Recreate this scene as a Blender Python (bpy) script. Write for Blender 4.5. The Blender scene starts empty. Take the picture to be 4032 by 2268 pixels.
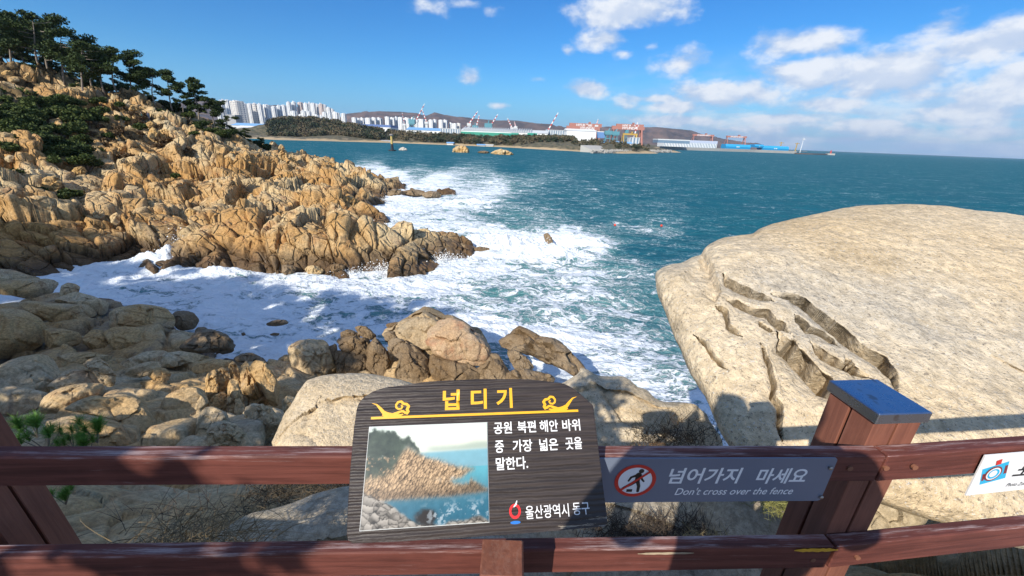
import bpy, math, random
import numpy as np
from mathutils import Matrix, Vector, Euler
import mathutils
rad = math.radians
SC = bpy.context.scene

# ------------------------------------------------------------------ camera
H = 15.0; F = 1550.0; PITCH = rad(20.8); ROLL = rad(2.25)
cd = bpy.data.cameras.new("camera"); cam = bpy.data.objects.new("camera", cd)
SC.collection.objects.link(cam); SC.camera = cam
cam.matrix_world = Matrix.Translation((0, 0, H)) @ Matrix.Rotation(rad(90) - PITCH, 4, 'X') @ Matrix.Rotation(ROLL, 4, 'Z')
cd.sensor_width = 36.0; cd.lens = 36.0 * F / 4032.0; cd.clip_start = 0.02; cd.clip_end = 60000.0

# ------------------------------------------------------------------ sun and sky
SUN_AZ = rad(30.0)      # the light travels towards +Y, swung this far towards +X
SUN_EL = rad(34.0)
sd = bpy.data.lights.new("sun", 'SUN'); sun = bpy.data.objects.new("sun", sd); SC.collection.objects.link(sun)
sd.energy = 5.0; sd.angle = rad(0.5); sd.color = (1.0, 0.93, 0.82)
ldir = Vector((math.sin(SUN_AZ) * math.cos(SUN_EL), math.cos(SUN_AZ) * math.cos(SUN_EL), -math.sin(SUN_EL)))
sun.rotation_euler = ldir.to_track_quat('-Z', 'Y').to_euler(); sun.location = (-20, -30, 60)
SC.view_settings.view_transform = 'Standard'; SC.view_settings.look = 'None'
SC.view_settings.exposure = 0.30; SC.view_settings.gamma = 1.0; SC.view_settings.use_curve_mapping = False
SC.cycles.max_bounces = 6; SC.cycles.diffuse_bounces = 3; SC.cycles.glossy_bounces = 3
SC.cycles.transmission_bounces = 3; SC.cycles.volume_bounces = 0; SC.cycles.caustics_reflective = False; SC.cycles.caustics_refractive = False
SC.cycles.use_denoising = True

# ------------------------------------------------------------------ from a pixel of the photo to a direction in the world
cp, sp_, cr, sr = math.cos(PITCH), math.sin(PITCH), math.cos(ROLL), math.sin(ROLL)
AX = np.array([1, 0, 0.]); AU = np.array([0, sp_, cp]); CF = np.array([0, cp, -sp_])
CR = cr * AX + sr * AU; CU = -sr * AX + cr * AU; CC = np.array([0, 0, H])
K = 4032 / 2576.0                       # survey notes are in a 2576 px wide copy of the photo
def ray(dx, dy):
    px, py = dx * K, dy * K
    return (px - 2016) / F * CR - (py - 1134) / F * CU + CF
def P(dx, dy, Y):
    d = ray(dx, dy); return CC + d * Y / d[1]
def PZ(dx, dy, z):
    d = ray(dx, dy); return CC + d * (z - H) / d[2]
def proj(p):
    q = np.asarray(p) - CC; w = q @ CF
    return np.stack([(2016 + F * (q @ CR) / w) / K, (1134 - F * (q @ CU) / w) / K], -1)

# ------------------------------------------------------------------ node helper
class NT:
    def __init__(s, tree):
        s.t = tree; s.t.nodes.clear()
    def n(s, typ, props=None, **ins):
        nd = s.t.nodes.new(typ)
        for k, v in (props or {}).items(): setattr(nd, k, v)
        for k, v in ins.items():
            key = int(k[1:]) if k[0] == 'i' and k[1:].isdigit() else k.replace('_', ' ')
            s.set(nd, key, v)
        return nd
    def set(s, nd, key, v):
        sock = nd.inputs[key]
        if hasattr(v, 'outputs'): v = v.outputs[0]
        if isinstance(v, bpy.types.NodeSocket): s.t.links.new(v, sock)
        else:
            if sock.type == 'RGBA' and len(v) == 3: v = (*v, 1)
            sock.default_value = v
    def m(s, op, a, b=None, c=None, clamp=False):
        nd = s.t.nodes.new('ShaderNodeMath'); nd.operation = op; nd.use_clamp = clamp
        for i, v in enumerate((a, b, c)):
            if v is not None: s.set(nd, i, v)
        return nd.outputs[0]
    def v(s, op, a, b=None, out=0):
        nd = s.t.nodes.new('ShaderNodeVectorMath'); nd.operation = op
        s.set(nd, 0, a)
        if b is not None: s.set(nd, 1 if op != 'SCALE' else 3, b)
        return nd.outputs[out]
    def mix(s, f, a, b, blend='MIX'):
        nd = s.t.nodes.new('ShaderNodeMix'); nd.data_type = 'RGBA'; nd.blend_type = blend
        s.set(nd, 0, f); s.set(nd, 6, a); s.set(nd, 7, b); return nd.outputs[2]
    def ss(s, x, a, b, lo=0.0, hi=1.0):
        nd = s.t.nodes.new('ShaderNodeMapRange'); nd.interpolation_type = 'SMOOTHSTEP'
        s.set(nd, 0, x); s.set(nd, 1, a); s.set(nd, 2, b); s.set(nd, 3, lo); s.set(nd, 4, hi); return nd.outputs[0]
    def noise(s, vec, scale, detail=4.0, rough=0.55, dist=0.0, out=0):
        nd = s.t.nodes.new('ShaderNodeTexNoise'); s.set(nd, 'Vector', vec); s.set(nd, 'Scale', scale)
        s.set(nd, 'Detail', detail); s.set(nd, 'Roughness', rough); s.set(nd, 'Distortion', dist); return nd.outputs[out]
    def vor(s, vec, scale, feature='F1', out=0, rnd=1.0):
        nd = s.t.nodes.new('ShaderNodeTexVoronoi'); nd.feature = feature; s.set(nd, 'Vector', vec); s.set(nd, 'Scale', scale)
        s.set(nd, 'Randomness', rnd); return nd.outputs[out]
    def ramp(s, f, stops):
        nd = s.t.nodes.new('ShaderNodeValToRGB'); s.set(nd, 0, f); e = nd.color_ramp.elements
        while len(e) < len(stops): e.new(0.5)
        for i, (p, c) in enumerate(stops): e[i].position = p; e[i].color = (*c, 1) if len(c) == 3 else c
        return nd.outputs[0]
    def mapping(s, vec, scale=(1, 1, 1), rot=(0, 0, 0), loc=(0, 0, 0)):
        nd = s.t.nodes.new('ShaderNodeMapping'); s.set(nd, 'Vector', vec); nd.inputs['Scale'].default_value = scale
        nd.inputs['Rotation'].default_value = rot; nd.inputs['Location'].default_value = loc; return nd.outputs[0]
    def bump(s, h, dist, strength=1.0, normal=None):
        nd = s.t.nodes.new('ShaderNodeBump'); s.set(nd, 'Height', h); s.set(nd, 'Distance', dist); s.set(nd, 'Strength', strength)
        if normal is not None: s.set(nd, 'Normal', normal)
        return nd.outputs[0]

# ------------------------------------------------------------------ world: sky with clouds
W = bpy.data.worlds.new("World"); SC.world = W; W.use_nodes = True
g = NT(W.node_tree)
sky = g.n('ShaderNodeTexSky', {'sky_type': 'NISHITA'}); sky.sun_disc = False
sky.sun_elevation = SUN_EL; sky.sun_rotation = math.atan2(-ldir.x, -ldir.y)
sky.altitude = 10.0; sky.air_density = 1.0; sky.dust_density = 0.35; sky.ozone_density = 2.2
tc = g.n('ShaderNodeTexCoord').outputs['Generated']
dirn = g.v('NORMALIZE', tc)
sx = g.n('ShaderNodeSeparateXYZ', None, Vector=dirn)
az = g.m('ARCTAN2', sx.outputs[0], sx.outputs[1]); el = g.m('ARCSINE', sx.outputs[2])
ae = g.n('ShaderNodeCombineXYZ', None, X=az, Y=el, Z=0.0).outputs[0]
CLOUDS = [(1570, 32, 125, 52, 1.0), (1530, 98, 70, 26, .75), (1475, 226, 52, 22, .9), (1570, 135, 26, 14, .6), (1630, 118, 26, 12, .45), (1425, 128, 16, 14, .45),
          (1720, 162, 85, 34, .62), (2020, 108, 120, 42, 1.05), (2055, 182, 160, 48, 1.0), (2230, 195, 190, 62, 1.1), (2480, 115, 170, 58, 1.15),
          (2360, 75, 90, 42, .7), (1830, 236, 150, 42, 1.0), (1700, 268, 130, 20, .8), (1700, 305, 170, 20, .7), (2100, 262, 120, 26, .9), (2400, 285, 190, 48, 1.05),
          (2560, 205, 110, 60, 1.0), (1257, 267, 28, 9, .65), (1180, 198, 28, 20, .55), (1080, 12, 52, 22, .5), (1170, 6, 60, 22, .45), (1350, 200, 24, 8, .4),
          (1650, 250, 90, 16, .8), (2480, 250, 160, 34, .9), (2180, 232, 120, 30, .85), (1960, 300, 170, 16, .85), (2460, 330, 200, 18, .8), (2200, 310, 150, 16, .75), (1850, 325, 120, 12, .6), (2250, 330, 330, 26, .7), (1950, 325, 260, 22, .55), (2300, 240, 220, 40, .8), (1230, 20, 30, 14, .3)]
fld = None
def ang(dx, dy):
    d = ray(dx, dy); d = d / np.linalg.norm(d); return math.atan2(d[0], d[1]), math.asin(d[2])
for (dx, dy, rx, ry, st) in CLOUDS:
    a0, e0 = ang(dx, dy); a1, _ = ang(dx + rx, dy); _, e1 = ang(dx, dy - ry)
    q = g.v('SUBTRACT', ae, (a0, e0, 0.0)); q = g.v('MULTIPLY', q, (1 / abs(a1 - a0), 1 / abs(e1 - e0), 0.0))
    ln = g.v('LENGTH', q, out=1)
    b = g.m('MULTIPLY_ADD', ln, -st * 0.95, st * 1.34)
    fld = b if fld is None else g.m('MAXIMUM', fld, b)
cs = g.mapping(ae, scale=(1.0, 1.7, 1.0))
n1 = g.noise(cs, 10.0, 7.0, 0.58, 0.1)
n2 = g.noise(g.v('ADD', cs, (-0.010, 0.028, 0.0)), 10.0, 5.0, 0.55, 0.1)
den = g.m('ADD', fld, g.m('MULTIPLY', g.m('SUBTRACT', n1, 0.5), 2.5))
wisp = g.noise(g.mapping(ae, scale=(1.0, 5.0, 1.0), loc=(3, 1, 0)), 7.0, 6.0, 0.6, 0.2)
lowband = g.m('MULTIPLY', g.ss(el, 0.20, 0.01), g.ss(az, 0.05, 0.55))
wden = g.m('MULTIPLY', lowband, g.ss(wisp, 0.34, 0.60, 0.0, 0.92))
cover = g.m('MAXIMUM', g.ss(den, 0.02, 0.85, 0.0, 0.97), wden)
lit = g.ss(g.m('SUBTRACT', n1, n2), -0.10, 0.12)
dens2 = g.ss(den, 0.25, 1.3)
ccol = g.mix(lit, (4.6, 5.8, 7.9, 1), (8.2, 8.6, 9.3, 1))
ccol = g.mix(g.m('MULTIPLY', dens2, 0.35), ccol, (9.3, 9.4, 9.7, 1))
tint = g.n('ShaderNodeHueSaturation', None, Saturation=1.28, Value=1.0, Color=sky).outputs[0]
skyc = g.mix(1.0, tint, (0.37, 0.88, 1.28, 1), 'MULTIPLY')
haz = g.ss(el, 0.16, -0.01)
skyc = g.mix(g.m('MULTIPLY', haz, 0.75), skyc, g.mix(g.ss(az, -0.2, 0.6), (1.75, 4.4, 7.9, 1), (2.9, 5.4, 8.2, 1)))
over = g.m('MAXIMUM', g.m('MULTIPLY', g.ss(el, 0.8, 1.1), 0.5), g.m('MULTIPLY', g.ss(g.m('ABSOLUTE', az), 1.7, 2.3), g.ss(el, 1.2, 0.3, 0.0, 0.4)))  # brighter unseen sky overhead and behind the camera, added to fill the shadows
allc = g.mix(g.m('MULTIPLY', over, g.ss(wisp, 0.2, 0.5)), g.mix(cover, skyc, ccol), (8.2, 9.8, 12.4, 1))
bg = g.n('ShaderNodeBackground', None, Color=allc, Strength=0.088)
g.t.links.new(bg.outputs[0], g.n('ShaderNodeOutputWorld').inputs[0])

# ------------------------------------------------------------------ objects
def link(o, parent=None):
    SC.collection.objects.link(o)
    if parent is not None: o.parent = parent
    return o
def tag(o, label=None, cat=None, group=None, kind=None):
    if label: o['label'] = label
    if cat: o['category'] = cat
    if group: o['group'] = group
    if kind: o['kind'] = kind
    return o
def empty(name, loc, label=None, cat=None, group=None, rz=0.0):
    o = bpy.data.objects.new(name, None); o.location = loc; o.rotation_euler = (0, 0, rz); o.empty_display_size = 0.1
    link(o); return tag(o, label, cat, group)
def raw(name, verts, faces, mat, parent=None, smooth=False, quads=None):
    """verts (N,3); faces: list of tuples or (M,k) int array"""
    me = bpy.data.meshes.new(name)
    V = np.ascontiguousarray(verts, dtype=np.float32)
    if isinstance(faces, np.ndarray):
        k = faces.shape[1]; M = faces.shape[0]
        me.vertices.add(len(V)); me.vertices.foreach_set('co', V.ravel())
        me.loops.add(M * k); me.loops.foreach_set('vertex_index', np.ascontiguousarray(faces, dtype=np.int32).ravel())
        me.polygons.add(M); me.polygons.foreach_set('loop_start', np.arange(0, M * k, k, dtype=np.int32))
        me.update(calc_edges=True)
    else:
        me.from_pydata([tuple(map(float, v)) for v in V], [], faces); me.update()
    if smooth: me.polygons.foreach_set('use_smooth', np.ones(len(me.polygons), dtype=bool))
    for m_ in (mat if isinstance(mat, (list, tuple)) else [mat]):
        if m_: me.materials.append(m_)
    o = bpy.data.objects.new(name, me); link(o, parent); return o
def setattr_f(o, name, arr):
    a = o.data.attributes.new(name, 'FLOAT', 'POINT'); a.data.foreach_set('value', np.ascontiguousarray(arr, dtype=np.float32))
def copy_tree(o, parent=None):
    c = o.copy(); SC.collection.objects.link(c); c.parent = parent
    for ch in list(o.children): copy_tree(ch, c)
    return c
class MB:
    def __init__(s): s.v = []; s.f = []
    def add(s, vs, fs):
        b = len(s.v); s.v += [tuple(v) for v in vs]; s.f += [tuple(i + b for i in f) for f in fs]; return s
    def box(s, lo, hi, M=None, bev=0.0):
        x0, y0, z0 = lo; x1, y1, z1 = hi
        if bev > 0:
            bm = []
            pts = []
            for z, ins in ((z0, bev), (z0 + bev, 0), (z1 - bev, 0), (z1, bev)):
                a, b_, c, d = x0 + ins, x1 - ins, y0 + ins, y1 - ins; e = bev if ins == 0 else 0
                e = bev * 0.6 if ins == 0 else bev * 0.3
                ring = [(a + e, c, z), (b_ - e, c, z), (b_, c + e, z), (b_, d - e, z), (b_ - e, d, z), (a + e, d, z), (a, d - e, z), (a, c + e, z)]
                pts.append(ring)
            vs = [p for r in pts for p in r]
            fs = [tuple(range(7, -1, -1)), tuple(range(24, 32))]
            for k in range(3):
                for i in range(8):
                    j = (i + 1) % 8; fs.append((k * 8 + i, k * 8 + j, (k + 1) * 8 + j, (k + 1) * 8 + i))
        else:
            vs = [(x0, y0, z0), (x1, y0, z0), (x1, y1, z0), (x0, y1, z0), (x0, y0, z1), (x1, y0, z1), (x1, y1, z1), (x0, y1, z1)]
            fs = [(3, 2, 1, 0), (4, 5, 6, 7), (0, 1, 5, 4), (1, 2, 6, 5), (2, 3, 7, 6), (3, 0, 4, 7)]
        if M is not None: vs = [tuple(M @ Vector(v)) for v in vs]
        return s.add(vs, fs)
    def tube(s, pts, rads, n=6, cap=True):
        pts = [Vector(p) for p in pts]; ring = []
        up = Vector((0.13, 0.31, 0.94))
        for i, p in enumerate(pts):
            d = (pts[min(i + 1, len(pts) - 1)] - pts[max(i - 1, 0)])
            if d.length < 1e-9: d = Vector((0, 0, 1))
            d.normalize(); a = d.cross(up)
            if a.length < 0.05: a = d.cross(Vector((1, 0, 0)))
            a.normalize(); b = d.cross(a)
            ring.append([p + (a * math.cos(t) + b * math.sin(t)) * rads[i] for t in [2 * math.pi * k / n for k in range(n)]])
        vs = [v for r in ring for v in r]; fs = []
        for i in range(len(pts) - 1):
            for k in range(n):
                l = (k + 1) % n; fs.append((i * n + k, (i + 1) * n + k, (i + 1) * n + l, i * n + l))
        if cap: fs += [tuple(range(n)), tuple(range((len(pts) - 1) * n + n - 1, (len(pts) - 1) * n - 1, -1))]
        return s.add(vs, fs)
    def prism(s, poly, z0, z1, M=None):
        """poly: list of (x,y), extruded in z"""
        n = len(poly); vs = [(x, y, z0) for x, y in poly] + [(x, y, z1) for x, y in poly]
        if M is not None: vs = [tuple(M @ Vector(v)) for v in vs]
        fs = [tuple(range(n - 1, -1, -1)), tuple(range(n, 2 * n))] + [(i, (i + 1) % n, (i + 1) % n + n, i + n) for i in range(n)]
        return s.add(vs, fs)
    def build(s, name, mat, parent=None, smooth=False):
        return raw(name, np.array(s.v, dtype=float).reshape(-1, 3), s.f, mat, parent, smooth)

# ------------------------------------------------------------------ numpy noise
def _h(ix, iy, iz, seed):
    h = (ix.astype(np.int64) * 374761393 + iy.astype(np.int64) * 668265263 + iz.astype(np.int64) * 2147483647 + seed * 1274126177) & 0xffffffff
    h = ((h ^ (h >> 13)) * 1274126177) & 0xffffffff
    h = ((h ^ (h >> 16)) * 2246822519) & 0xffffffff
    h = h ^ (h >> 13)
    return (h & 0xffffff).astype(np.float64) / 16777216.0
def vnoise(p, seed=0):
    i = np.floor(p); f = p - i; i = i.astype(np.int64); u = f * f * (3 - 2 * f); r = 0
    for dx in (0, 1):
        for dy in (0, 1):
            for dz in (0, 1):
                w = (u[:, 0] if dx else 1 - u[:, 0]) * (u[:, 1] if dy else 1 - u[:, 1]) * (u[:, 2] if dz else 1 - u[:, 2])
                r = r + w * _h(i[:, 0] + dx, i[:, 1] + dy, i[:, 2] + dz, seed)
    return r
def fbm(p, octs=4, seed=0, gain=0.5):
    r = 0; a = 1.0; t = 0
    for o in range(octs):
        r = r + a * (vnoise(p * 2.03 ** o + o * 17.3, seed + o) - 0.5); t += a; a *= gain
    return r / t * 2.0
def worley(p, seed=0):
    i = np.floor(p).astype(np.int64); N = len(p)
    F1 = np.full(N, 9e9); F2 = np.full(N, 9e9); vec = np.zeros((N, 3)); idh = np.zeros((N, 3), dtype=np.int64)
    for dx in (-1, 0, 1):
        for dy in (-1, 0, 1):
            for dz in (-1, 0, 1):
                cx, cy, cz = i[:, 0] + dx, i[:, 1] + dy, i[:, 2] + dz
                fx = cx + 0.1 + 0.8 * _h(cx, cy, cz, seed + 11); fy = cy + 0.1 + 0.8 * _h(cx, cy, cz, seed + 23); fz = cz + 0.1 + 0.8 * _h(cx, cy, cz, seed + 37)
                ex, ey, ez = p[:, 0] - fx, p[:, 1] - fy, p[:, 2] - fz
                d = np.sqrt(ex * ex + ey * ey + ez * ez); b = d < F1
                F2 = np.where(b, F1, np.minimum(F2, d)); F1 = np.where(b, d, F1)
                vec[b, 0] = ex[b]; vec[b, 1] = ey[b]; vec[b, 2] = ez[b]; idh[b, 0] = cx[b]; idh[b, 1] = cy[b]; idh[b, 2] = cz[b]
    return F1, F2, vec, idh
def blocks(p, M, size, seed, amp, crack=0.5, cw=0.10, tilt=0.9, warp=0.25, bulge=0.0):
    """broken-rock relief: cells of a jointed rock mass, each with its own offset and face tilt, and open joints between"""
    q = (p @ M.T) / size
    q = q + warp * np.stack([fbm(q * 0.7, 3, seed + 50), fbm(q * 0.7, 3, seed + 60), fbm(q * 0.7, 3, seed + 70)], -1)
    F1, F2, vec, idh = worley(q, seed)
    r = [_h(idh[:, 0], idh[:, 1], idh[:, 2], seed + k) for k in (101, 102, 103, 104)]
    d = (r[0] - 0.5) + tilt * (vec[:, 0] * (r[1] - 0.5) + vec[:, 1] * (r[2] - 0.5) + vec[:, 2] * (r[3] - 0.5)) * 2
    d = d - bulge * F1 * F1
    return amp * d - crack * amp * np.exp(-((F2 - F1) / cw) ** 1.5)
def tps(xy, z, lam=0.0):
    n = len(xy); d = np.linalg.norm(xy[:, None] - xy[None], axis=-1)
    Km = np.where(d > 0, d * d * np.log(d + 1e-12), 0) + lam * np.eye(n)
    Pm = np.hstack([np.ones((n, 1)), xy]); A = np.block([[Km, Pm], [Pm.T, np.zeros((3, 3))]])
    w = np.linalg.solve(A, np.concatenate([z, np.zeros(3)]))
    def f(q):
        out = np.empty(len(q))
        for s0 in range(0, len(q), 20000):
            b = q[s0:s0 + 20000]; d = np.linalg.norm(b[:, None] - xy[None], axis=-1)
            out[s0:s0 + 20000] = np.where(d > 0, d * d * np.log(d + 1e-12), 0) @ w[:n] + w[n] + b @ w[n + 1:]
        return out
    return f
def linz(xy, z, p=2.0, k=None):
    """inverse distance weighting, for masks"""
    def f(q):
        out = np.empty(len(q))
        for s0 in range(0, len(q), 20000):
            b = q[s0:s0 + 20000]; d = np.linalg.norm(b[:, None] - xy[None], axis=-1) + 1e-6
            w = d ** -p; out[s0:s0 + 20000] = (w @ z) / w.sum(1)
        return out
    return f
def gridfaces(nr, nc):
    i = np.arange((nr - 1) * (nc - 1)); r = i // (nc - 1); c = i % (nc - 1); a = r * nc + c
    return np.stack([a, a + 1, a + nc + 1, a + nc], -1)
def gnormals(V, nr, nc):
    G = V.reshape(nr, nc, 3); a = np.gradient(G, axis=1); b = np.gradient(G, axis=0); n = np.cross(a, b)
    n /= np.linalg.norm(n, axis=-1, keepdims=True) + 1e-12
    if n[..., 2].mean() < 0: n = -n
    return n.reshape(-1, 3)
# ------------------------------------------------------------------ materials
MATS = {}
def mat(name, build):
    if name in MATS: return MATS[name]
    m_ = bpy.data.materials.new(name); m_.use_nodes = True; g = NT(m_.node_tree)
    bs = g.t.nodes.new('ShaderNodeBsdfPrincipled'); out = g.t.nodes.new('ShaderNodeOutputMaterial')
    g.t.links.new(bs.outputs[0], out.inputs[0]); build(g, bs); MATS[name] = m_; return m_
def plain(name, col, rough=0.6, metal=0.0, var=0.12, scale=4.0, spec=0.5, bump=0.0):
    def b(g, bs):
        pos = g.n('ShaderNodeTexCoord').outputs['Object']
        n = g.noise(pos, scale, 5.0, 0.6)
        dark = tuple(c * (1 - var * 2) for c in col); lite = tuple(min(1, c * (1 + var)) for c in col)
        g.set(bs, 'Base Color', g.mix(n, dark, lite)); bs.inputs['Roughness'].default_value = rough
        bs.inputs['Metallic'].default_value = metal; bs.inputs['Specular IOR Level'].default_value = spec
        if bump: g.set(bs, 'Normal', g.bump(g.noise(pos, scale * 6, 4.0), bump))
    return mat(name, b)
def rock_mat(name, pale, gold, brown, grey, scale=1.0, wet=True, bumpd=0.05, speck=0.5, crackscale=0.0, rough=0.85, rust=0.5, veg=False, fs=9.0, fc=1.0):
    def b(g, bs):
        pos = g.n('ShaderNodeNewGeometry').outputs['Position']
        wp = g.v('ADD', pos, g.v('SCALE', g.noise(pos, 0.35 * scale, 3.0, out=1), 1.2 / scale))
        big = g.noise(wp, 0.16 * scale, 5.0, 0.6)
        med = g.noise(wp, 0.9 * scale, 6.0, 0.62)
        fine = g.noise(pos, fs * scale, 6.0, 0.7)
        c = g.mix(g.ss(big, 0.38, 0.62), pale, gold)
        c = g.mix(g.ss(med, 0.50, 0.72, 0.0, rust), c, brown)
        c = g.mix(g.ss(g.noise(wp, 0.55 * scale, 5.0, 0.65), 0.55, 0.75, 0.0, 0.5), c, grey)
        c = g.mix(g.ss(fine, 0.32, 0.68, 0.5 - 0.5 * fc, 0.5 + 0.5 * fc), g.mix(1.0, c, (0.62, 0.6, 0.56), 'MULTIPLY'), g.mix(1.0, c, (1.14, 1.13, 1.1), 'MULTIPLY'))
        if speck > 0:
            sp = g.noise(pos, 42.0 * scale, 3.0, 0.8)
            c = g.mix(g.ss(sp, 0.56, 0.66, 0.0, speck), c, g.mix(1.0, c, (0.35, 0.35, 0.38), 'MULTIPLY'))
            sp2 = g.noise(g.v('ADD', pos, (9.1, 3.3, 1.7)), 60.0 * scale, 2.0, 0.8)
            c = g.mix(g.ss(sp2, 0.60, 0.68, 0.0, speck * 0.8), c, (0.62, 0.6, 0.55))
        if veg:
            zv = g.n('ShaderNodeSeparateXYZ', None, Vector=pos).outputs[2]; vn = g.m('ADD', g.noise(g.v('ADD', pos, (31.0, 7.0, 3.0)), 0.10, 5.0, 0.62), 0.02)
            vm = g.m('MULTIPLY', g.ss(g.m('ADD', vn, g.m('MULTIPLY', g.m('SUBTRACT', zv, 16.0), 0.009)), 0.53, 0.60), g.ss(zv, 7.0, 11.0)); nz_ = g.n('ShaderNodeSeparateXYZ', None, Vector=g.n('ShaderNodeNewGeometry').outputs['Normal']).outputs[2]
            c = g.mix(g.m('MULTIPLY', vm, g.ss(nz_, 0.05, 0.45, 0.35, 0.95)), c, g.mix(fine, (0.055, 0.045, 0.018), (0.17, 0.105, 0.045)))
        if wet:
            z = g.n('ShaderNodeSeparateXYZ', None, Vector=pos).outputs[2]
            zz = g.m('ADD', z, g.m('MULTIPLY', g.m('SUBTRACT', med, 0.5), 3.2))
            w = g.ss(zz, 2.9, 0.8)
            c = g.mix(g.m('MULTIPLY', w, 0.88), c, g.mix(big, (0.115, 0.062, 0.026), (0.05, 0.036, 0.024)))
            g.set(bs, 'Roughness', g.m('MULTIPLY_ADD', w, -0.42, rough))
        else:
            bs.inputs['Roughness'].default_value = rough
        g.set(bs, 'Base Color', c); bs.inputs['Specular IOR Level'].default_value = 0.3
        h = g.m('ADD', g.m('MULTIPLY', g.noise(pos, 2.6 * scale, 7.0, 0.68), 1.0), g.m('MULTIPLY', fine, 0.35))
        if speck > 0: h = g.m('ADD', h, g.m('MULTIPLY', g.noise(pos, 24.0 * scale, 4.0, 0.75), 0.30))
        if crackscale:
            q = g.mapping(wp, scale=(1.0, 1.0, 0.45), rot=(0.25, -0.45, 0.3))
            cr_ = g.vor(q, crackscale, 'DISTANCE_TO_EDGE')
            h = g.m('ADD', h, g.m('MULTIPLY', g.ss(cr_, 0.0, 0.10), 1.1))
        g.set(bs, 'Normal', g.bump(h, bumpd, 1.0))
    return mat(name, b)
M_HEAD = rock_mat('headland rock', (0.64, 0.49, 0.28), (0.52, 0.30, 0.11), (0.35, 0.13, 0.055), (0.38, 0.31, 0.22), 0.55, True, 0.30, 0.0, 0.6, veg=True)
M_SHORE = rock_mat('shore rock', (0.64, 0.51, 0.33), (0.58, 0.38, 0.17), (0.34, 0.17, 0.08), (0.38, 0.33, 0.26), 1.1, True, 0.09, 0.3, 0.7)
M_DARKROCK = rock_mat('brown sea rock', (0.30, 0.225, 0.145), (0.22, 0.145, 0.075), (0.14, 0.09, 0.05), (0.17, 0.145, 0.115), 1.3, False, 0.10, 0.2, rough=0.7)
M_RED = rock_mat('reddish rock', (0.52, 0.39, 0.26), (0.48, 0.33, 0.20), (0.44, 0.20, 0.11), (0.36, 0.28, 0.2), 1.3, False, 0.06, 0.2, rust=0.8)
M_TAN = rock_mat('tan sea rock', (0.48, 0.38, 0.25), (0.40, 0.28, 0.15), (0.27, 0.17, 0.09), (0.27, 0.22, 0.16), 1.0, False, 0.09, 0.2, rust=0.6)
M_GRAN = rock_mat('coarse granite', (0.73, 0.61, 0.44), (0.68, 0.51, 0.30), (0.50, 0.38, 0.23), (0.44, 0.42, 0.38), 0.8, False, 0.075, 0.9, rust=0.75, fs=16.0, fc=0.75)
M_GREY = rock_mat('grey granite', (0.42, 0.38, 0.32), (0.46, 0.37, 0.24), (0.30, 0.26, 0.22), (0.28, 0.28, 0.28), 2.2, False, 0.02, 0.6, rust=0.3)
def m_leaf(name, a, b_, c_):
    def b(g, bs):
        oi = g.n('ShaderNodeObjectInfo'); pos = g.n('ShaderNodeTexCoord').outputs['Object']
        n = g.noise(pos, 0.55, 3.0); n2 = g.noise(pos, 3.0, 3.0)
        c = g.mix(g.ss(n, 0.35, 0.65), a, b_); c = g.mix(g.ss(n2, 0.5, 0.8), c, c_)
        c = g.mix(g.m('MULTIPLY', oi.outputs['Random'], 0.4), c, b_)
        g.set(bs, 'Base Color', c); bs.inputs['Roughness'].default_value = 0.75; bs.inputs['Specular IOR Level'].default_value = 0.2
    return mat(name, b)
M_PINE = m_leaf('pine needles', (0.026, 0.044, 0.016), (0.055, 0.080, 0.022), (0.105, 0.12, 0.032))
M_SHRUB = m_leaf('scrub pine needles', (0.035, 0.055, 0.016), (0.075, 0.10, 0.024), (0.13, 0.13, 0.035))
M_BARK = plain('pine bark', (0.30, 0.25, 0.20), 0.9, var=0.3, scale=6)
M_SPRIG = plain('young pine needles', (0.17, 0.36, 0.05), 0.6, var=0.35, scale=30)
M_BROWNSCRUB = plain('dry scrub', (0.16, 0.10, 0.045), 0.9, var=0.4, scale=5)
M_DRY = plain('dry grass', (0.22, 0.16, 0.08), 0.8, var=0.4, scale=25)
M_TWIG = plain('dead twigs', (0.07, 0.05, 0.035), 0.9, var=0.3, scale=20)
M_WHITE = plain('white paint', (0.78, 0.78, 0.77), 0.6, var=0.05)
M_STEEL = None

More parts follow.
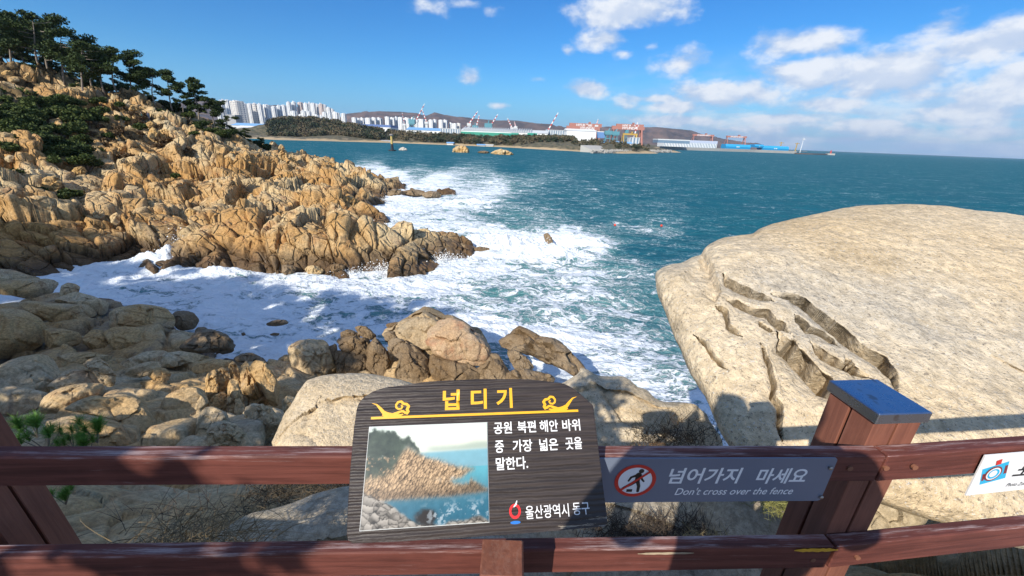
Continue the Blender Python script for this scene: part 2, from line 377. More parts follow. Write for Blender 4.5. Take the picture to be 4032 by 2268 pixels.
# ------------------------------------------------------------------ sea
FO = [(180, 700, 1), (300, 700, 1), (420, 700, 1), (560, 720, 1), (700, 730, 1), (850, 720, 1), (500, 780, .95), (650, 850, .97), (750, 800, .85), (850, 780, .75), (900, 740, .95), (700, 890, 1),
      (820, 760, .8), (1000, 730, .95), (1100, 700, .95), (1050, 760, .85), (950, 800, .72), (1200, 660, 1), (1280, 620, 1.05), (1250, 590, 1), (1350, 620, 1.1), (1420, 610, 1.05), (1500, 620, .85), (1480, 680, .9),
      (1150, 570, .75), (1000, 560, .85), (950, 590, 1), (1050, 600, .85), (1130, 610, .8), (1250, 530, .45), (1330, 500, .28), (1300, 560, .42), (1120, 520, .8), (1200, 500, .8), (1000, 520, 1), (930, 500, 1), (1250, 470, .8), (1100, 455, .95), (1000, 440, 1), (900, 435, 1), (1050, 435, .5), (1200, 445, .55), (1320, 460, .4),
      (950, 430, .9), (1000, 415, .1), (850, 405, .05), (1100, 400, .05), (1300, 420, .05), (1500, 450, .1), (1400, 480, .2), (1450, 520, .2), (1600, 500, .08), (1560, 570, .30), (1650, 575, .36), (1600, 630, .15), (1700, 630, .1), (1780, 570, .03), (1500, 550, .22), (1650, 600, .25),
      (1560, 660, .55), (1620, 700, .5), (1660, 660, .25), (1650, 760, .55), (1560, 740, .75), (1450, 750, .85), (1350, 720, .85), (1250, 730, .8), (1350, 790, .72), (1450, 820, .8), (1200, 790, .85), (1300, 840, .85), (1550, 830, .62), (1620, 800, .5), (1660, 860, .5), (1580, 880, .85), (1500, 900, .9), (1640, 920, .8), (1700, 970, .85), (1760, 1010, .85), (1600, 950, .95), (1400, 910, 1.0),
      (1000, 780, .8), (1100, 820, .8), (1250, 860, .95), (1800, 500, .02), (2000, 480, 0), (2300, 460, 0), (2000, 560, 0), (1900, 560, .03), (2500, 500, 0), (1800, 430, .03), (1500, 400, .03), (2200, 420, 0), (700, 380, .05), (2400, 800, .3), (1750, 700, .3)]
def build_sea():
    fp = np.array([(a * 1.0, b * 2.2) for a, b, _ in FO]); fz = np.array([c * (.80 if (a > 1200 and b > 630 and c < .96) else 1) for a, b, c in FO]); ff = linz(fp, fz, 3.0)
    r = [9.0]
    while r[-1] < 230: r.append(r[-1] * 1.0042 + 0.02)
    while r[-1] < 30000: r.append(r[-1] * 1.03)
    r = np.array(r); th = np.radians(np.arange(-75, 72, 0.16))
    nr, nc = len(r), len(th)
    X = (r[:, None] * np.sin(th)[None]).ravel(); Y = (r[:, None] * np.cos(th)[None]).ravel()
    V = np.stack([X, Y, np.zeros_like(X)], -1)
    pr = proj(V); foam = ff(np.stack([pr[:, 0], pr[:, 1] * 2.2], -1))
    R = np.hypot(X, Y); far = np.clip((R - 180) / 200, 0, 1); foam = foam * (1 - far) + 0.03 * far
    near = 1 / (1 + (R / 260) ** 2)
    q = np.stack([X, Y, 0 * X], -1)
    sw = fbm(q * [0.035, 0.085, 1], 3, 5) * 0.9
    chop = fbm(q * [0.22, 0.42, 1] + 3, 4, 9, 0.6)
    ridg = 1 - np.abs(fbm(q * [0.16, 0.34, 1] + 30, 4, 15, 0.6)) * 2
    z = near * (sw + 0.34 * chop + 0.24 * ridg - 0.2)
    z += np.clip(foam - 0.5, 0, 1) * near * (0.55 * fbm(q * 0.8, 4, 21, 0.6) + 0.18)
    # breaking crest thrown up round the lone rock and off the tip of the near ridge
    for (a, b, hgt, rx, ry) in ((1375, 640, 1.5, 5.0, 3.0), (1300, 625, 1.3, 3.0, 2.5), (1230, 620, 1.0, 2.5, 2.0), (960, 590, 1.2, 2.5, 2.0), (1440, 610, .9, 5, 3), (1250, 600, .8, 6, 3), (1180, 510, 1.0, 6, 3), (1010, 500, .8, 4, 3), (450, 655, 1.5, 2.5, 1.8), (380, 668, 1.1, 3.0, 1.8), (1150, 830, 0.5, 6, 2), (1350, 860, .4, 6, 2), (560, 690, .7, 3, 1), (1000, 655, 1.1, 2.5, 1.6), (930, 668, .8, 2, 1.2), (900, 560, .8, 3, 2), (1060, 470, .6, 5, 4)):
        c0 = PZ(a, b, 0); g_ = np.exp(-((X - c0[0]) / rx) ** 2 - ((Y - c0[1]) / ry) ** 2)
        z += hgt * g_ * (0.8 + 0.9 * fbm(q * 0.9, 4, 33, 0.6)); foam = np.maximum(foam, np.minimum(1.15, g_ * 2.2))
    # long rollers running in
    for (a, b, a2, b2, hgt, w) in ((1500, 690, 1150, 760, .5, 1.2), (1620, 740, 1250, 810, .45, 1.2), (1420, 585, 1560, 640, .6, 1.5)):
        p0, p1 = PZ(a, b, 0), PZ(a2, b2, 0); d = p1 - p0; L = np.linalg.norm(d); d /= L
        t = np.clip((X - p0[0]) * d[0] + (Y - p0[1]) * d[1], 0, L); dd = np.hypot(X - p0[0] - t * d[0], Y - p0[1] - t * d[1] + 0.8 * np.sin(t * 0.7))
        z += hgt * np.exp(-(dd / w) ** 2) * np.sin(np.pi * t / L)
    V[:, 2] = z
    def b(g, bs):
        at = g.n('ShaderNodeAttribute', {'attribute_name': 'foam'}).outputs['Fac']
        pos = g.n('ShaderNodeNewGeometry').outputs['Position']
        wv = g.v('ADD', pos, g.v('SCALE', g.noise(pos, 0.28, 4.0, 0.55, out=1), 4.5))
        flow = g.mapping(wv, scale=(0.55, 1.25, 0.5), rot=(0, 0, -0.18))
        a = g.m('ADD', g.m('MULTIPLY', g.noise(flow, 0.55, 8.0, 0.66, 0.6), 0.62), g.m('MULTIPLY', g.noise(g.mapping(flow, loc=(5, 9, 2)), 0.15, 4.0, 0.6, 0.8), 0.38))
        lace = g.vor(g.v('ADD', flow, g.v('SCALE', g.noise(pos, 1.6, 3.0, out=1), 0.7)), 1.1, 'DISTANCE_TO_EDGE')
        lace2 = g.vor(g.v('ADD', flow, g.v('SCALE', g.noise(pos, 3.0, 3.0, out=1), 0.4)), 3.1, 'DISTANCE_TO_EDGE')
        lc = g.m('ADD', g.ss(lace, 0.20, 0.0, 0.0, 0.30), g.ss(lace2, 0.16, 0.0, 0.0, 0.2))
        s = g.m('ADD', g.m('MULTIPLY_ADD', at, 1.12, -0.46), g.m('ADD', g.m('MULTIPLY_ADD', a, 3.3, -1.65), lc))
        fa = g.ss(s, 0.22, 0.60)
        fr = g.ss(g.noise(g.mapping(wv, scale=(0.07, 0.30, 0.1), rot=(0, 0, -0.12)), 1.0, 6.0, 0.7), 0.63, 0.74, 0.0, 0.55)
        streak = g.m('MULTIPLY', fr, g.ss(g.noise(g.mapping(pos, scale=(0.004, 0.012, 0.01)), 1.0, 3.0), 0.35, 0.6))
        fa = g.m('MAXIMUM', fa, streak)
        thin = g.ss(s, -0.15, 0.35)
        deep = g.mix(g.noise(pos, 0.02, 4.0), (0.010, 0.108, 0.136), (0.010, 0.088, 0.134))
        deep = g.mix(g.ss(g.noise(g.mapping(pos, scale=(0.12, 0.4, 0.1)), 1.0, 5.0, 0.65), 0.35, 0.7, 0, .45), deep, (0.012, 0.115, 0.135))
        green = g.mix(g.noise(pos, 0.3, 3.0), (0.05, 0.20, 0.20), (0.10, 0.25, 0.22))
        wc = g.mix(g.m('MULTIPLY', g.ss(at, 0.15, 0.8), 0.9), deep, green)
        wc = g.mix(g.m('MULTIPLY', thin, 0.38), wc, (0.30, 0.48, 0.50))
        fcol = g.mix(g.noise(flow, 0.9, 4.0, 0.55, 1.0), (0.66, 0.75, 0.80), (0.95, 0.95, 0.95))
        g.set(bs, 'Base Color', g.mix(fa, wc, fcol))
        g.set(bs, 'Roughness', g.m('MULTIPLY_ADD', fa, 0.5, 0.22)); bs.inputs['Specular IOR Level'].default_value = 0.0
        h = g.m('ADD', g.m('MULTIPLY', g.noise(g.mapping(wv, scale=(0.5, 1.2, 0.5)), 1.3, 7.0, 0.7), 0.42), g.m('MULTIPLY', g.noise(g.mapping(pos, scale=(0.12, 0.3, 0.1)), 1.0, 6.0, 0.65), 1.0))
        h = g.m('ADD', h, g.m('MULTIPLY', fa, g.m('MULTIPLY', g.noise(pos, 1.8, 5.0, 0.55), 0.55)))
        nrm = g.bump(h, 0.75, 0.9); g.set(bs, 'Normal', nrm)
        gl = g.n('ShaderNodeBsdfGlossy', None, Color=(1, 1, 1, 1), Roughness=0.22, Normal=nrm); mx = g.n('ShaderNodeMixShader'); g.set(mx, 0, g.m('MULTIPLY_ADD', fa, -0.045, 0.07)); g.t.links.new(bs.outputs[0], mx.inputs[1]); g.t.links.new(gl.outputs[0], mx.inputs[2])
        g.t.links.new(mx.outputs[0], [n_ for n_ in g.t.nodes if n_.type == 'OUTPUT_MATERIAL'][0].inputs[0])
    o = raw('sea', V, gridfaces(nr, nc), mat('sea water', b), None, True)
    setattr_f(o, 'foam', foam); tag(o, 'teal sea running in white surf onto the rocks', kind='structure')
    return o
build_sea()
# ------------------------------------------------------------------ headland (the ribs of jointed rock with the wooded slope above)
def polar(r0, r1, k, k0, a0, a1, da):
    r = [r0]
    while r[-1] < r1: r.append(r[-1] * (1 + k) + k0)
    r = np.array(r); th = np.radians(np.arange(a0, a1, da))
    X = (r[:, None] * np.sin(th)[None]).ravel(); Y = (r[:, None] * np.cos(th)[None]).ravel()
    return X, Y, len(r), len(th)
HC = [  # (dx, dy, Y): points read off the photo, each at its own distance
    # foot of the near rib
    (0, 690, 36), (100, 700, 37), (180, 695, 38.5), (260, 682, 40), (350, 660, 44), (440, 645, 46.5), (520, 672, 42.5), (600, 692, 40.2), (700, 697, 40.6), (800, 697, 41), (870, 692, 41.6), (930, 684, 42.5), (985, 682, 43), (1040, 660, 47), (1120, 648, 49.5), (1200, 640, 52), (1240, 636, 53.5),
    # crest of the near rib, front edge then back edge
    (0, 590, 40), (100, 600, 41), (200, 605, 43), (300, 600, 46), (400, 600, 48), (500, 590, 47), (600, 590, 45.5), (700, 585, 45), (760, 575, 45.5), (850, 570, 46.5), (900, 605, 46.5), (960, 618, 47),
    (0, 540, 47), (100, 545, 49), (200, 530, 52), (300, 525, 54), (400, 530, 56), (480, 528, 55), (560, 515, 55), (620, 545, 51), (700, 560, 50), (780, 552, 50), (840, 545, 49.5), (880, 585, 50), (940, 603, 52), (1050, 592, 56), (1080, 594, 55.5), (1140, 615, 54),
    # gully behind the near rib
    (380, 530, 62), (450, 522, 68), (520, 530, 66), (640, 552, 62), (720, 558, 60), (860, 575, 57), (300, 505, 66),
    # second rib
    (500, 505, 70), (560, 522, 67), (620, 535, 66), (700, 545, 64.5), (780, 548, 64), (850, 560, 64), (900, 572, 64.5), (930, 573, 66),
    (480, 470, 76), (560, 480, 75), (640, 485, 74), (720, 488, 73), (800, 490, 72.5), (860, 500, 71.5), (900, 535, 70), (925, 556, 69),
    # third rib and its tip
    (880, 497, 92), (940, 497, 97), (1000, 500, 100), (1060, 500, 104), (1110, 490, 108), (860, 485, 88), (780, 470, 88), (700, 462, 90), (620, 450, 88),
    (880, 462, 100), (920, 468, 104), (1000, 482, 108), (1060, 486, 109), (820, 440, 104), (740, 430, 104),
    (870, 432, 128), (800, 408, 130), (750, 402, 130), (700, 395, 128),
    # face of the headland
    (0, 480, 56), (100, 480, 60), (200, 480, 65), (300, 470, 72), (400, 450, 78), (500, 430, 84), (600, 420, 92), (680, 415, 108),
    (0, 400, 66), (120, 400, 72), (250, 400, 79), (350, 390, 85), (450, 380, 92), (540, 365, 99), (620, 385, 108), (680, 400, 118),
    (0, 320, 76), (120, 320, 83), (250, 330, 90), (360, 310, 98), (420, 300, 103), (480, 318, 106), (540, 335, 110),
    (0, 250, 86), (100, 250, 92), (200, 262, 98), (300, 248, 105), (350, 262, 108), (400, 285, 110), (480, 305, 114), (560, 345, 118), (620, 372, 124),
    (0, 190, 93), (50, 185, 96), (110, 215, 104), (200, 235, 112), (280, 240, 118), (360, 268, 120), (440, 298, 122), (520, 330, 126), (600, 362, 130)]
HW = [  # world points that the photo hides: behind the ridge and under the sea
    (-150, 110, 33), (-135, 135, 24), (-105, 150, 12), (-90, 165, 2), (-120, 180, -2), (-75, 170, -3), (-60, 160, -3), (-170, 160, 25), (-170, 210, 0), (-200, 120, 35), (-180, 80, 32),
    (-120, 60, 26), (-100, 40, 16), (-90, 30, 10), (-60, 30, -1), (-45, 30, -4), (-30, 34, -4), (-20, 36, -4), (-8, 40, -4), (4, 47, -4), (8, 54, -4), (2, 60, -4), (-6, 62, -3.5), (-14, 60, -3), (-20, 58, -2.5), (-12, 70, -4), (-17, 78, -4),
    (-22, 80, -3), (-28, 84, -2.0), (-10, 90, -4), (-8, 110, -4), (-12, 120, -4), (-28, 125, -4), (-38, 140, -4), (-50, 150, -3.5), (-24, 96, -2.2), (-30, 92, -1.5)]
def build_headland():
    pts = np.array([P(a, b, c) for a, b, c in HC] + [np.array(w, float) for w in HW])
    f = tps(pts[:, :2] / 30.0, pts[:, 2], 0.02)
    X, Y, nr, nc = polar(30.0, 190.0, 0.0036, 0.0, -61, 8, 0.105)
    Z = f(np.stack([X, Y], -1) / 30.0); Z = np.clip(Z, -5, 60)
    V = np.stack([X, Y, Z], -1); N = gnormals(V, nr, nc)
    # joints: steep slabs leaning over to the right
    M = np.array(Euler((rad(14), rad(-30), rad(20))).to_matrix()) @ np.eye(3)
    ez = np.array([-.55, .12, .83]); ez /= np.linalg.norm(ez); exx = np.cross([.3, 1, 0], ez); exx /= np.linalg.norm(exx); ey = np.cross(ez, exx)
    A = np.diag([1.0, 0.8, 0.55]) @ np.stack([exx, ey, ez])
    land = 1 / (1 + np.exp(-(Z + 2.5) * 1.2))
    w = np.clip(0.4 + np.hypot(X, Y) / 110, 0.5, 1.3)
    d = blocks(V, A, 5.6, 1, 2.0, 0.35, 0.04, 1.25, 0.25)
    Ac = np.diag([1.0, 0.9, 0.24]) @ np.stack([exx, ey, ez])
    d2 = blocks(V + d[:, None] * N * 0.2, Ac, 2.0, 2, 0.90, 0.75, 0.065, 0.6, 0.10)
    A2 = np.diag([1.0, 0.8, 0.6]) @ np.array(Euler((rad(-20), rad(30), rad(30))).to_matrix())
    d3 = blocks(V, A2, 0.95, 3, 0.13, 0.8, 0.08, 0.9, 0.15)
    tot = (d + d2) * w + d3 + 0.35 + 0.10 * fbm(V * 2.2, 3, 44)
    V = V + N * (tot * land)[:, None]
    o = raw('headland', V, gridfaces(nr, nc), M_HEAD); tag(o, kind='structure'); o['label'] = 'golden jointed rock headland running out in ribs'
    return f
HF = build_headland()
def hz(x, y): return float(HF(np.array([[x, y]]) / 30.0)[0])

# ------------------------------------------------------------------ rocky shore below the lookout
YR = ([600, 670, 720, 780, 850, 900, 950, 1000, 1050, 1120, 1230, 1390, 1449], [40, 31, 28, 24.5, 20.5, 18, 14.5, 12, 10, 7.5, 4, 2.5, 2.1])
def YN(dy): return float(np.interp(dy, *YR))
def build_shore():
    pts = []
    for dx, dy in [(-300, 700), (-300, 780), (-300, 850), (-300, 950), (-300, 1050), (-300, 1150), (0, 705), (60, 715), (130, 735), (0, 760), (120, 780), (230, 790), (330, 795), (430, 815), (0, 850), (120, 850), (250, 860), (380, 860), (480, 860), (560, 880),
                   (0, 920), (130, 930), (260, 930), (400, 930), (520, 930), (620, 930), (0, 1000), (150, 1010), (300, 1010), (450, 1000), (560, 1010), (660, 1010), (0, 1100), (150, 1110), (300, 1110), (450, 1110), (560, 1110), (650, 1110),
                   (0, 1230), (150, 1230), (300, 1230), (450, 1230), (100, 1380), (300, 1390), (500, 1400), (620, 1300)]:
        p = P(dx, dy, YN(dy) * 1.02); p[2] -= 0.25 + 0.012 * p[1]; pts.append(p)
    for x, y, z in [(-38, 35, -1.5), (-30, 31.5, -1.2), (-24, 28.5, -1.2), (-19, 25, -1.2), (-15, 23, -1.5), (-34, 44, -4), (-22, 36, -5), (-10, 30, -5), (0, 32, -5), (10, 30, -5), (-48, 38, -2), (-60, 30, 6),
                    (-12.5, 21.5, 0.6), (-11, 20.7, 1.5), (-9, 21, 1.9), (-6, 21, 2.2), (-3, 21, 2.0), (-1, 20.5, 1.4), (0.6, 20, 0.2), (-9, 26, -4), (-4, 27, -4), (0, 26, -4), (-10, 18, 2.4), (-6, 18, 2.6), (-3, 18, 2.5), (0, 17.5, 1.6), (2, 20, -1.5), (4, 19, -1.5), (5, 24, -5), (3, 16, 0.5), (5, 15, -0.5), (8, 16, -3),
                    (-8, 13, 3.6), (-4, 13, 4.0), (0, 12, 4.0), (3, 11, 3.0), (7, 11, 0), (12, 14, -4), (18, 10, -4), (10, 8, 4), (-4, 8, 6.5), (0, 8, 7), (3, 7, 7), (6, 6, 7.5), (-5, 4.5, 9.6), (-1.5, 4.5, 10.3), (2, 4, 10.8), (5, 3.5, 11.2), (9, 4, 10), (14, 3, 9),
                    (-4.5, 2.4, 11.4), (-1, 2.2, 11.8), (1.2, 2.0, 12.0), (3.5, 2, 12.1), (7, 2, 12.2), (-3, 1.0, 13.0), (0, 0.95, 13.15), (3, 1.0, 13.15), (6, 1.0, 13.15), (12, 1, 13.0), (-8, 1, 12.8), (-16, 1, 13.5), (-14, 5, 10), (-25, 6, 12), (-30, 15, 10)]:
        pts.append(np.array([x, y, z], float))
    pts = np.array(pts); lg = lambda X, Y: np.stack([X / (Y + 6.0), np.log(Y + 3.0) * 1.4], -1)
    f = tps(lg(pts[:, 0], pts[:, 1]), pts[:, 2], 0.003)
    X, Y, nr, nc = polar(0.95, 46.0, 0.0065, 0.001, -68, 66, 0.19)
    ok = Y > 0.3
    Z = f(lg(X, np.maximum(Y, 0.4))); Z = np.clip(Z, -5, 16)
    V = np.stack([X, Y, Z], -1); N = gnormals(V, nr, nc)
    R = np.hypot(X, Y); sc_ = np.clip((R - 1.0) / 9.0, 0.05, 1.0)
    A = np.diag([0.62, 0.85, 1.25]) @ np.array(Euler((rad(-8), rad(14), rad(-15))).to_matrix())
    d = blocks(V, A, 2.7, 31, 0.9, 0.7, 0.05, 1.1, 0.25, 0.4)
    d2 = blocks(V, A, 1.0, 32, 0.2, 0.5, 0.06, 1.0, 0.2, 0.2)
    V = V + N * ((d * 0.9 + d2) * sc_ + 0.05 * fbm(V * 3, 4, 35) * np.sqrt(sc_))[:, None]
    o = raw('rocky_shore', V, gridfaces(nr, nc), M_SHORE); tag(o, kind='structure'); o['label'] = 'broken rock shore falling from the lookout to the surf'
    return lambda x, y: float(f(lg(np.array([x]), np.array([max(y, .4)])))[0])
SF = build_shore()

# ------------------------------------------------------------------ single rocks, each a closed solid with real depth
def dens(poly, n, closed=True):
    p = np.array(poly, float); m_ = len(p)
    # one corner-cutting pass, then even spacing
    q = []
    for i in range(m_):
        a, b = p[i], p[(i + 1) % m_]; q += [a * 0.85 + b * 0.15, a * 0.15 + b * 0.85]
    q = np.array(q); q = np.vstack([q, q[:1]]); L = np.concatenate([[0], np.cumsum(np.linalg.norm(np.diff(q, axis=0), axis=1))])
    t = np.linspace(0, L[-1], n, endpoint=False)
    return np.stack([np.interp(t, L, q[:, k]) for k in range(2)], -1)
def rock(name, poly, Y, mat_, label, cat='rock', group=None, plane=None, centre=None, up=0.55, thick=0.42, seed=0, M=96, KR=26, amp=0.10, cell=0.35, ex=2.6, ez=2.2, relief=None, back=1.0, fb=0.04, frame=None, cw=0.09):
    o2 = dens(poly, M); c2 = o2.mean(0) if centre is None else np.array(centre, float)
    if plane is not None:
        a, b, c = [P(*q) for q in plane]; n = np.cross(b - a, c - a)
        if n @ (CC - a) < 0: n = -n
        n /= np.linalg.norm(n); p0 = a
    else:
        p0 = P(c2[0], c2[1], Y); t = CC - p0; t /= np.linalg.norm(t); n = (1 - up) * t + up * np.array([0, 0, 1.0]); n /= np.linalg.norm(n)
    def onpl(q):
        d = ray(q[0], q[1]); return CC + d * ((p0 - CC) @ n) / (d @ n)
    O = np.array([onpl(q) for q in o2]); c = onpl(c2)
    size = math.sqrt(np.mean(np.sum((O - c) ** 2, -1))) * 1.0
    mn = np.linalg.norm(O - c, axis=1).min()
    T = thick * size
    tcam = CC - c; tcam /= np.linalg.norm(tcam); nb_ = tcam
    ks = np.sin(np.linspace(0, math.pi / 2, KR)); V = [c + nb_ * T]
    # a lens-shaped solid: front shell, rim, back shell
    for s in ks[1:]:
        h = T * max(0.0, 1 - s ** ex) ** (1 / ez); V += list(c + (O - c) * s + nb_ * h)
    nb = 8
    for s in np.sin(np.linspace(math.pi / 2, 0, nb))[1:-1]:
        h = -T * back * (1 - s ** 2.5) ** 0.5; V += list(c + (O - c) * (0.35 + 0.65 * s) + nb_ * h)
    V.append(c - nb_ * T * back * 1.02); V = np.array(V); R_ = (len(V) - 2) // M
    fs = [(0, 1 + i, 1 + (i + 1) % M) for i in range(M)]
    for k in range(R_ - 1):
        b0 = 1 + k * M
        fs += [(b0 + i, b0 + M + i, b0 + M + (i + 1) % M, b0 + (i + 1) % M) for i in range(M)]
    b0 = 1 + (R_ - 1) * M; fs += [(b0 + i, len(V) - 1, b0 + (i + 1) % M) for i in range(M)]
    if relief is None and name != 'slab_rock':
        rg = np.random.default_rng(seed + 5000)
        for _ in range(12 if T < .9 else 7):
            dv = nb_ * rg.uniform(.6, 1.0) + rg.normal(size=3) * .45; dv /= np.linalg.norm(dv); q_ = (V - c) @ dv; hh_ = q_.max() * rg.uniform(.70, .92)
            V = V - dv * (np.maximum(0, q_ - hh_) * .93)[:, None]
    # outward direction
    g_ = V - (c - n * T * 0.15); out = g_ / (np.linalg.norm(g_, axis=1, keepdims=True) + 1e-9); out = 0.5 * out + 0.5 * nb_ * np.sign(((V - c) @ nb_)[:, None] + 1e-9)
    out /= np.linalg.norm(out, axis=1, keepdims=True)
    Fm = np.eye(3) if frame is None else np.array(Euler(frame).to_matrix())
    d = blocks(V / size, np.diag([1.0, 0.9, 0.7]) @ Fm, cell, 200 + seed * 3, amp * 1.5, 0.28, cw * 0.8, 1.0, 0.35) + blocks(V / size, np.diag([1.0, 0.9, 0.7]) @ Fm, cell * .42, 900 + seed * 3, amp * .35, 0.3, cw, 1.0, 0.3)
    d = d + fb * fbm(V / size * 3.0, 5, 77 + seed, 0.55) + 0.04 * fbm(V / size * 1.1, 2, 99 + seed)
    edge = np.concatenate([[0], np.repeat(ks[1:], M), np.ones(len(V) - 1 - (KR - 1) * M)])
    d = d * (1 - 0.45 * edge ** 6)
    V = V + out * (d * size)[:, None]
    if relief is not None: V = relief(V, n, size, edge)
    # orientation
    me_f = fs
    a, b, cc_ = V[me_f[0][0]], V[me_f[0][1]], V[me_f[0][2]]
    if np.cross(b - a, cc_ - a) @ n < 0: me_f = [f[::-1] for f in fs]
    ctr = V.mean(0); o = raw(name, V - ctr, me_f, mat_, None, True); o.location = tuple(ctr)
    try: o.data.set_sharp_from_angle(angle=rad(38))
    except Exception: pass
    return tag(o, label, cat, group)

Z5 = lambda *q: [(1597.2 + x * .4189, 479.2 + y * .4189) for x, y in q]
CRK = [(Z5((405, 370), (470, 440), (500, 520), (515, 600), (470, 690)), 75, .016), (Z5((550, 500), (575, 530), (620, 550), (700, 590), (760, 605), (830, 640)), 20, .050), (Z5((850, 600), (960, 612), (1030, 650), (1060, 680), (1160, 760), (1280, 860), (1380, 930), (1500, 1010), (1570, 1100), (1585, 1200)), 27, .060),
       (Z5((485, 695), (540, 712), (562, 750), (568, 810), (640, 870)), 18, .028), (Z5((560, 655), (610, 665), (700, 700), (790, 730), (840, 780), (900, 800), (950, 850)), 22, .034),
       (Z5((895, 855), (930, 900), (960, 920), (1020, 990), (1100, 1070), (1180, 1145), (1230, 1220)), 46, .085), (Z5((770, 915), (810, 1000), (832, 1060), (852, 1150), (842, 1230), (880, 1290), (885, 1400), (890, 1500)), 16, .030),
       (Z5((1070, 905), (1150, 980), (1200, 1010), (1300, 1050), (1420, 1120)), 22, .034), (Z5((960, 740), (990, 770), (1040, 820), (1160, 860), (1240, 920)), 18, .026), (Z5((1270, 1000), (1310, 1040), (1330, 1100)), 14, .03), (Z5((740, 780), (800, 815), (840, 830)), 12, .02), (Z5((370, 870), (430, 930), (480, 1000), (560, 1080)), 14, .012)]
def boulder_relief(V, n, size, edge):
    pr = proj(V); front = ((V - V.mean(0)) @ n) > -0.1 * size
    wob = np.stack([fbm(V * 4, 2, 5), fbm(V * 4, 2, 6)], -1) * 8 + np.stack([fbm(V * 16, 3, 7), fbm(V * 16, 3, 8)], -1) * 3.5
    q = pr + wob; rec = np.zeros(len(V)); hole = np.zeros(len(V))
    for poly, w, dep in CRK:
        best = np.full(len(V), 1e9); side = np.zeros(len(V)); tt = np.zeros(len(V)); n_ = len(poly) - 1
        for k in range(n_):
            a, b = np.array(poly[k]), np.array(poly[k + 1]); d = b - a; L = np.hypot(*d); u = d / L
            t = np.clip(((q - a) @ u) / L, 0, 1); e = q - a - t[:, None] * d; dist = np.hypot(e[:, 0], e[:, 1])
            s = u[0] * e[:, 1] - u[1] * e[:, 0]      # positive below/left of the line
            m_ = dist < best; best[m_] = dist[m_]; side[m_] = s[m_]; tt[m_] = (k + t[m_]) / n_
        taper = np.clip(np.sin(np.pi * np.clip(tt, .02, .98)) * 2.0, 0, 1)
        below = 1 / (1 + np.exp(-np.clip(side / 0.7, -30, 30)))
        rec = np.maximum(rec, below * ((1.0 if w == 75 else 0.26) * np.exp(-(best / w) ** 1.3) + (0.0 if w == 75 else 0.6) * np.exp(-(best / (w * .24)) ** 2)) * dep * taper * 2.1)
        gw = min(w, 26) * (.24 if w == 46 else .14) * (0.8 + 0.35 * np.sin(tt * 23 + w)); gro = (0.0 if w == 75 else 1.0) / (1 + (np.abs(side - gw) / (gw * taper + .01)) ** 4) * (best < 3 * gw); hole = np.maximum(hole, gro * gw * .07)
        lip = np.exp(-((side + 5) / 6.0) ** 2) * (best < 14) * dep * 0.30 * taper
        rec = rec - lip * front
    rec += (0.012 * np.abs(fbm(V * [3, 3, 6], 4, 63)))
    vd = V - CC; vd /= np.linalg.norm(vd, axis=1, keepdims=True)
    return V - n * (rec * size * front)[:, None] + vd * (hole * front)[:, None]
GB = Z5((150, 530), (155, 500), (190, 470), (240, 452), (310, 440), (360, 412), (420, 400), (428, 370), (445, 345), (500, 310), (560, 290), (630, 275), (710, 270), (760, 235), (830, 210), (900, 190), (1000, 168), (1100, 148), (1230, 118), (1350, 100), (1480, 92), (1620, 90), (1750, 94), (1870, 102), (1980, 122), (2100, 130), (2337, 155), (2700, 230), (3100, 420), (3400, 900), (3400, 1500), (3000, 2000), (2600, 2150), (2200, 2080), (1800, 1950), (1500, 1850), (1100, 1720), (800, 1640), (620, 1560), (540, 1449), (480, 1320), (430, 1210), (360, 1100), (330, 1040), (300, 960), (262, 880), (235, 790), (200, 700), (175, 640))
rock('giant_boulder', GB, 0, M_GRAN, 'huge pale granite boulder with dark cracks filling the right side', 'boulder', plane=[(1664, 726, 3.9), (2267, 517, 5.6), (1860, 1110, 2.35)],
     thick=0.26, centre=(2010, 830), seed=3, M=1300, KR=480, amp=0.0, cell=0.45, ex=2.8, ez=2.0, relief=boulder_relief, back=0.9, fb=0.048)
Z8 = lambda *q: [(638.9 + x * .3224, 734.7 + y * .3224) for x, y in q]
Z7 = lambda *q: [(x * .2734, 638.9 + y * .2734) for x, y in q]
Z9 = lambda *q: [(x * .3473, 958.4 + y * .3473) for x, y in q]
Z3 = lambda *q: [(1405.6 + x * .4048, 862.5 + y * .4048) for x, y in q]
gD, gS = M_DARKROCK, M_SHORE
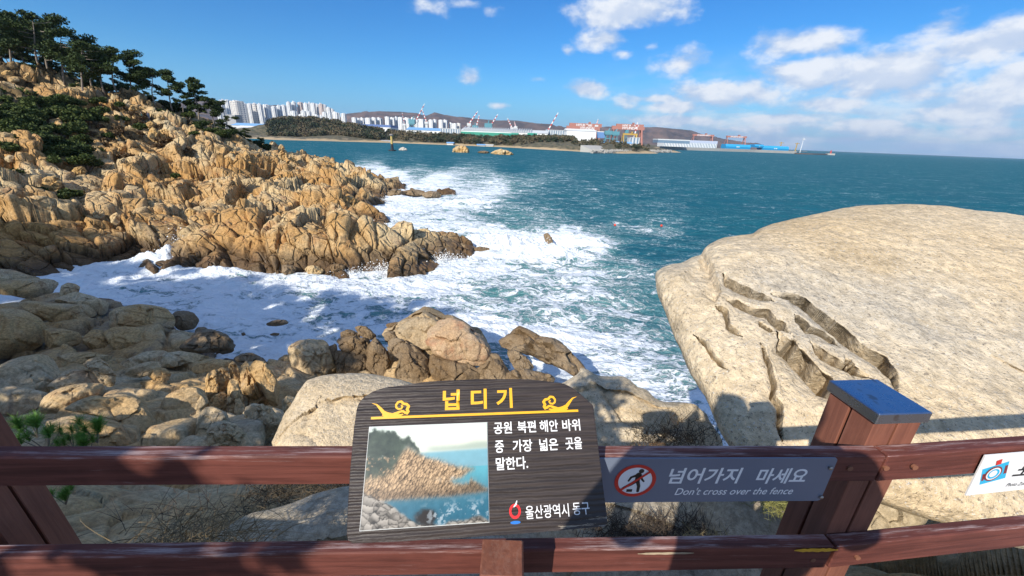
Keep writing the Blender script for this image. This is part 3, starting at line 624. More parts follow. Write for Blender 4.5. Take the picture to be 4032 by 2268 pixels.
RK = [
 ('sea_rock', Z8((1300, 140), (1380, 135), (1480, 170), (1570, 215), (1690, 290), (1765, 370), (1810, 430), (1815, 500), (1720, 545), (1500, 530), (1380, 510), (1250, 450), (1140, 400), (1060, 330), (1130, 270), (1230, 210)), 21.5, M_TAN, 'big humped tan rock standing highest at the water edge above the information board', .35, .6, .18, .55),
 ('ball_rock', Z8((1380, 300), (1440, 240), (1550, 225), (1660, 270), (1750, 345), (1815, 430), (1815, 500), (1770, 545), (1680, 555), (1560, 520), (1430, 480), (1370, 400)), 19.6, M_RED, 'rounded reddish rock bulging from the front of the humped tan rock', .35, .6, .12, .7),
 ('sea_rock', Z8((1400, 500), (1500, 510), (1640, 550), (1745, 565), (1765, 700), (1600, 720), (1420, 700), (1390, 600)), 18.6, gD, 'square brown rock directly under the rounded reddish rock', .3, .6, .10, .6),
 ('sea_rock', Z8((1830, 440), (1900, 500), (1975, 600), (1985, 720), (1760, 700), (1740, 600), (1810, 560)), 18.8, gD, 'brown rock shoulder right of the square block under the reddish rock', .3, .6, .12, .5),
 ('sea_rock', Z8((1050, 400), (1100, 375), (1160, 385), (1260, 450), (1350, 530), (1400, 700), (1200, 710), (1110, 630), (1140, 520), (1070, 480)), 18.9, gD, 'dark curved rock column leaning left of the square block under the reddish rock', .2, .6, .12, .45),
 ('sea_rock', Z8((890, 380), (960, 360), (1000, 400), (1045, 490), (1070, 640), (1000, 650), (890, 590), (890, 480)), 19.2, gD, 'tall grey brown rock column with a hollow, left of the dark curved column', .2, .6, .10, .5),
 ('sea_rock', Z8((795, 280), (830, 265), (880, 275), (960, 350), (900, 370), (830, 340)), 20.8, gD, 'small dark rock topping the column group left of the humped rock', .3, .6, .12, .5),
 ('sea_rock', Z8((680, 320), (740, 295), (790, 310), (830, 350), (760, 380), (690, 360)), 20.9, gD, 'flat grey block at the back of the column group, left of its top rock', .3, .6, .12, .5),
 ('sea_rock', Z8((650, 370), (760, 355), (880, 365), (915, 420), (870, 490), (740, 500), (690, 450)), 20.0, gD, 'lumpy grey brown rock in the middle of the column group', .3, .6, .14, .45),
 ('sea_rock', Z8((725, 500), (870, 490), (895, 540), (880, 640), (830, 680), (720, 670)), 19.0, gD, 'blocky brown rock at the foot of the column group', .25, .6, .10, .6),
 ('sea_rock', Z8((640, 450), (690, 460), (730, 500), (715, 650), (650, 640), (635, 550)), 19.1, gD, 'narrow dark rock wedge between the pale block and the brown block', .2, .6, .10, .6),
 ('sea_rock', Z8((578, 440), (640, 410), (660, 520), (640, 620), (600, 560)), 19.5, gD, 'thin black rock rib right of the pale block', .2, .6, .10, .6),
 ('sea_rock', Z8((1030, 250), (1110, 235), (1180, 245), (1150, 290), (1060, 310)), 22.5, gD, 'low wet black rock behind the humped tan rock on the left', .4, .5, .12, .5),
 ('sea_rock', Z8((1020, 320), (1080, 310), (1130, 350), (1140, 400), (1030, 395)), 20.6, gD, 'small brown rock wedged at the left foot of the humped tan rock', .3, .6, .12, .5),
 ('pale_rock', Z8((285, 450), (350, 400), (450, 392), (545, 398), (582, 500), (632, 630), (560, 680), (450, 690), (380, 670), (300, 580)), 18.9, gS, 'pale yellow upright block left of the dark column group', .25, .6, .10, .5),
 ('pale_rock', Z8((195, 525), (240, 495), (278, 500), (285, 610), (165, 610)), 19.2, gS, 'small yellow rock left of the pale upright block', .3, .6, .10, .5),
 ('sea_rock', Z8((1950, 370), (2010, 320), (2080, 288), (2160, 320), (2250, 360), (2330, 380), (2420, 430), (2510, 530), (2575, 620), (2570, 680), (2500, 660), (2420, 600), (2300, 550), (2180, 500), (2080, 470), (1990, 450)), 20.2, gD, 'long brown rock leaning right in the surf beside the board top', .25, .45, .16, .4),
 ('sea_rock', Z8((1980, 450), (2060, 470), (2130, 520), (2185, 570), (2150, 612), (2050, 600), (2000, 530)), 19.0, gD, 'lower brown rock below the long leaning rock in the surf', .25, .5, .14, .4),
 ('sea_rock', Z8((1985, 640), (2050, 610), (2150, 615), (2280, 640), (2350, 680), (2300, 740), (1980, 740)), 17.5, gD, 'low wet rock just above the arched top of the board', .4, .45, .12, .5),
 ('sea_rock', Z7((2450, 640), (2520, 610), (2620, 605), (2660, 640), (2560, 665), (2470, 660)), 25.2, gD, 'low black rock awash in the shaded inlet', .6, .4, .10, .5),
 ('sea_rock', Z7((2220, 730), (2250, 718), (2262, 745), (2230, 755)), 24.4, gD, 'tiny black rock showing in the shaded inlet, left of the low black rock', .5, .6, .10, .5),
 ('sea_rock', Z7((2480, 740), (2520, 725), (2570, 730), (2560, 755), (2500, 752)), 24.2, gD, 'tiny flat black rock just below the low black rock in the inlet', .6, .5, .10, .5),
 ('slab_rock', Z8((400, 690), (500, 655), (600, 637), (750, 632), (900, 640), (1060, 665), (1200, 700), (1500, 850), (1700, 1200), (1500, 1600), (600, 1600), (240, 1350), (130, 1190), (190, 1060), (230, 950), (300, 860), (340, 780)), 4.3, M_GRAN, 'large pale granite slab with an orange patch behind the left side of the board', .5, .28, .05, .8),
 ('pale_rock', Z3((120, 190), (135, 150), (180, 165), (230, 200), (300, 205), (400, 200), (450, 225), (500, 270), (550, 290), (600, 340), (660, 365), (720, 368), (790, 372), (850, 380), (930, 430), (960, 480), (1020, 540), (1090, 610), (1150, 760), (900, 900), (300, 900), (-100, 700), (-60, 300), (60, 230)), 4.6, M_GRAN, 'pale rounded granite rock between the board and the huge boulder', .5, .30, .06, .7),
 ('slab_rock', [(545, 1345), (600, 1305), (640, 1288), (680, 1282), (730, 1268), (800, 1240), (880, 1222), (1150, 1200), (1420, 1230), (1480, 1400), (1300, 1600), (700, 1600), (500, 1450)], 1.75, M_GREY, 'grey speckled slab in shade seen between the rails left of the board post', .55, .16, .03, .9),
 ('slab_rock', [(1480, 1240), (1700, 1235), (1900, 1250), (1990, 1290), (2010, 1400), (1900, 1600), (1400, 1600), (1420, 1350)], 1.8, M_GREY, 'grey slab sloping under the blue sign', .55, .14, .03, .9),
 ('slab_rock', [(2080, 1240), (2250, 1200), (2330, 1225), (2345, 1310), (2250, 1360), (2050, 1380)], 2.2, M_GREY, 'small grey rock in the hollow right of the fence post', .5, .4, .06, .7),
 ('boulder', Z7((0, 1040), (80, 1000), (200, 958), (320, 938), (430, 940), (540, 968), (575, 1080), (500, 1150), (440, 1180), (440, 1330), (300, 1460), (0, 1470), (-200, 1300), (-150, 1100)), 12.5, gS, 'big rounded boulder with a sunlit top at the left edge', .5, .5, .06, .7),
 ('boulder', Z7((440, 1165), (520, 1100), (620, 1070), (760, 1068), (860, 1110), (920, 1190), (850, 1235), (700, 1245), (470, 1250)), 13.0, gS, 'smooth tan boulder right of the sunlit boulder at the left edge', .5, .5, .06, .7),
 ('boulder', Z7((770, 1020), (830, 970), (900, 958), (980, 1010), (1060, 1100), (1060, 1190), (1000, 1232), (930, 1190), (870, 1100)), 13.6, gS, 'rust brown knob of rock with a white tip in the shaded rocks', .35, .6, .12, .5),
 ('boulder', Z7((360, 1420), (420, 1310), (520, 1245), (700, 1235), (900, 1200), (975, 1250), (900, 1290), (700, 1320), (620, 1400), (500, 1470), (380, 1470)), 11.6, gS, 'long grey slab in shade below the smooth tan boulder', .6, .35, .06, .7),
 ('boulder', Z9((480, 215), (560, 160), (700, 117), (800, 130), (900, 120), (1025, 125), (1075, 220), (1120, 300), (1150, 500), (1000, 560), (900, 480), (860, 300), (700, 240)), 9.4, gS, 'broad sunlit tan block standing above the upper rail on the left', .35, .5, .08, .6),
 ('boulder', Z9((365, 250), (480, 235), (640, 235), (800, 255), (900, 320), (970, 400), (1000, 520), (700, 600), (360, 560), (350, 400)), 8.2, gS, 'pale flat block behind the green pine sprigs', .4, .45, .07, .6),
 ('boulder', Z9((1170, 150), (1220, 100), (1300, 65), (1400, 45), (1505, 85), (1500, 170), (1430, 240), (1350, 302), (1260, 285), (1200, 240), (1170, 200)), 10.8, gS, 'rounded wedge of rock hanging over the dark gap', .35, .5, .06, .8),
 ('boulder', Z7((1290, 1180), (1400, 1150), (1500, 1140), (1540, 1190), (1480, 1240), (1330, 1230)), 14.3, gS, 'small shaded brown rock above the rounded wedge', .5, .5, .08, .6),
 ('boulder', Z7((1360, 1120), (1380, 1070), (1450, 1045), (1520, 1050), (1570, 1110), (1540, 1170), (1430, 1165)), 14.6, gS, 'rounded rock with a lit left end above the small brown rock', .4, .55, .08, .7),
 ('boulder', Z7((1140, 1090), (1200, 1050), (1330, 1000), (1450, 990), (1480, 1030), (1400, 1100), (1280, 1140), (1160, 1120)), 15.4, gS, 'long rock with a sunlit yellow end among the shaded rocks', .5, .45, .06, .7),
 ('rock_blade', Z7((1890, 1170), (1930, 1100), (1985, 1085), (2000, 1200), (2020, 1290), (1990, 1345), (1930, 1340), (1900, 1280)), 13.6, gS, 'leftmost pale upright blade in the row of standing rocks', .15, .6, .12, .5),
 ('rock_blade', Z7((1990, 1090), (2040, 1060), (2090, 1070), (2105, 1180), (2080, 1270), (2040, 1290), (2005, 1250)), 14.0, gS, 'short pale blade second from the left in the row of standing rocks', .15, .6, .12, .5),
 ('rock_blade', Z7((2110, 1040), (2150, 1005), (2190, 1015), (2215, 1150), (2230, 1300), (2190, 1320), (2140, 1220)), 14.4, gS, 'slim tan blade in the middle of the row of standing rocks', .15, .6, .12, .5),
 ('rock_blade', Z7((2215, 1050), (2240, 1015), (2285, 1020), (2330, 1110), (2430, 1230), (2530, 1420), (2480, 1440), (2330, 1360), (2240, 1260), (2225, 1150)), 14.0, gS, 'long rough blade leaning right in the row of standing rocks', .15, .5, .14, .45),
 ('rock_blade', Z7((2310, 1060), (2360, 1005), (2440, 1010), (2490, 1070), (2565, 1180), (2550, 1390), (2490, 1390), (2420, 1260), (2350, 1150)), 13.8, gS, 'broad smooth yellow blade at the right end of the row of standing rocks', .15, .45, .07, .7),
 ('rock_blade', Z7((2095, 1210), (2140, 1170), (2185, 1190), (2230, 1350), (2260, 1500), (2240, 1680), (2120, 1690), (2090, 1500), (2100, 1330)), 12.2, gS, 'tall thin blade standing lowest in the row of standing rocks', .15, .6, .14, .45),
 ('boulder', Z7((1910, 1360), (1960, 1310), (2060, 1270), (2090, 1330), (2070, 1440), (1950, 1440)), 12.4, gS, 'angular rock with a lit top at the foot of the standing blades', .3, .6, .12, .5),
 ('boulder', Z9((1505, 400), (1530, 330), (1600, 300), (1690, 310), (1790, 400), (1800, 480), (1600, 530), (1520, 480)), 8.2, gS, 'crumpled sunlit rock just above the upper rail left of the granite slab', .35, .6, .16, .4),
 ('boulder', Z9((1770, 200), (1850, 170), (1940, 190), (2030, 260), (2020, 370), (1960, 420), (1850, 400), (1800, 320)), 9.6, gS, 'folded brown rock left of the large granite slab', .3, .6, .16, .4),
 ('boulder', Z9((2040, 150), (2080, 110), (2140, 120), (2120, 230), (2060, 250)), 9.8, gS, 'small tan rock tucked against the left edge of the granite slab', .3, .6, .08, .6),
 ('boulder', Z9((1365, 290), (1410, 262), (1450, 275), (1430, 330), (1375, 335)), 9.9, gS, 'small pale stone stuck under the rounded wedge', .3, .6, .08, .6),
 ('boulder', Z9((1430, 300), (1480, 200), (1560, 195), (1630, 230), (1660, 330), (1600, 310), (1520, 340), (1510, 470), (1420, 470)), 8.9, gS, 'grey shaded rock above the crumpled sunlit rock', .3, .55, .1, .5),
 ('boulder', Z7((0, 140), (120, 150), (250, 190), (390, 228), (340, 262), (200, 262), (0, 270), (-150, 200)), 31.0, gS, 'flat brown boulder farthest along the left shore', .55, .4, .05, .8),
 ('boulder', Z7((0, 270), (150, 238), (300, 230), (450, 238), (560, 280), (555, 390), (480, 435), (330, 430), (130, 380), (0, 370), (-150, 320)), 28.5, gS, 'long tan boulder second from the far end of the left shore', .5, .45, .05, .8),
 ('boulder', Z7((560, 300), (620, 268), (690, 275), (732, 305), (715, 370), (620, 410), (550, 405)), 28.0, gS, 'rust brown rock nose touching the foam of the inlet', .4, .5, .08, .6),
 ('boulder', Z7((190, 455), (330, 440), (500, 462), (780, 465), (890, 540), (920, 600), (760, 625), (640, 660), (500, 660), (400, 600), (280, 540)), 24.5, gS, 'broad tan boulder in the middle of the shaded left shore', .5, .42, .06, .7),
 ('boulder', Z7((480, 440), (560, 400), (700, 350), (850, 390), (1000, 450), (985, 520), (930, 570), (830, 480), (650, 460)), 26.0, gS, 'grey ridge of rock along the inlet behind the broad tan boulder', .5, .42, .06, .7),
 ('boulder', Z7((0, 520), (130, 515), (260, 545), (370, 610), (430, 700), (438, 770), (350, 860), (250, 940), (0, 970), (-200, 800)), 20.5, gS, 'large smooth brown boulder at the left frame edge in shade', .45, .42, .04, .9),
 ('boulder', Z7((1000, 560), (1080, 500), (1250, 470), (1400, 480), (1520, 510), (1610, 600), (1600, 690), (1450, 690), (1280, 700), (1040, 660)), 23.6, gS, 'wide dark slab beside the inlet, left of the black knob', .5, .45, .08, .6),
 ('boulder', Z7((970, 730), (1040, 680), (1200, 678), (1330, 700), (1430, 800), (1340, 860), (1250, 900), (1090, 920), (1010, 830)), 21.2, gS, 'big flat grey slab in the centre of the shaded left shore', .55, .4, .06, .7),
 ('boulder', Z7((760, 780), (850, 700), (960, 710), (1000, 830), (1050, 915), (900, 900), (790, 850)), 21.0, gS, 'wedge of brown grey rock left of the big flat grey slab', .5, .45, .08, .6),
 ('boulder', Z7((400, 700), (520, 690), (700, 700), (770, 780), (740, 840), (560, 880), (420, 850)), 20.8, gS, 'brown grey slab right of the large smooth brown boulder', .55, .4, .08, .6),
 ('boulder', Z7((1560, 560), (1600, 530), (1700, 528), (1780, 545), (1825, 610), (1790, 680), (1680, 712), (1620, 680)), 25.4, gD, 'black wet knob jutting into the shaded inlet', .4, .6, .08, .6),
 ('boulder', Z7((1790, 710), (1820, 675), (1880, 672), (1920, 700), (1870, 730), (1800, 735)), 23.6, gD, 'small black rock on the point below the black knob', .4, .6, .08, .6),
 ('boulder', Z7((1650, 850), (1750, 770), (1850, 715), (1960, 700), (2060, 740), (2130, 800), (2165, 885), (2100, 930), (1950, 900), (1800, 900), (1690, 900)), 20.8, gD, 'dark pointed rock mass ending the left shore at the inlet', .4, .5, .12, .45),
 ('boulder', Z7((1400, 990), (1500, 920), (1650, 895), (1800, 920), (1960, 960), (1900, 990), (1750, 1000), (1600, 1040), (1480, 1040)), 18.0, gS, 'long rounded brown slab above the standing blades', .5, .42, .06, .7),
 ('boulder', Z7((1770, 1050), (1850, 990), (2000, 970), (2150, 990), (2100, 1040), (1990, 1060), (1880, 1090), (1800, 1110)), 16.2, gS, 'rounded slab directly behind the standing blades', .5, .42, .06, .7),
 ('boulder', Z7((2150, 960), (2230, 920), (2320, 912), (2400, 950), (2490, 1040), (2500, 1070), (2420, 1020), (2300, 1000), (2200, 1000)), 18.2, gD, 'dark rock crest behind the broad yellow blade at the water', .35, .5, .1, .5),
 ('boulder', Z7((500, 960), (620, 920), (800, 900), (980, 935), (1100, 930), (980, 990), (800, 1010), (640, 1010)), 17.0, gS, 'flat layered grey slab above the rust brown knob', .6, .4, .06, .7),
 ('boulder', Z7((1100, 1010), (1200, 960), (1330, 900), (1500, 890), (1560, 930), (1450, 980), (1300, 1010), (1180, 1050)), 17.6, gS, 'thin layered slab left of the long rounded brown slab', .6, .4, .06, .7),
 ('boulder', Z9((-40, 70), (80, 40), (250, 60), (370, 110), (300, 200), (240, 240), (100, 240), (-50, 220)), 10.4, gS, 'shaded slab against the left fence post', .5, .45, .06, .7),
 ('boulder', Z9((270, 230), (300, 130), (420, 60), (600, 20), (750, 30), (780, 90), (600, 120), (480, 180), (420, 240), (300, 260)), 10.6, gS, 'grey humped slab between the left post and the broad tan block', .55, .42, .06, .7),
 ('boulder', [(380, 1040), (420, 1000), (470, 970), (520, 1000), (500, 1030), (420, 1090), (395, 1110)], 11.5, gS, 'shaded rock filling the gap behind the rounded wedge', .45, .5, .08, .6),
]
for i, (nm, poly, Y, m_, lab, up, th, am, ce) in enumerate(RK):
    big = Y < 6
    cc_ = np.mean(poly, 0); sc0 = 1.0 if Y < 6 else (1.16 if Y < 22 and 'rock' in nm else 1.08); poly = [tuple(cc_ + (np.array(q) - cc_) * sc0) for q in poly]
    rock(nm, poly, Y, m_, lab, 'boulder' if 'boulder' in nm else 'rock', up=up, thick=th * 1.15, seed=10 + i, M=200 if big else 96, KR=60 if big else 26, amp=am, cell=ce,
         ex=3.2 if nm != 'ball_rock' else 2.6, ez=1.7 if nm != 'ball_rock' else 1.8)
# ------------------------------------------------------------------ pines
def tufts(centres, radii, n, size, rng, flat=0.35):
    """n small needle fans spread through flattened pads"""
    C_ = np.array(centres); R_ = np.array(radii); w = R_ ** 2; w = w / w.sum()
    k = rng.choice(len(C_), n, p=w); u = rng.normal(size=(n, 3)); u /= np.linalg.norm(u, axis=1, keepdims=True)
    rr = rng.random(n) ** 0.45
    p = C_[k] + u * (R_[k] * rr)[:, None] * np.array([1, 1, flat])
    d = rng.normal(size=(n, 3)); d[:, 2] = np.abs(d[:, 2]) * 0.6 + 0.15; d /= np.linalg.norm(d, axis=1, keepdims=True)
    s = rng.normal(size=(n, 3)); s = np.cross(d, s); s /= np.linalg.norm(s, axis=1, keepdims=True) + 1e-9
    sz = size * (0.6 + 0.8 * rng.random(n))[:, None]
    a = p - s * sz * 0.5; b = p + s * sz * 0.5; c = p + d * sz * 1.1 + s * sz * 0.3; e = p + d * sz * 1.1 - s * sz * 0.3
    V = np.stack([a, b, c, e], 1).reshape(-1, 3); Fq = np.arange(4 * n).reshape(-1, 4)
    return V, Fq
def make_pine(name, seed, h=8.0, lean=1.2, flag=1.2, n=2600, base=0.45, spread=2.5, pointed=False, lab='', size=0.19, npad=11, pads_flat=0.48, group=None):
    rng = np.random.default_rng(seed); rd = random.Random(seed)
    root = empty(name, (0, 0, 0), lab, 'tree', group)
    t = MB(); tp = []
    wob = rd.uniform(-.4, .4)
    for i in range(9):
        s = i / 8; tp.append((lean * s ** 1.6 + wob * math.sin(s * 5), 0.4 * wob * math.sin(s * 4 + 1), h * 0.93 * s - 0.3 * (i == 0)))
    t.tube(tp, [0.021 * h * (1 - 0.8 * s / 8) for s in range(9)], 7)
    cs, rs = [], []
    for k in range(npad):
        s = base + (1 - base) * (k + 0.4) / npad; i = min(int(s * 8), 7); fr = s * 8 - i
        p = [tp[i][j] * (1 - fr) + tp[i + 1][j] * fr for j in range(3)]
        top = (s - base) / (1 - base)
        reach = spread * ((1.05 - 0.9 * top) if pointed else (0.55 + 0.75 * math.sin(math.pi * min(1, top * 0.62 + 0.2)))) * rd.uniform(.6, 1.1) * (0.35 if (top > 0.9 and not pointed) else 1)
        a = rd.uniform(0, 6.283) if not pointed else k * 2.4
        ex, ey = math.cos(a) * reach + flag * reach * 0.35, math.sin(a) * reach
        q = (p[0] + ex, p[1] + ey, p[2] + 0.10 * h * rd.uniform(0.1, 0.9) * (0.5 if pointed else 1))
        mid = (p[0] + ex * .5, p[1] + ey * .5, p[2] + (q[2] - p[2]) * .2)
        t.tube([p, mid, q], [0.007 * h, 0.005 * h, 0.002 * h], 4)
        pr_ = spread * rd.uniform(0.36, 0.52) * (0.6 if pointed else 1)
        cs.append(q); rs.append(pr_)
        for _ in range(2 if pointed else 5):
            f = rd.uniform(.35, 1.15); cs.append((p[0] + ex * f + rd.uniform(-.5, .5) * pr_, p[1] + ey * f + rd.uniform(-.6, .6) * pr_, mid[2] + (q[2] - mid[2]) * f + rd.uniform(-.35, .55))); rs.append(pr_ * rd.uniform(.35, .75))
    cs.append((tp[-1][0] + .1, tp[-1][1], tp[-1][2] + .1)); rs.append(spread * (.14 if pointed else .34))
    t.build('trunk', M_BARK, root, True)
    V, Fq = tufts(cs, rs, n, size, rng, pads_flat)
    raw('crown', V, Fq, M_PINE, root)
    return root
def make_scrub(name, seed, r=1.6, n=900, size=0.24, m_=None, lab='', cat='shrub'):
    rng = np.random.default_rng(seed); rd = random.Random(seed); root = empty(name, (0, 0, 0), lab, cat); t = MB(); cs, rs = [], []
    for k in range(7):
        a = rd.uniform(0, 6.28); q = (math.cos(a) * r * rd.uniform(.2, .9), math.sin(a) * r * rd.uniform(.2, .8), r * rd.uniform(.25, .75))
        t.tube([(0, 0, -.3), (q[0] * .5, q[1] * .5, q[2] * .4), q], [.05 * r, .035 * r, .012 * r], 4); cs.append(q); rs.append(r * rd.uniform(.3, .5))
    t.build('trunk', M_BARK, root, True); V, Fq = tufts(cs, rs, n, size, rng, .6); raw('crown', V, Fq, m_ or M_SHRUB, root)
    return root
def hit(dx, dy, Y0=None):
    d = ray(dx, dy); d = d / d[1]
    ys = np.arange(35, 170, 0.5); pts = CC[None] + ys[:, None] * d[None]
    hz_ = HF(pts[:, :2] / 30.0); k = np.where(pts[:, 2] < hz_)[0]
    if len(k): return pts[k[0]]
    p = P(dx, dy, Y0 or 110); return p
PROTO = {}
def place(kind, maker, loc, s, rz, label, group=None, sz=None):
    if kind not in PROTO:
        o = maker(); PROTO[kind] = o
    else: o = copy_tree(PROTO[kind])
    o.location = tuple(loc); o.rotation_euler = (0, 0, rz); o.scale = (s, s, sz or s); o['label'] = label
    if group: o['group'] = group
    elif 'group' in o.keys(): del o['group']
    return o
PINES = {k: (lambda k=k: make_pine('pine_tree', 40 + k, 8.0, [1.6, 0.6, 2.2, 0.9, 1.2][k], [1.0, 1.2, 1.5, .8, 1.3][k], 5600, [.42, .5, .38, .3, .45][k], [2.5, 2.2, 2.8, 2.6, 2.3][k])) for k in range(5)}
PINES[5] = lambda: make_pine('pine_tree', 77, 8.0, 0.9, 1.4, 5000, .22, 3.0, True, npad=14)
BIG = [  # base (dx,dy), top dy, variant, label
 (30, 172, 34, 2, 'pine with a curved bare trunk at the far left of the ridge'), (2, 168, 38, 0, 'dark pine cut by the left frame edge on the ridge'),
 (68, 178, 55, 1, 'dark pine right behind the leftmost curved pine'), (110, 185, 38, 3, 'tallest dark pine on the ridge with a broad flat top'), (131, 212, 62, 0, 'pine with long pale bare trunks right of the tallest pine'),
 (160, 205, 78, 2, 'flat crowned pine spreading right below the tallest pine'), (208, 236, 106, 2, 'leaning pine whose pale trunk bends to the left on the ridge'), (178, 220, 112, 1, 'slim pine between the two pale trunked pines'),
 (232, 222, 118, 0, 'dark pine filling the gap right of the leaning pale pine'), (262, 232, 132, 1, 'small pine standing left of the broad layered pine'), (296, 232, 121, 3, 'broad layered pine in the middle of the ridge'), (335, 240, 138, 4, 'pine with a wind-swept crown right of the broad layered pine'),
 (352, 256, 172, 1, 'short dark pine in the dip of the ridge'), (392, 262, 172, 3, 'layered pine right of the dip in the ridge'), (432, 272, 180, 4, 'pine with a ragged flat crown second from the right end of the ridge'),
 (462, 290, 232, 0, 'small dark pine just left of the pointed pine'), (500, 309, 194, 5, 'pointed pine with long bare branches at the right end of the ridge'),
 (540, 318, 246, 1, 'low pine just right of the pointed pine'), (575, 345, 290, 3, 'dense low pine stepping down towards the sea'), (612, 358, 322, 0, 'low dark pine next to last towards the sea'), (648, 370, 344, 2, 'last low pine above the stacked rock')]
for i, (bx, by, ty, k, lab) in enumerate(BIG):
    p = hit(bx, by, 100 + bx * 0.03); dep = (p - CC) @ CF; dd = np.hypot(p[0], p[1])
    e1 = math.atan2(p[2] - H, dd); r2 = ray(bx, ty); e2 = math.atan2(r2[2], np.hypot(r2[0], r2[1]))
    h = dd * (math.tan(e2) - math.tan(e1)); s = h / 7.9
    place(k, PINES[k], (p[0], p[1], p[2] - 0.3), s, random.Random(i).uniform(-.5, .5), lab)
rd = random.Random(5)
FILL = [(20, 120, .9), (60, 130, 1.), (90, 140, .9), (125, 150, .9), (150, 165, .85), (190, 175, .85), (215, 185, .8), (250, 195, .8), (285, 205, .75), (320, 215, .75), (360, 225, .6), (400, 245, .55), (455, 265, .5), (10, 150, .9), (45, 155, .8), (140, 190, .7), (170, 200, .6), (240, 215, .6), (380, 250, .5), (480, 285, .45), (560, 330, .4), (590, 345, .4), (525, 312, .45)]
for i, (dx, dy, s) in enumerate(FILL):
    p = P(dx, dy + 42 * s, 118 + dx * 0.03 + rd.uniform(-3, 6)); p[2] = max(hz(p[0], p[1]) - .2, p[2] - 1.5)
    place(3 if i % 2 else 0, PINES[0], p, s * .8, rd.uniform(0, 6), 'dark pine standing behind the front row of ridge pines', 'pines behind the front row on the ridge')
SCR = [(137, 285, 1.6), (55, 290, 1.9), (27, 325, 1.8), (82, 328, 1.9), (164, 300, 1.7), (232, 300, 1.6), (190, 320, 1.6), (68, 368, 2.0), (137, 378, 2.0), (30, 392, 1.7), (100, 396, 2.0), (140, 398, 1.9), (178, 392, 1.9), (219, 425, 1.8), (60, 450, 1.2), (98, 492, 1.0), (178, 508, 1.3), (310, 512, 1.2), (22, 535, 1.0), (120, 420, 1.4), (190, 412, 1.5),
       (250, 290, 1.3), (105, 300, 1.5), (15, 270, 1.6), (350, 330, 1.2), (270, 350, 1.0), (310, 305, 1.0), (50, 345, 1.7), (110, 345, 1.8), (5, 350, 1.7), (155, 345, 1.6), (205, 365, 1.4), (240, 385, 1.1), (490, 345, 1.0), (560, 352, 1.6), (600, 362, 1.6), (640, 372, 1.3), (530, 340, 1.2), (30, 240, 1.6), (150, 262, 1.4), (200, 270, 1.3), (250, 262, 1.2), (300, 272, 1.0), (475, 300, 1.4), (420, 292, 1.2), (440, 450, .8)]
SCR += [(rd.uniform(0, 250), 0, rd.uniform(1.3, 2.0)) for _ in range(26)]
SCR = [(a, (b or rd.uniform(245 + a * .12, 400 - a * .25)), r) for a, b, r in SCR]
for i, (dx, dy, r) in enumerate(SCR):
    p = hit(dx, dy, 112)
    place('s%d' % (i % 3), lambda i=i: make_scrub('pine_shrub', 60 + i % 3, 1.6, 2200, .17), (p[0], p[1], p[2] - .1), r / 1.6 * 1.5, rd.uniform(0, 6), 'low spreading green pine shrub on the headland slope', 'low pine shrubs on the headland slope')
RDG = [(100, 190), (120, 198), (145, 205), (165, 215), (185, 212), (205, 225), (225, 215), (245, 225), (262, 228), (285, 228), (315, 235), (345, 245), (372, 252), (400, 262), (425, 268), (450, 282), (470, 292), (520, 318), (545, 330), (575, 345), (605, 358), (630, 366), (80, 182), (60, 178), (655, 374), (590, 352), (560, 338), (535, 325), (500, 318), (30, 300), (60, 320), (20, 345), (50, 372), (100, 372), (150, 385), (180, 395), (110, 330)]
for i, (dx, dy) in enumerate(RDG):
    p = hit(dx, dy + 6, 118); place('r%d' % (i % 2), lambda i=i: make_scrub('dense_shrub', 160 + i % 2, 2.4, 3000, .22, M_PINE), (p[0], p[1] + 1.0, p[2] - .2), rd.uniform(.8, 1.25), rd.uniform(0, 6), 'dark green undergrowth filling the space beneath the ridge pines', 'undergrowth beneath the ridge pines')
for i in range(70):
    dx = rd.uniform(0, 480); dy = 250 + dx * 0.12 + rd.uniform(0, 120); p = hit(dx, dy, 112)
    place('b%d' % (i % 2), lambda i=i: make_scrub('dry_bush', 90 + i % 2, 1.0, 500, .18, M_BROWNSCRUB), (p[0], p[1], p[2] - .1), rd.uniform(.8, 1.5), rd.uniform(0, 6), 'small rust brown bush among the slope rocks', 'rust brown bushes on the headland slope')
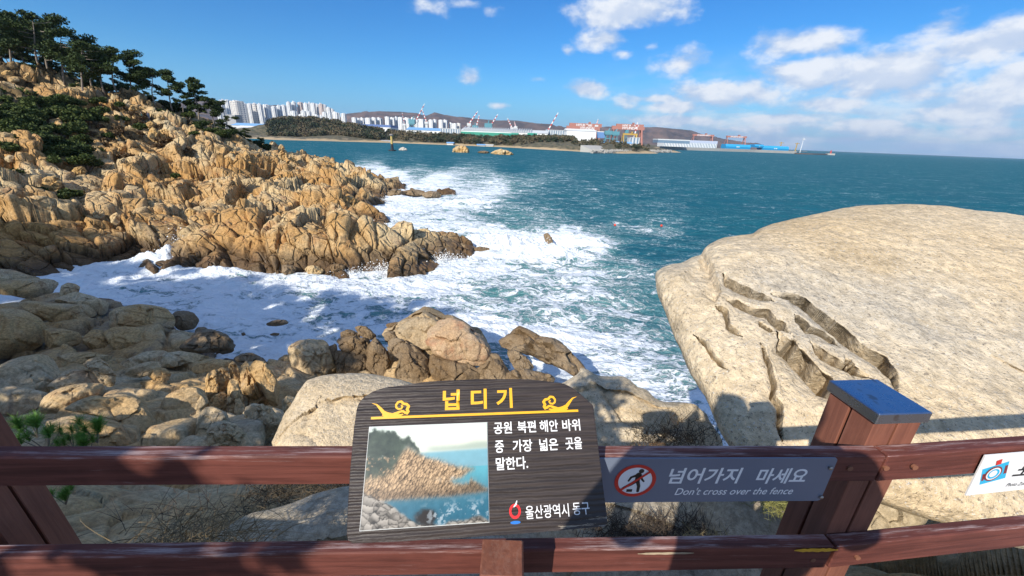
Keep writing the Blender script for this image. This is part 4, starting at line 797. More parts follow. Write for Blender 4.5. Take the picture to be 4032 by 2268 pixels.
# loose boulders and rock towers of the headland
def hb(dx, dy, w, h_, lab, Y=None, m_=None, nm='headland_boulder', seed=0, dyb=None, fr=None):
    q = hit(dx, dy + h_ * .4, Y); rr = random.Random(seed); pl = []
    for k in range(11):
        a = k / 11 * 6.283; pl.append((dx + math.cos(a) * w * rr.uniform(.85, 1.1), dy + math.sin(a) * h_ * rr.uniform(.85, 1.1)))
    return rock(nm, pl, Y or q[1] - .5, m_ or M_HEAD2, lab, 'boulder', up=.35, thick=.75, seed=seed, M=56, KR=16, amp=.20, cell=.7, ex=3.2, ez=1.7)
M_HEAD2 = rock_mat('headland boulders', (0.58, 0.46, 0.28), (0.52, 0.33, 0.13), (0.36, 0.17, 0.07), (0.33, 0.29, 0.22), 0.9, False, 0.10, 0.0)
HBL = [(18, 166, 5, 7, 'rounded boulder beside the foot of the leftmost curved pine'), (40, 166, 16, 6, 'flat boulder right of the curved pine foot'), (18, 185, 16, 8, 'pale boulder stepping down under the curved pine'), (36, 200, 18, 8, 'wide pale boulder below the ridge at far left'), (68, 195, 10, 14, 'upright pale boulder under the tallest pine'), (8, 215, 14, 9, 'shaded square boulder at the left edge above the grey ledge'),
       (310, 240, 11, 8, 'square boulder perched on top of the rock tower'), (278, 238, 8, 6, 'small boulder left of the perched square boulder'), (318, 262, 11, 13, 'second block of the rock tower below the perched boulder'), (345, 252, 14, 8, 'golden boulder at the head of the long rock rib'), (335, 272, 12, 10, 'block halfway down the rock tower'), (357, 275, 15, 9, 'golden block below the head of the long rib'), (345, 293, 14, 9, 'yellow rock left of the two walkers'),
       (405, 294, 13, 9, 'round golden boulder on the rib right of the walkers'), (378, 314, 14, 9, 'reddish boulder below the walkers'), (415, 312, 20, 11, 'large rust orange boulder on the rib crest'), (385, 340, 14, 18, 'tall golden block under the rust orange boulder'), (415, 338, 22, 14, 'cracked golden block in the middle of the rib'), (442, 340, 9, 14, 'narrow golden block at the right side of the cracked block'),
       (485, 330, 10, 20, 'pale pointed rock standing below the pointed pine'), (505, 340, 10, 12, 'pale rock right of the pale pointed rock'), (140, 310, 18, 14, 'orange boulder among the green shrubs'), (165, 318, 12, 10, 'pale boulder right of the orange boulder'), (210, 335, 18, 9, 'cream boulder under the small bare pines'), (245, 340, 9, 8, 'grey white boulder right of the cream boulder'), (262, 330, 14, 8, 'grey block above the cream boulder'),
       (20, 368, 20, 15, 'large cream boulder at the left edge of the slope'), (25, 400, 18, 10, 'cream boulder below the large cream boulder'), (160, 398, 18, 13, 'cream boulder jutting out of the dark shrubs'), (85, 440, 28, 18, 'broad cream rock below the dark shrubs'), (130, 460, 26, 20, 'smooth sloping cream rock above the near rib'), (200, 430, 18, 12, 'pinkish rock right of the broad cream rock'),
       (580, 408, 20, 22, 'tall reddish brown boulder with a smooth face'), (620, 398, 12, 18, 'tilted reddish rock right of the tall reddish boulder'), (570, 510, 26, 14, 'faceted cream boulder sitting on the near rib'), (545, 505, 12, 8, 'small cream boulder left of the faceted boulder'), (480, 535, 18, 12, 'triangular cream rock on the crest of the near rib'), (160, 520, 9, 13, 'pointed cream rock standing on the near rib'), (195, 530, 14, 11, 'leaning cream rock beside the pointed cream rock'), (250, 540, 16, 15, 'smooth cream boulder on the near rib'), (292, 550, 16, 18, 'large rounded cream boulder on the near rib face'), (390, 560, 16, 9, 'flat cream boulder low on the near rib'),
       (620, 372, 9, 8, 'yellow pitted boulder under the last low pines')]
for i, (dx, dy, w, h_, lab) in enumerate(HBL): hb(dx, dy, w, h_, lab, None, None, 'headland_boulder', 300 + i)
# the stacked rock at the waterline
st = [(708, 372, 8, 9, 'small pointed stone balanced on top of the stacked rock'), (712, 392, 13, 16, 'split golden rock carrying the balanced stone'), (690, 398, 10, 15, 'shaded rock leaning on the left of the split golden rock'), (735, 404, 10, 10, 'low golden rock right of the split golden rock')]
for i, (dx, dy, w, h_, lab) in enumerate(st): hb(dx, dy, w, h_, lab, 118 + i * .5, None, 'stacked_rock', 360 + i)
# rocks off the tips, awash
for i, (dx, dy, w, h_, Y, lab) in enumerate([(1076, 600, 28, 15, 55.5, 'upright golden rock standing off the tip of the near rib'), (1115, 612, 32, 15, 54.6, 'long brown rock sloping to the sea off the near rib'), (1168, 624, 30, 12, 53.8, 'dark wet rock second from the near rib tip'), (1212, 630, 26, 9, 53.6, 'outermost low black rock of the near rib'),
        (1000, 604, 11, 7, 56, 'small pointed golden rock behind the near rib tip'), (1062, 662, 14, 6, 47.5, 'small rounded rock awash in front of the near rib tip'), (1000, 640, 16, 18, 48.5, 'brown rock with water running off it near the rib tip'), (850, 675, 20, 14, 41.3, 'wet amber rock at the foot of the near rib'), (790, 680, 24, 14, 40.6, 'rust red rounded rock at the foot of the near rib'), (725, 678, 22, 14, 40.3, 'rust brown rock with white trickles at the foot of the near rib'),
        (1040, 485, 34, 9, 104, 'dark wet rock on the third rib tip'), (1088, 490, 26, 9, 103, 'black rock awash at the third rib tip'), (995, 488, 26, 12, 101, 'dark rounded rock with water pouring over it'), (935, 478, 30, 14, 104, 'brown rock at the root of the third rib tip'), (470, 672, 8, 9, 44, 'small black rock in the spray of the inlet')]):
    hb(dx, dy, w, h_, lab, Y, M_DARKROCK if i not in (0, 4, 8) else M_HEAD2, 'wave_washed_rock', 400 + i)
# the lone leaning stone in the breakers
rock('leaning_stone', [(1367, 590), (1378, 584), (1384, 592), (1391, 604), (1393, 618), (1398, 632), (1384, 636), (1376, 618), (1370, 602)], 58.0, M_DARKROCK, 'lone dark stone block leaning out of the breakers in mid water', 'rock', up=.2, thick=.7, seed=512, M=60, KR=18, amp=.12)
# ------------------------------------------------------------------ far coast
def shore_pts(): return None
SHL = [(560, 346), (640, 348), (690, 352), (760, 353), (830, 355), (900, 357), (980, 359), (1060, 362), (1140, 365), (1220, 368), (1300, 372), (1380, 377), (1440, 380), (1500, 384), (1560, 386), (1620, 386), (1680, 383)]
FC = []
for a, b in SHL:
    p = PZ(a, b, 0); FC.append((p[0], p[1], 1.0)); q = p * 0.93; FC.append((q[0], q[1], -9)); q = p * 1.04; FC.append((q[0], q[1], 6))
cpt = PZ(1690, 381, 0)
FC += [(cpt[0] + 25, cpt[1] - 20, -6), (cpt[0] + 60, cpt[1] + 80, -6), (cpt[0] - 30, cpt[1] + 80, 6), (cpt[0] + 40, cpt[1] + 300, -6)]
for x, y, z in [(-600, 1000, 6), (-300, 1000, 8), (0, 1000, 8), (250, 1000, 8), (350, 1300, 8), (450, 1700, 8), (-900, 1500, 8), (-400, 1500, 14), (0, 1500, 12), (200, 1500, 10), (-1800, 2500, 20), (0, 2500, 12), (700, 2500, 8), (1200, 2500, 6), (600, 1500, -6), (700, 1900, 4), (900, 2100, 4), (1500, 2100, -6), (1900, 2700, -5), (1400, 2700, 2), (-1200, 900, 8), (-900, 700, 4)]:
    FC.append((x, y, z))
for a, b, Y, z in [(700, 305, 800, 0), (740, 302, 810, 0), (780, 305, 820, 0), (820, 312, 820, 0), (860, 318, 820, 0), (900, 326, 830, 0), (940, 332, 820, 0), (720, 330, 770, 0), (850, 336, 770, 0), (960, 344, 780, 0), (1050, 344, 790, 0), (1200, 350, 760, 0), (1340, 352, 760, 0), (1440, 360, 720, 0), (1550, 368, 700, 0), (1000, 340, 820, 0), (690, 345, 745, 0), (760, 345, 740, 0), (640, 345, 900, 0)]:
    p = P(a, b, Y); FC.append((p[0], p[1], p[2]))
FC = np.array(FC, float); FCF = tps(FC[:, :2] / 400.0, FC[:, 2], 0.01)
def fz(x, y): return float(FCF(np.array([[x, y]]) / 400.0)[0])
def build_far():
    r = [480.0]
    while r[-1] < 3200: r.append(r[-1] * 1.006)
    r = np.array(r); th = np.radians(np.arange(-48, 36, 0.14)); nr, nc = len(r), len(th)
    X = (r[:, None] * np.sin(th)[None]).ravel(); Y = (r[:, None] * np.cos(th)[None]).ravel(); Z = FCF(np.stack([X, Y], -1) / 400.0)
    q = np.stack([X, Y, Z], -1); Z = np.clip(Z, -9, 60); Z = Z + (Z > -3) * (3.0 * fbm(q / 40, 4, 3) + 1.2 * fbm(q / 9, 3, 8)) * np.clip((Z + 2) / 6, 0, 1)
    def b(g, bs):
        pos = g.n('ShaderNodeNewGeometry').outputs['Position']; z = g.n('ShaderNodeSeparateXYZ', None, Vector=pos).outputs[2]
        n = g.noise(pos, 0.03, 6.0, 0.65); n2 = g.noise(pos, 0.15, 5.0, 0.7)
        veg = g.mix(g.ss(n2, .35, .65), (0.045, 0.05, 0.028), (0.15, 0.12, 0.07)); sand = g.mix(n2, (0.50, 0.38, 0.22), (0.34, 0.24, 0.13))
        zz = g.m('ADD', z, g.m('MULTIPLY', g.m('SUBTRACT', n, .5), 9.0)); c = g.mix(g.ss(zz, 1.6, 3.4), sand, veg)
        c = g.mix(g.ss(n, .60, .70, 0, .7), c, (0.32, 0.24, 0.16)); g.set(bs, 'Base Color', c); bs.inputs['Roughness'].default_value = .95
    o = raw('far_coast', np.stack([X, Y, Z], -1), gridfaces(nr, nc), mat('far coast ground', b)); tag(o, kind='structure'); o['label'] = 'low wooded coast across the bay'
build_far()
def ridge(name, prof, Y, depth, seed, lab):
    pr_ = np.array([P(a, b, Y) for a, b in prof]); n = 220; t = np.linspace(0, 1, n)
    L = np.linspace(pr_[0, 0], pr_[-1, 0], n); zc = np.interp(L, pr_[:, 0], pr_[:, 2]); rows = 26; V = []
    for k in range(rows):
        s = k / (rows - 1); u = 1 - abs(s - .55) / .55 if s < .55 else 1 - (s - .55) / .45
        u = max(u, 0) ** .8; y = Y - depth * .55 + depth * s
        q = np.stack([L, np.full(n, y), 0 * L], -1)
        z = zc * u + (fbm(q / 380, 5, seed, .6) * 130 * min(1, 4 * u * (1 - u)) + 20 * fbm(q / 120, 3, seed + 5) * u * (1 - u) * 2)
        V.append(np.stack([L * (y / Y), np.full(n, y), z - 5 * (u <= 0)], -1))
    def b(g, bs):
        pos = g.n('ShaderNodeNewGeometry').outputs['Position']; n_ = g.noise(pos, 0.006, 7.0, .7)
        g.set(bs, 'Base Color', g.mix(g.ss(n_, .35, .65), (0.055, 0.048, 0.052), (0.15, 0.10, 0.085))); bs.inputs['Roughness'].default_value = 1
    o = raw(name, np.concatenate(V), gridfaces(rows, n), mat('winter hillside', b), None, True); tag(o, kind='structure'); o['label'] = lab
ridge('hills', [(200, 290), (420, 262), (500, 250), (560, 254), (620, 268), (690, 262), (760, 268), (800, 285), (850, 296), (880, 284), (920, 281), (965, 279), (1010, 279), (1050, 283), (1070, 291), (1094, 283), (1120, 291), (1150, 294), (1200, 298), (1250, 303), (1300, 303), (1340, 309), (1370, 312), (1400, 319), (1430, 324), (1460, 328), (1500, 332), (1560, 340)], 4200, 1800, 7, 'long purple brown hills behind the city')
ridge('hills', [(1430, 340), (1480, 325), (1520, 319), (1560, 316), (1620, 319), (1650, 318), (1700, 323), (1740, 327), (1760, 335), (1800, 345), (1840, 352), (1880, 360), (1920, 370)], 4600, 1500, 19, 'second hill ending at the sea behind the gantry cranes')

def glassy(name, wall, dark, sx, sz, w=0.5):
    def b(g, bs):
        pos = g.n('ShaderNodeTexCoord').outputs['Object']; s = g.n('ShaderNodeSeparateXYZ', None, Vector=pos)
        u = g.m('ADD', s.outputs[0], s.outputs[1]); a = g.m('FRACT', g.m('DIVIDE', u, sx)); z = g.m('FRACT', g.m('DIVIDE', s.outputs[2], sz))
        k = g.m('MULTIPLY', g.m('LESS_THAN', a, w), g.m('LESS_THAN', z, .5)); top = g.n('ShaderNodeNewGeometry').outputs['Normal']
        k = g.m('MULTIPLY', k, g.m('LESS_THAN', g.n('ShaderNodeSeparateXYZ', None, Vector=top).outputs[2], .5))
        g.set(bs, 'Base Color', g.mix(k, wall, dark)); bs.inputs['Roughness'].default_value = .7
    return mat(name, b)
M_TW = glassy('white tower wall', (.80, .79, .76), (.40, .44, .50), 9.0, 1e6, .42)
M_TW2 = glassy('cream tower wall', (.72, .68, .62), (.40, .40, .42), 8.0, 6.0, .6)
M_TW3 = glassy('beige tower wall', (.62, .52, .46), (.38, .34, .36), 9.0, 1e6, .4)
M_ROOFW = plain('white roof room', (.75, .75, .74), .7, var=.05, scale=.1)
def tower(dx0, dx1, dyt, dyb, Y, m_, lab, grp, yaw=-38, k=0):
    a, b = P(dx0, dyb, Y), P(dx1, dyb, Y); t = P((dx0 + dx1) / 2, dyt, Y); w = b[0] - a[0]; cx = (a[0] + b[0]) / 2
    z0 = min(a[2], fz(cx, Y) if Y < 3000 else 0) - 5; h = t[2] - z0; ya = rad(yaw); cw = abs(math.cos(ya)); s_ = abs(math.sin(ya))
    w *= 1.22; wx = w / (cw + s_ * .5); wy = wx * .5
    o = empty('apartment_tower', (cx, Y, z0), lab, 'building', grp, ya); m = MB(); nb = max(2, int(wx / 11))
    m.box((-wx / 2, -wy / 2, 0), (wx / 2, wy / 2, h * .965)); bw = wx / nb
    for i in range(nb): m.box((-wx / 2 + i * bw + bw * .18, -wy / 2 - 1.6, 0), (-wx / 2 + i * bw + bw * .72, -wy / 2 + .3, h * (.955 + .02 * (i % 2))))
    for i in range(2): m.box((wx / 2 - .3, -wy / 2 + wy * (.12 + .45 * i), 0), (wx / 2 + 1.3, -wy / 2 + wy * (.40 + .45 * i), h * .95))
    m.build('wall', m_, o); r_ = MB(); 
    r_.box((-wx * .30, -wy * .25, h * .965), (-wx * .08, wy * .2, h * .985 + (k % 3) * 1.2)); r_.box((wx * .16, -wy * .2, h * .965), (wx * .36, wy * .1, h * .98))
    r_.build('roof_room', M_ROOFW, o); return o
Za = lambda x, y: (511.1 + x * .17361, 210.8 + y * .17361)
Zb = lambda x, y: (894.5 + x * .1984, 242.8 + y * .1984)
TA = [(225, 300, 262, 520, 1450, 0), (270, 352, 232, 520, 1500, 0), (310, 378, 224, 520, 1540, 0), (375, 452, 222, 560, 1480, 0), (450, 640, 238, 580, 1380, 1), (600, 695, 275, 580, 1460, 0), (690, 762, 275, 560, 1450, 0), (760, 832, 275, 570, 1430, 1), (830, 905, 286, 570, 1410, 0), (895, 1015, 292, 570, 1440, 0),
      (1015, 1092, 320, 530, 1500, 0), (1095, 1165, 308, 520, 1520, 0), (1160, 1235, 296, 520, 1560, 0), (1240, 1305, 255, 500, 1700, 0), (1310, 1375, 250, 480, 1720, 0), (1395, 1475, 256, 480, 1740, 2), (1478, 1555, 270, 480, 1700, 0), (1545, 1592, 262, 480, 1760, 0), (1588, 1655, 268, 500, 1700, 0), (1650, 1702, 285, 500, 1730, 0), (1700, 1765, 280, 500, 1700, 2), (1758, 1806, 292, 500, 1740, 0), (1808, 1868, 332, 520, 1700, 0), (1865, 1912, 360, 520, 1750, 0)]
for k, (a, b, t, bo, Y, mi) in enumerate(TA):
    x0, y0 = Za(a, t); x1, y1 = Za(b, bo); lw = k < 10
    lab = {0: 'white slab-ribbed apartment tower in the ' + ('tall row at the left' if lw else 'second cluster behind the wooded hill'), 1: 'broad cream apartment tower in front of the tall white row', 2: 'beige apartment tower among the white ones behind the hill'}[mi]
    tower(x0, x1, y0, y1, Y, (M_TW, M_TW2, M_TW3)[mi], lab, {0: 'white towers in the tall left row' if lw else 'white towers behind the wooded hill', 1: 'cream towers of the left row', 2: 'beige towers behind the hill'}[mi], -38, k)
for k, (a, b, t, bo) in enumerate([(1290, 1372, 385, 520), (1385, 1458, 440, 520), (1435, 1505, 385, 520), (1500, 1585, 390, 530), (1618, 1685, 445, 530), (1695, 1745, 455, 540), (1745, 1805, 400, 540), (1800, 1875, 410, 545), (1885, 1985, 408, 550), (2010, 2080, 420, 540)]):
    x0, y0 = Za(a, t); x1, y1 = Za(b, bo); tower(x0, x1, y0, y1, 1350, M_TW, 'shorter white apartment block in front of the second tower cluster', 'shorter white blocks before the second cluster', -38, k)
TB = [(-40, 20, 262, 345), (25, 60, 270, 345), (62, 118, 268, 345), (130, 202, 265, 345), (208, 272, 262, 345), (275, 335, 266, 345), (380, 435, 250, 340), (440, 505, 262, 350), (505, 535, 252, 350), (545, 605, 256, 355), (618, 695, 265, 358), (700, 770, 268, 358), (790, 875, 282, 358), (932, 985, 290, 362), (985, 1030, 288, 362), (1060, 1110, 290, 402), (1112, 1165, 292, 402), (1190, 1232, 330, 412), (1235, 1283, 335, 412), (1285, 1332, 335, 412)]
for k, (a, b, t, bo) in enumerate(TB):
    x0, y0 = Zb(a, t); x1, y1 = Zb(b, bo); tower(x0, x1, y0, y1, 1900 + 20 * (k % 3), M_TW if k != 19 else M_TW2, 'small white apartment block in the long row below the hills', 'white blocks in the long row below the hills', -30, k)
# low town at the left
rd = random.Random(9)
TOWNM = [plain('town white', (.66, .64, .60), .8, var=.1, scale=.05), plain('town orange', (.55, .30, .16), .8, var=.1, scale=.05), plain('town red roof', (.42, .14, .09), .8, var=.1, scale=.05), plain('town grey', (.38, .38, .38), .8, var=.1, scale=.05)]
def shed(name, dx0, dx1, dyt, dyb, Y, wallm, roofm, lab, depth=40, roofh=.28, grp=None, doors=0, gable=True, Y1=None, doorm=None, cat='building', ribs=0):
    Y1 = Y1 or Y; a, b = P(dx0, dyb, Y), P(dx1, dyb, Y1); t = P(dx0, dyt, Y); z0 = min(a[2], b[2]); a[2] = b[2] = z0 - 2
    L = float(np.hypot(b[0] - a[0], b[1] - a[1])); hh = t[2] - a[2]; ang_ = math.atan2(b[1] - a[1], b[0] - a[0]); o = empty(name, tuple(a), lab, cat, grp, ang_)
    hw = hh * (1 - roofh); m = MB(); m.box((0, 0, 0), (L, depth, hw)); m.build('wall', wallm, o); r_ = MB()
    if gable:
        r_.add([(-1, -1.0, hw + .02), (L + 1, -1.0, hw + .02), (L + 1, depth + 1, hw + .02), (-1, depth + 1, hw + .02), (-1, depth * .5, hh), (L + 1, depth * .5, hh)], [(0, 1, 5, 4), (2, 3, 4, 5), (0, 4, 3), (1, 2, 5), (3, 2, 1, 0)])
    else: r_.box((-.5, -.5, hw + .02), (L + .5, depth + .5, hh))
    r_.build('roof', roofm, o)
    if doors:
        for i in range(doors):
            x = L * (i + .3) / doors; m = MB(); m.box((x, -.25, .5), (x + L / doors * .38, .1, hw * .62)); m.build('door', doorm or M_DK, o)
    if ribs:
        m = MB()
        for i in range(ribs): x = L * (i + .2) / ribs; m.box((x, -.6, 1), (x + L / ribs * .42, .2, hw * .97))
        m.build('window_strip', M_DK2, o); return o
    return o
M_DK = plain('dark opening', (.07, .08, .09), .8, scale=.1); M_DK2 = plain('blue grey glazing', (.16, .24, .33), .4, scale=.1)
M_BLUEROOF = plain('light blue roof', (.22, .42, .68), .5, var=.06, scale=.05); M_NAVY = plain('dark blue roof', (.10, .17, .38), .5, var=.06, scale=.05)
M_GREEN = plain('green cladding', (.03, .28, .19), .6, scale=.05); M_LG = plain('light grey cladding', (.58, .60, .60), .6, var=.05, scale=.05); M_WALLW = plain('white cladding', (.76, .77, .76), .6, var=.04, scale=.05)
M_CRANE = plain('red lead crane paint', (.40, .17, .13), .6, var=.08, scale=.05); M_TEAL = plain('teal crane paint', (.09, .27, .33), .6, scale=.05); M_STRIPER = plain('crane red', (.50, .07, .06), .6, scale=.05)
M_CONC = plain('sea wall concrete', (.42, .40, .36), .9, var=.12, scale=.03); M_YEL = plain('yellow crane paint', (.5, .32, .06), .6, scale=.05); M_TANK = plain('blue hull paint', (.02, .30, .58), .5, var=.06, scale=.03)
for i in range(34):
    dx = rd.uniform(560, 700); dy = rd.uniform(328, 342); Y = 760 + (342 - dy) * 22 + rd.uniform(-20, 20)
    shed('house', dx, dx + rd.uniform(6, 15), dy, dy + rd.uniform(6, 9), Y, TOWNM[rd.choice([0, 0, 3, 0])], TOWNM[rd.choice([0, 2, 3])], 'small low town house by the bay at the left', rd.uniform(8, 14), .3, 'small town houses by the bay')
shed('warehouse', 582, 685, 308, 322, 1150, M_LG, M_BLUEROOF, 'long white warehouse with a light blue roof below the tall tower row', 60, .4)
shed('warehouse', 594, 680, 315, 326, 1000, M_WALLW, M_ROOFW, 'white shed in front of the blue roofed warehouse', 40, .35)
shed('building', 638, 656, 323, 340, 860, TOWNM[1], TOWNM[1], 'orange brown building among the town houses', 20, .1, gable=False)
shed('building', 573, 596, 288, 316, 1250, TOWNM[3], TOWNM[3], 'grey block at the foot of the leftmost tower', 30, .05, gable=False)
shed('factory_hall', 915, 983, 312, 333, 1000, M_WALLW, M_NAVY, 'white factory hall with dark openings right of the wooded hill', 60, .25, doors=6, gable=False)
shed('factory_hall', 1022, 1108, 319, 334, 1020, M_WALLW, M_BLUEROOF, 'long white hall with a pale blue roof in mid coast', 60, .4)
shed('factory_hall', 1108, 1158, 322, 337, 1000, M_LG, M_LG, 'grey ribbed hall left of the green based hall', 50, .06, gable=False, ribs=8)
o = shed('factory_hall', 1160, 1378, 320, 340, 980, M_WALLW, M_LG, 'very long white hall with a ribbed roof and green base', 60, .35, Y1=960, ribs=0)
g0 = P(1160, 339, 972); g1 = P(1288, 338, 972); m = MB(); L = g1[0] - g0[0]; m.box((0, -3, 0), (L, -.4, 10)); gb = m.build('base', M_GREEN, o)
m = MB()
for i in range(30): m.box((4 + i * 5.4, -1.4, 0), (5.4 + i * 5.4, 30, 1.2), Matrix.Translation((0, 0, 16)) @ Matrix.Rotation(rad(9), 4, 'X'))
m.build('roof_vent', M_LG, o)
for i, (a, b) in enumerate([(1258, 1286), (1287, 1304), (1328, 1350)]): shed('tent', a, b, 334, 342, 900, M_GREEN, M_GREEN, 'small green tent-roofed shed before the long white hall', 20, .6, 'green tent sheds before the long hall')
shed('factory_hall', 1374, 1420, 326, 340, 1000, M_LG, M_LG, 'grey ribbed hall at the right end of the long white hall', 50, .06, gable=False, ribs=8)
shed('workshop', 1424, 1498, 322, 352, 900, M_WALLW, M_ROOFW, 'big plain white workshop left of the gantry cranes', 60, .18)
shed('building', 1497, 1524, 330, 345, 1300, plain('blue cladding', (.12, .25, .5), .6), M_WALLW, 'blue and white building between workshop and gantry', 40, .1, gable=False)
shed('building', 1583, 1608, 345, 360, 880, M_LG, M_LG, 'grey block with strip windows under the second gantry', 20, .05, gable=False, ribs=3)
shed('shed', 1490, 1590, 353, 359, 760, M_WALLW, M_BLUEROOF, 'low blue roofed row of sheds on the cape', 16, .5)
shed('hall', 1655, 1735, 349, 357, 1300, M_DK2, M_LG, 'dark low hall behind the cape', 50, .3, gable=False)
shed('shipyard_hall', 1668, 1802, 350, 372, 1750, M_WALLW, plain('slatted roof', (.45, .5, .62), .5), 'long shipyard hall with tall glazed bays on the breakwater', 80, .28, gable=False, ribs=34)
for k, (a, b, t, bo) in enumerate([(1824, 1887, 362, 374), (1898, 1920, 363, 371), (1917, 1983, 366, 378)]):
    p0, p1 = P(a, bo, 1850), P(b, bo, 1850); z = P(a, t, 1850)[2]; hh = z - p0[2]; o = empty('hull_block', tuple(p0), ['left bright blue ship hull block lying on the quay', 'small blue hull block between the two big ones', 'right bright blue ship hull block lying on the quay'][k], 'hull block'); m = MB(); L = p1[0] - p0[0]
    pf = [(0, 0), (40, 0), (44, hh * .5), (40, hh), (4, hh), (-3, hh * .5)]
    m.add([(0, y, z_) for y, z_ in pf] + [(L, y, z_) for y, z_ in pf], [(5, 4, 3, 2, 1, 0), (6, 7, 8, 9, 10, 11)] + [(i, (i + 1) % 6, (i + 1) % 6 + 6, i + 6) for i in range(6)]); m.build('hull', M_TANK, o)
    m = MB(); m.box((L * .43, -3.6, hh * .38), (L * .47, -2.8, hh * .55)); m.box((L * .50, -3.6, hh * .38), (L * .54, -2.8, hh * .55)); m.build('marking', M_WALLW, o)

def text_mesh(name, s, size, mat_, parent, M, bold=0.0, ext=0.001, align='LEFT', shear=0.0, sx=1.0, spacing=1.0):
    cu = bpy.data.curves.new(name, 'FONT'); cu.body = s; cu.size = size; cu.offset = bold; cu.extrude = ext; cu.align_x = align; cu.shear = shear; cu.space_character = spacing; cu.resolution_u = 3
    t = bpy.data.objects.new(name + '_tmp', cu); SC.collection.objects.link(t); dg = bpy.context.evaluated_depsgraph_get(); me = bpy.data.meshes.new_from_object(t.evaluated_get(dg))
    bpy.data.objects.remove(t); me.materials.clear(); me.materials.append(mat_); me.name = name
    me.transform(M @ Matrix.Diagonal((sx, 1, 1, 1))); o = bpy.data.objects.new(name, me); link(o, parent); return o
def gantry(dx0, dx1, dyt, dyb, Y, lab, word=None, Y1=None, txt=.5, grp=None, leg=1.0):
    a, b = P(dx0, dyb, Y), P(dx1, dyb, Y); t = P(dx0, dyt, Y); z0 = 4.0; hh = t[2] - z0; L = b[0] - a[0]; o = empty('gantry_crane', (a[0], Y, z0), lab, 'crane', grp, 0)
    th = hh * (.17 if txt != .5 else .12); m = MB(); m.box((-L * .03, -5, hh - th), (L * 1.03, 5, hh)); m.build('girder', M_CRANE, o)
    for x, w in ((L * .02, .5), (L * .95, 1.0)):
        m = MB(); w = (6.5 * w + 1.5) * .62
        for s in (-1, 1): m.tube([(x, s * 4, hh - th), (x + .04 * hh * (1 if x > L / 2 else -1), s * 22, 0)], [w * .5, w * .42], 6)
        m.box((x - w * .4, -22, 2), (x + w * .4 + .03 * hh, 22, 6)); m.build('leg', M_CRANE, o)
    m = MB(); m.box((L * .60, -6.5, hh + .02), (L * .66, 6.5, hh + 5)); m.build('trolley', M_CRANE, o)
    if word:
        text_mesh('lettering', word, th * 1.05, M_WALLW, o, Matrix.Translation((L * txt, -5.4, hh - th * .88)) @ Matrix.Rotation(rad(90), 4, 'X'), bold=th * .02, ext=.1, align='CENTER')
    return o
gantry(1432, 1508, 309, 345, 1500, 'farther of the two left red gantry cranes with white name on its girder', 'HYUNDAI', txt=.45)
gantry(1425, 1500, 316, 347, 1300, 'nearer of the two left red gantry cranes, half hidden by the white workshop', 'HYUNDAI', txt=.66)
gantry(1538, 1614, 316, 352, 1300, 'nearer big red gantry crane right of the teal cranes', 'HYUNDAI', txt=.55)
gantry(1548, 1612, 311, 350, 1500, 'farther big red gantry crane behind the one right of the teal cranes', 'HYUNDAI', txt=.52)
gantry(1740, 1790, 337, 362, 1900, 'thin red gantry crane behind the shipyard hall', 'HYUNDAI HEAVY', txt=.5)
gantry(1823, 1870, 341, 372, 1950, 'thin red gantry crane above the blue hull blocks', 'HYUNDAI HEAVY', txt=.5)
def jib(x0, y0, x1, y1, Y, lab, thick=2.6, base=None):
    a, b = P(x0, y0, Y), P(x1, y1, Y); o = empty('jib_crane', tuple(a), lab, 'crane'); d = Vector(b - a); n = 8
    for i in range(n): m = MB(); m.tube([d * (i / n), d * ((i + 1) / n)], [thick * (1 - .5 * i / n), thick * (1 - .5 * (i + 1) / n)], 5); m.build('boom_section', M_STRIPER if i % 2 == 0 else M_WALLW, o)
    m = MB(); m.box((-4, -4, -a[2] + 5), (4, 4, 0)); m.box((-6, -6, -6), (6, 6, 2)); m.build('tower', M_TEAL if base else M_LG, o); return o
for j in [(Zb(770, 300), Zb(875, 92), 1500, 'striped crane boom standing highest over the long row of blocks'), (Zb(900, 325), Zb(845, 170), 1500, 'striped boom crossing behind the highest striped crane'), (Zb(1440, 345), Zb(1550, 188), 1300, 'striped boom leaning right at the start of the long hall'), (Zb(1535, 375), Zb(1570, 235), 1350, 'steep striped boom next to the leaning one over the long hall'), (Zb(1710, 375), Zb(1805, 225), 1300, 'striped boom right of the teal crane head'), (Zb(1985, 400), Zb(1925, 275), 1300, 'thin striped boom leaning left over the long hall'),
          (Zb(2030, 385), Zb(2015, 320), 1500, 'short striped boom behind the thin left leaning one'), (Zb(2440, 430), Zb(2570, 205), 1250, 'long striped boom leaning right at the end of the long hall'), ((1500, 316), (1505, 300), 1500, 'short red and white boom over the first gantry'), ((1594, 352), (1604, 308), 1250, 'upright striped boom in front of the second gantry'), (Zb(620, 350), Zb(590, 205), 1700, 'far striped mast over the white blocks')]:
    jib(*j[0], *j[1], j[2], j[3], 2.4 if 'far' not in j[3] else 1.6, base=False)
def teal(x0, y0, x1, y1, Y, w, lab):
    a, b = P(x0, y0, Y), P(x1, y1, Y); o = empty('harbour_crane', (a[0], Y, 5), lab, 'crane'); h = b[2] - 5; m = MB()
    for sx in (-1, 1):
        for sy in (-1, 1): m.tube([(sx * w, sy * w, 0), (sx * w * .6, sy * w * .6, h * .6)], [w * .16, w * .13], 5)
    for z in (.2, .4, .6): m.box((-w * .9, -w * .9, h * z), (w * .9, w * .9, h * z + w * .25))
    m.build('portal', M_TEAL, o); m = MB(); m.box((-w * 1.1, -w, h * .64), (w * 1.3, w, h * .85)); m.tube([(0, 0, h * .8), (w * 1.2 * (x1 - x0 + .01) / 8, 0, h)], [w * .25, w * .15], 5); m.build('cabin', M_TEAL, o)
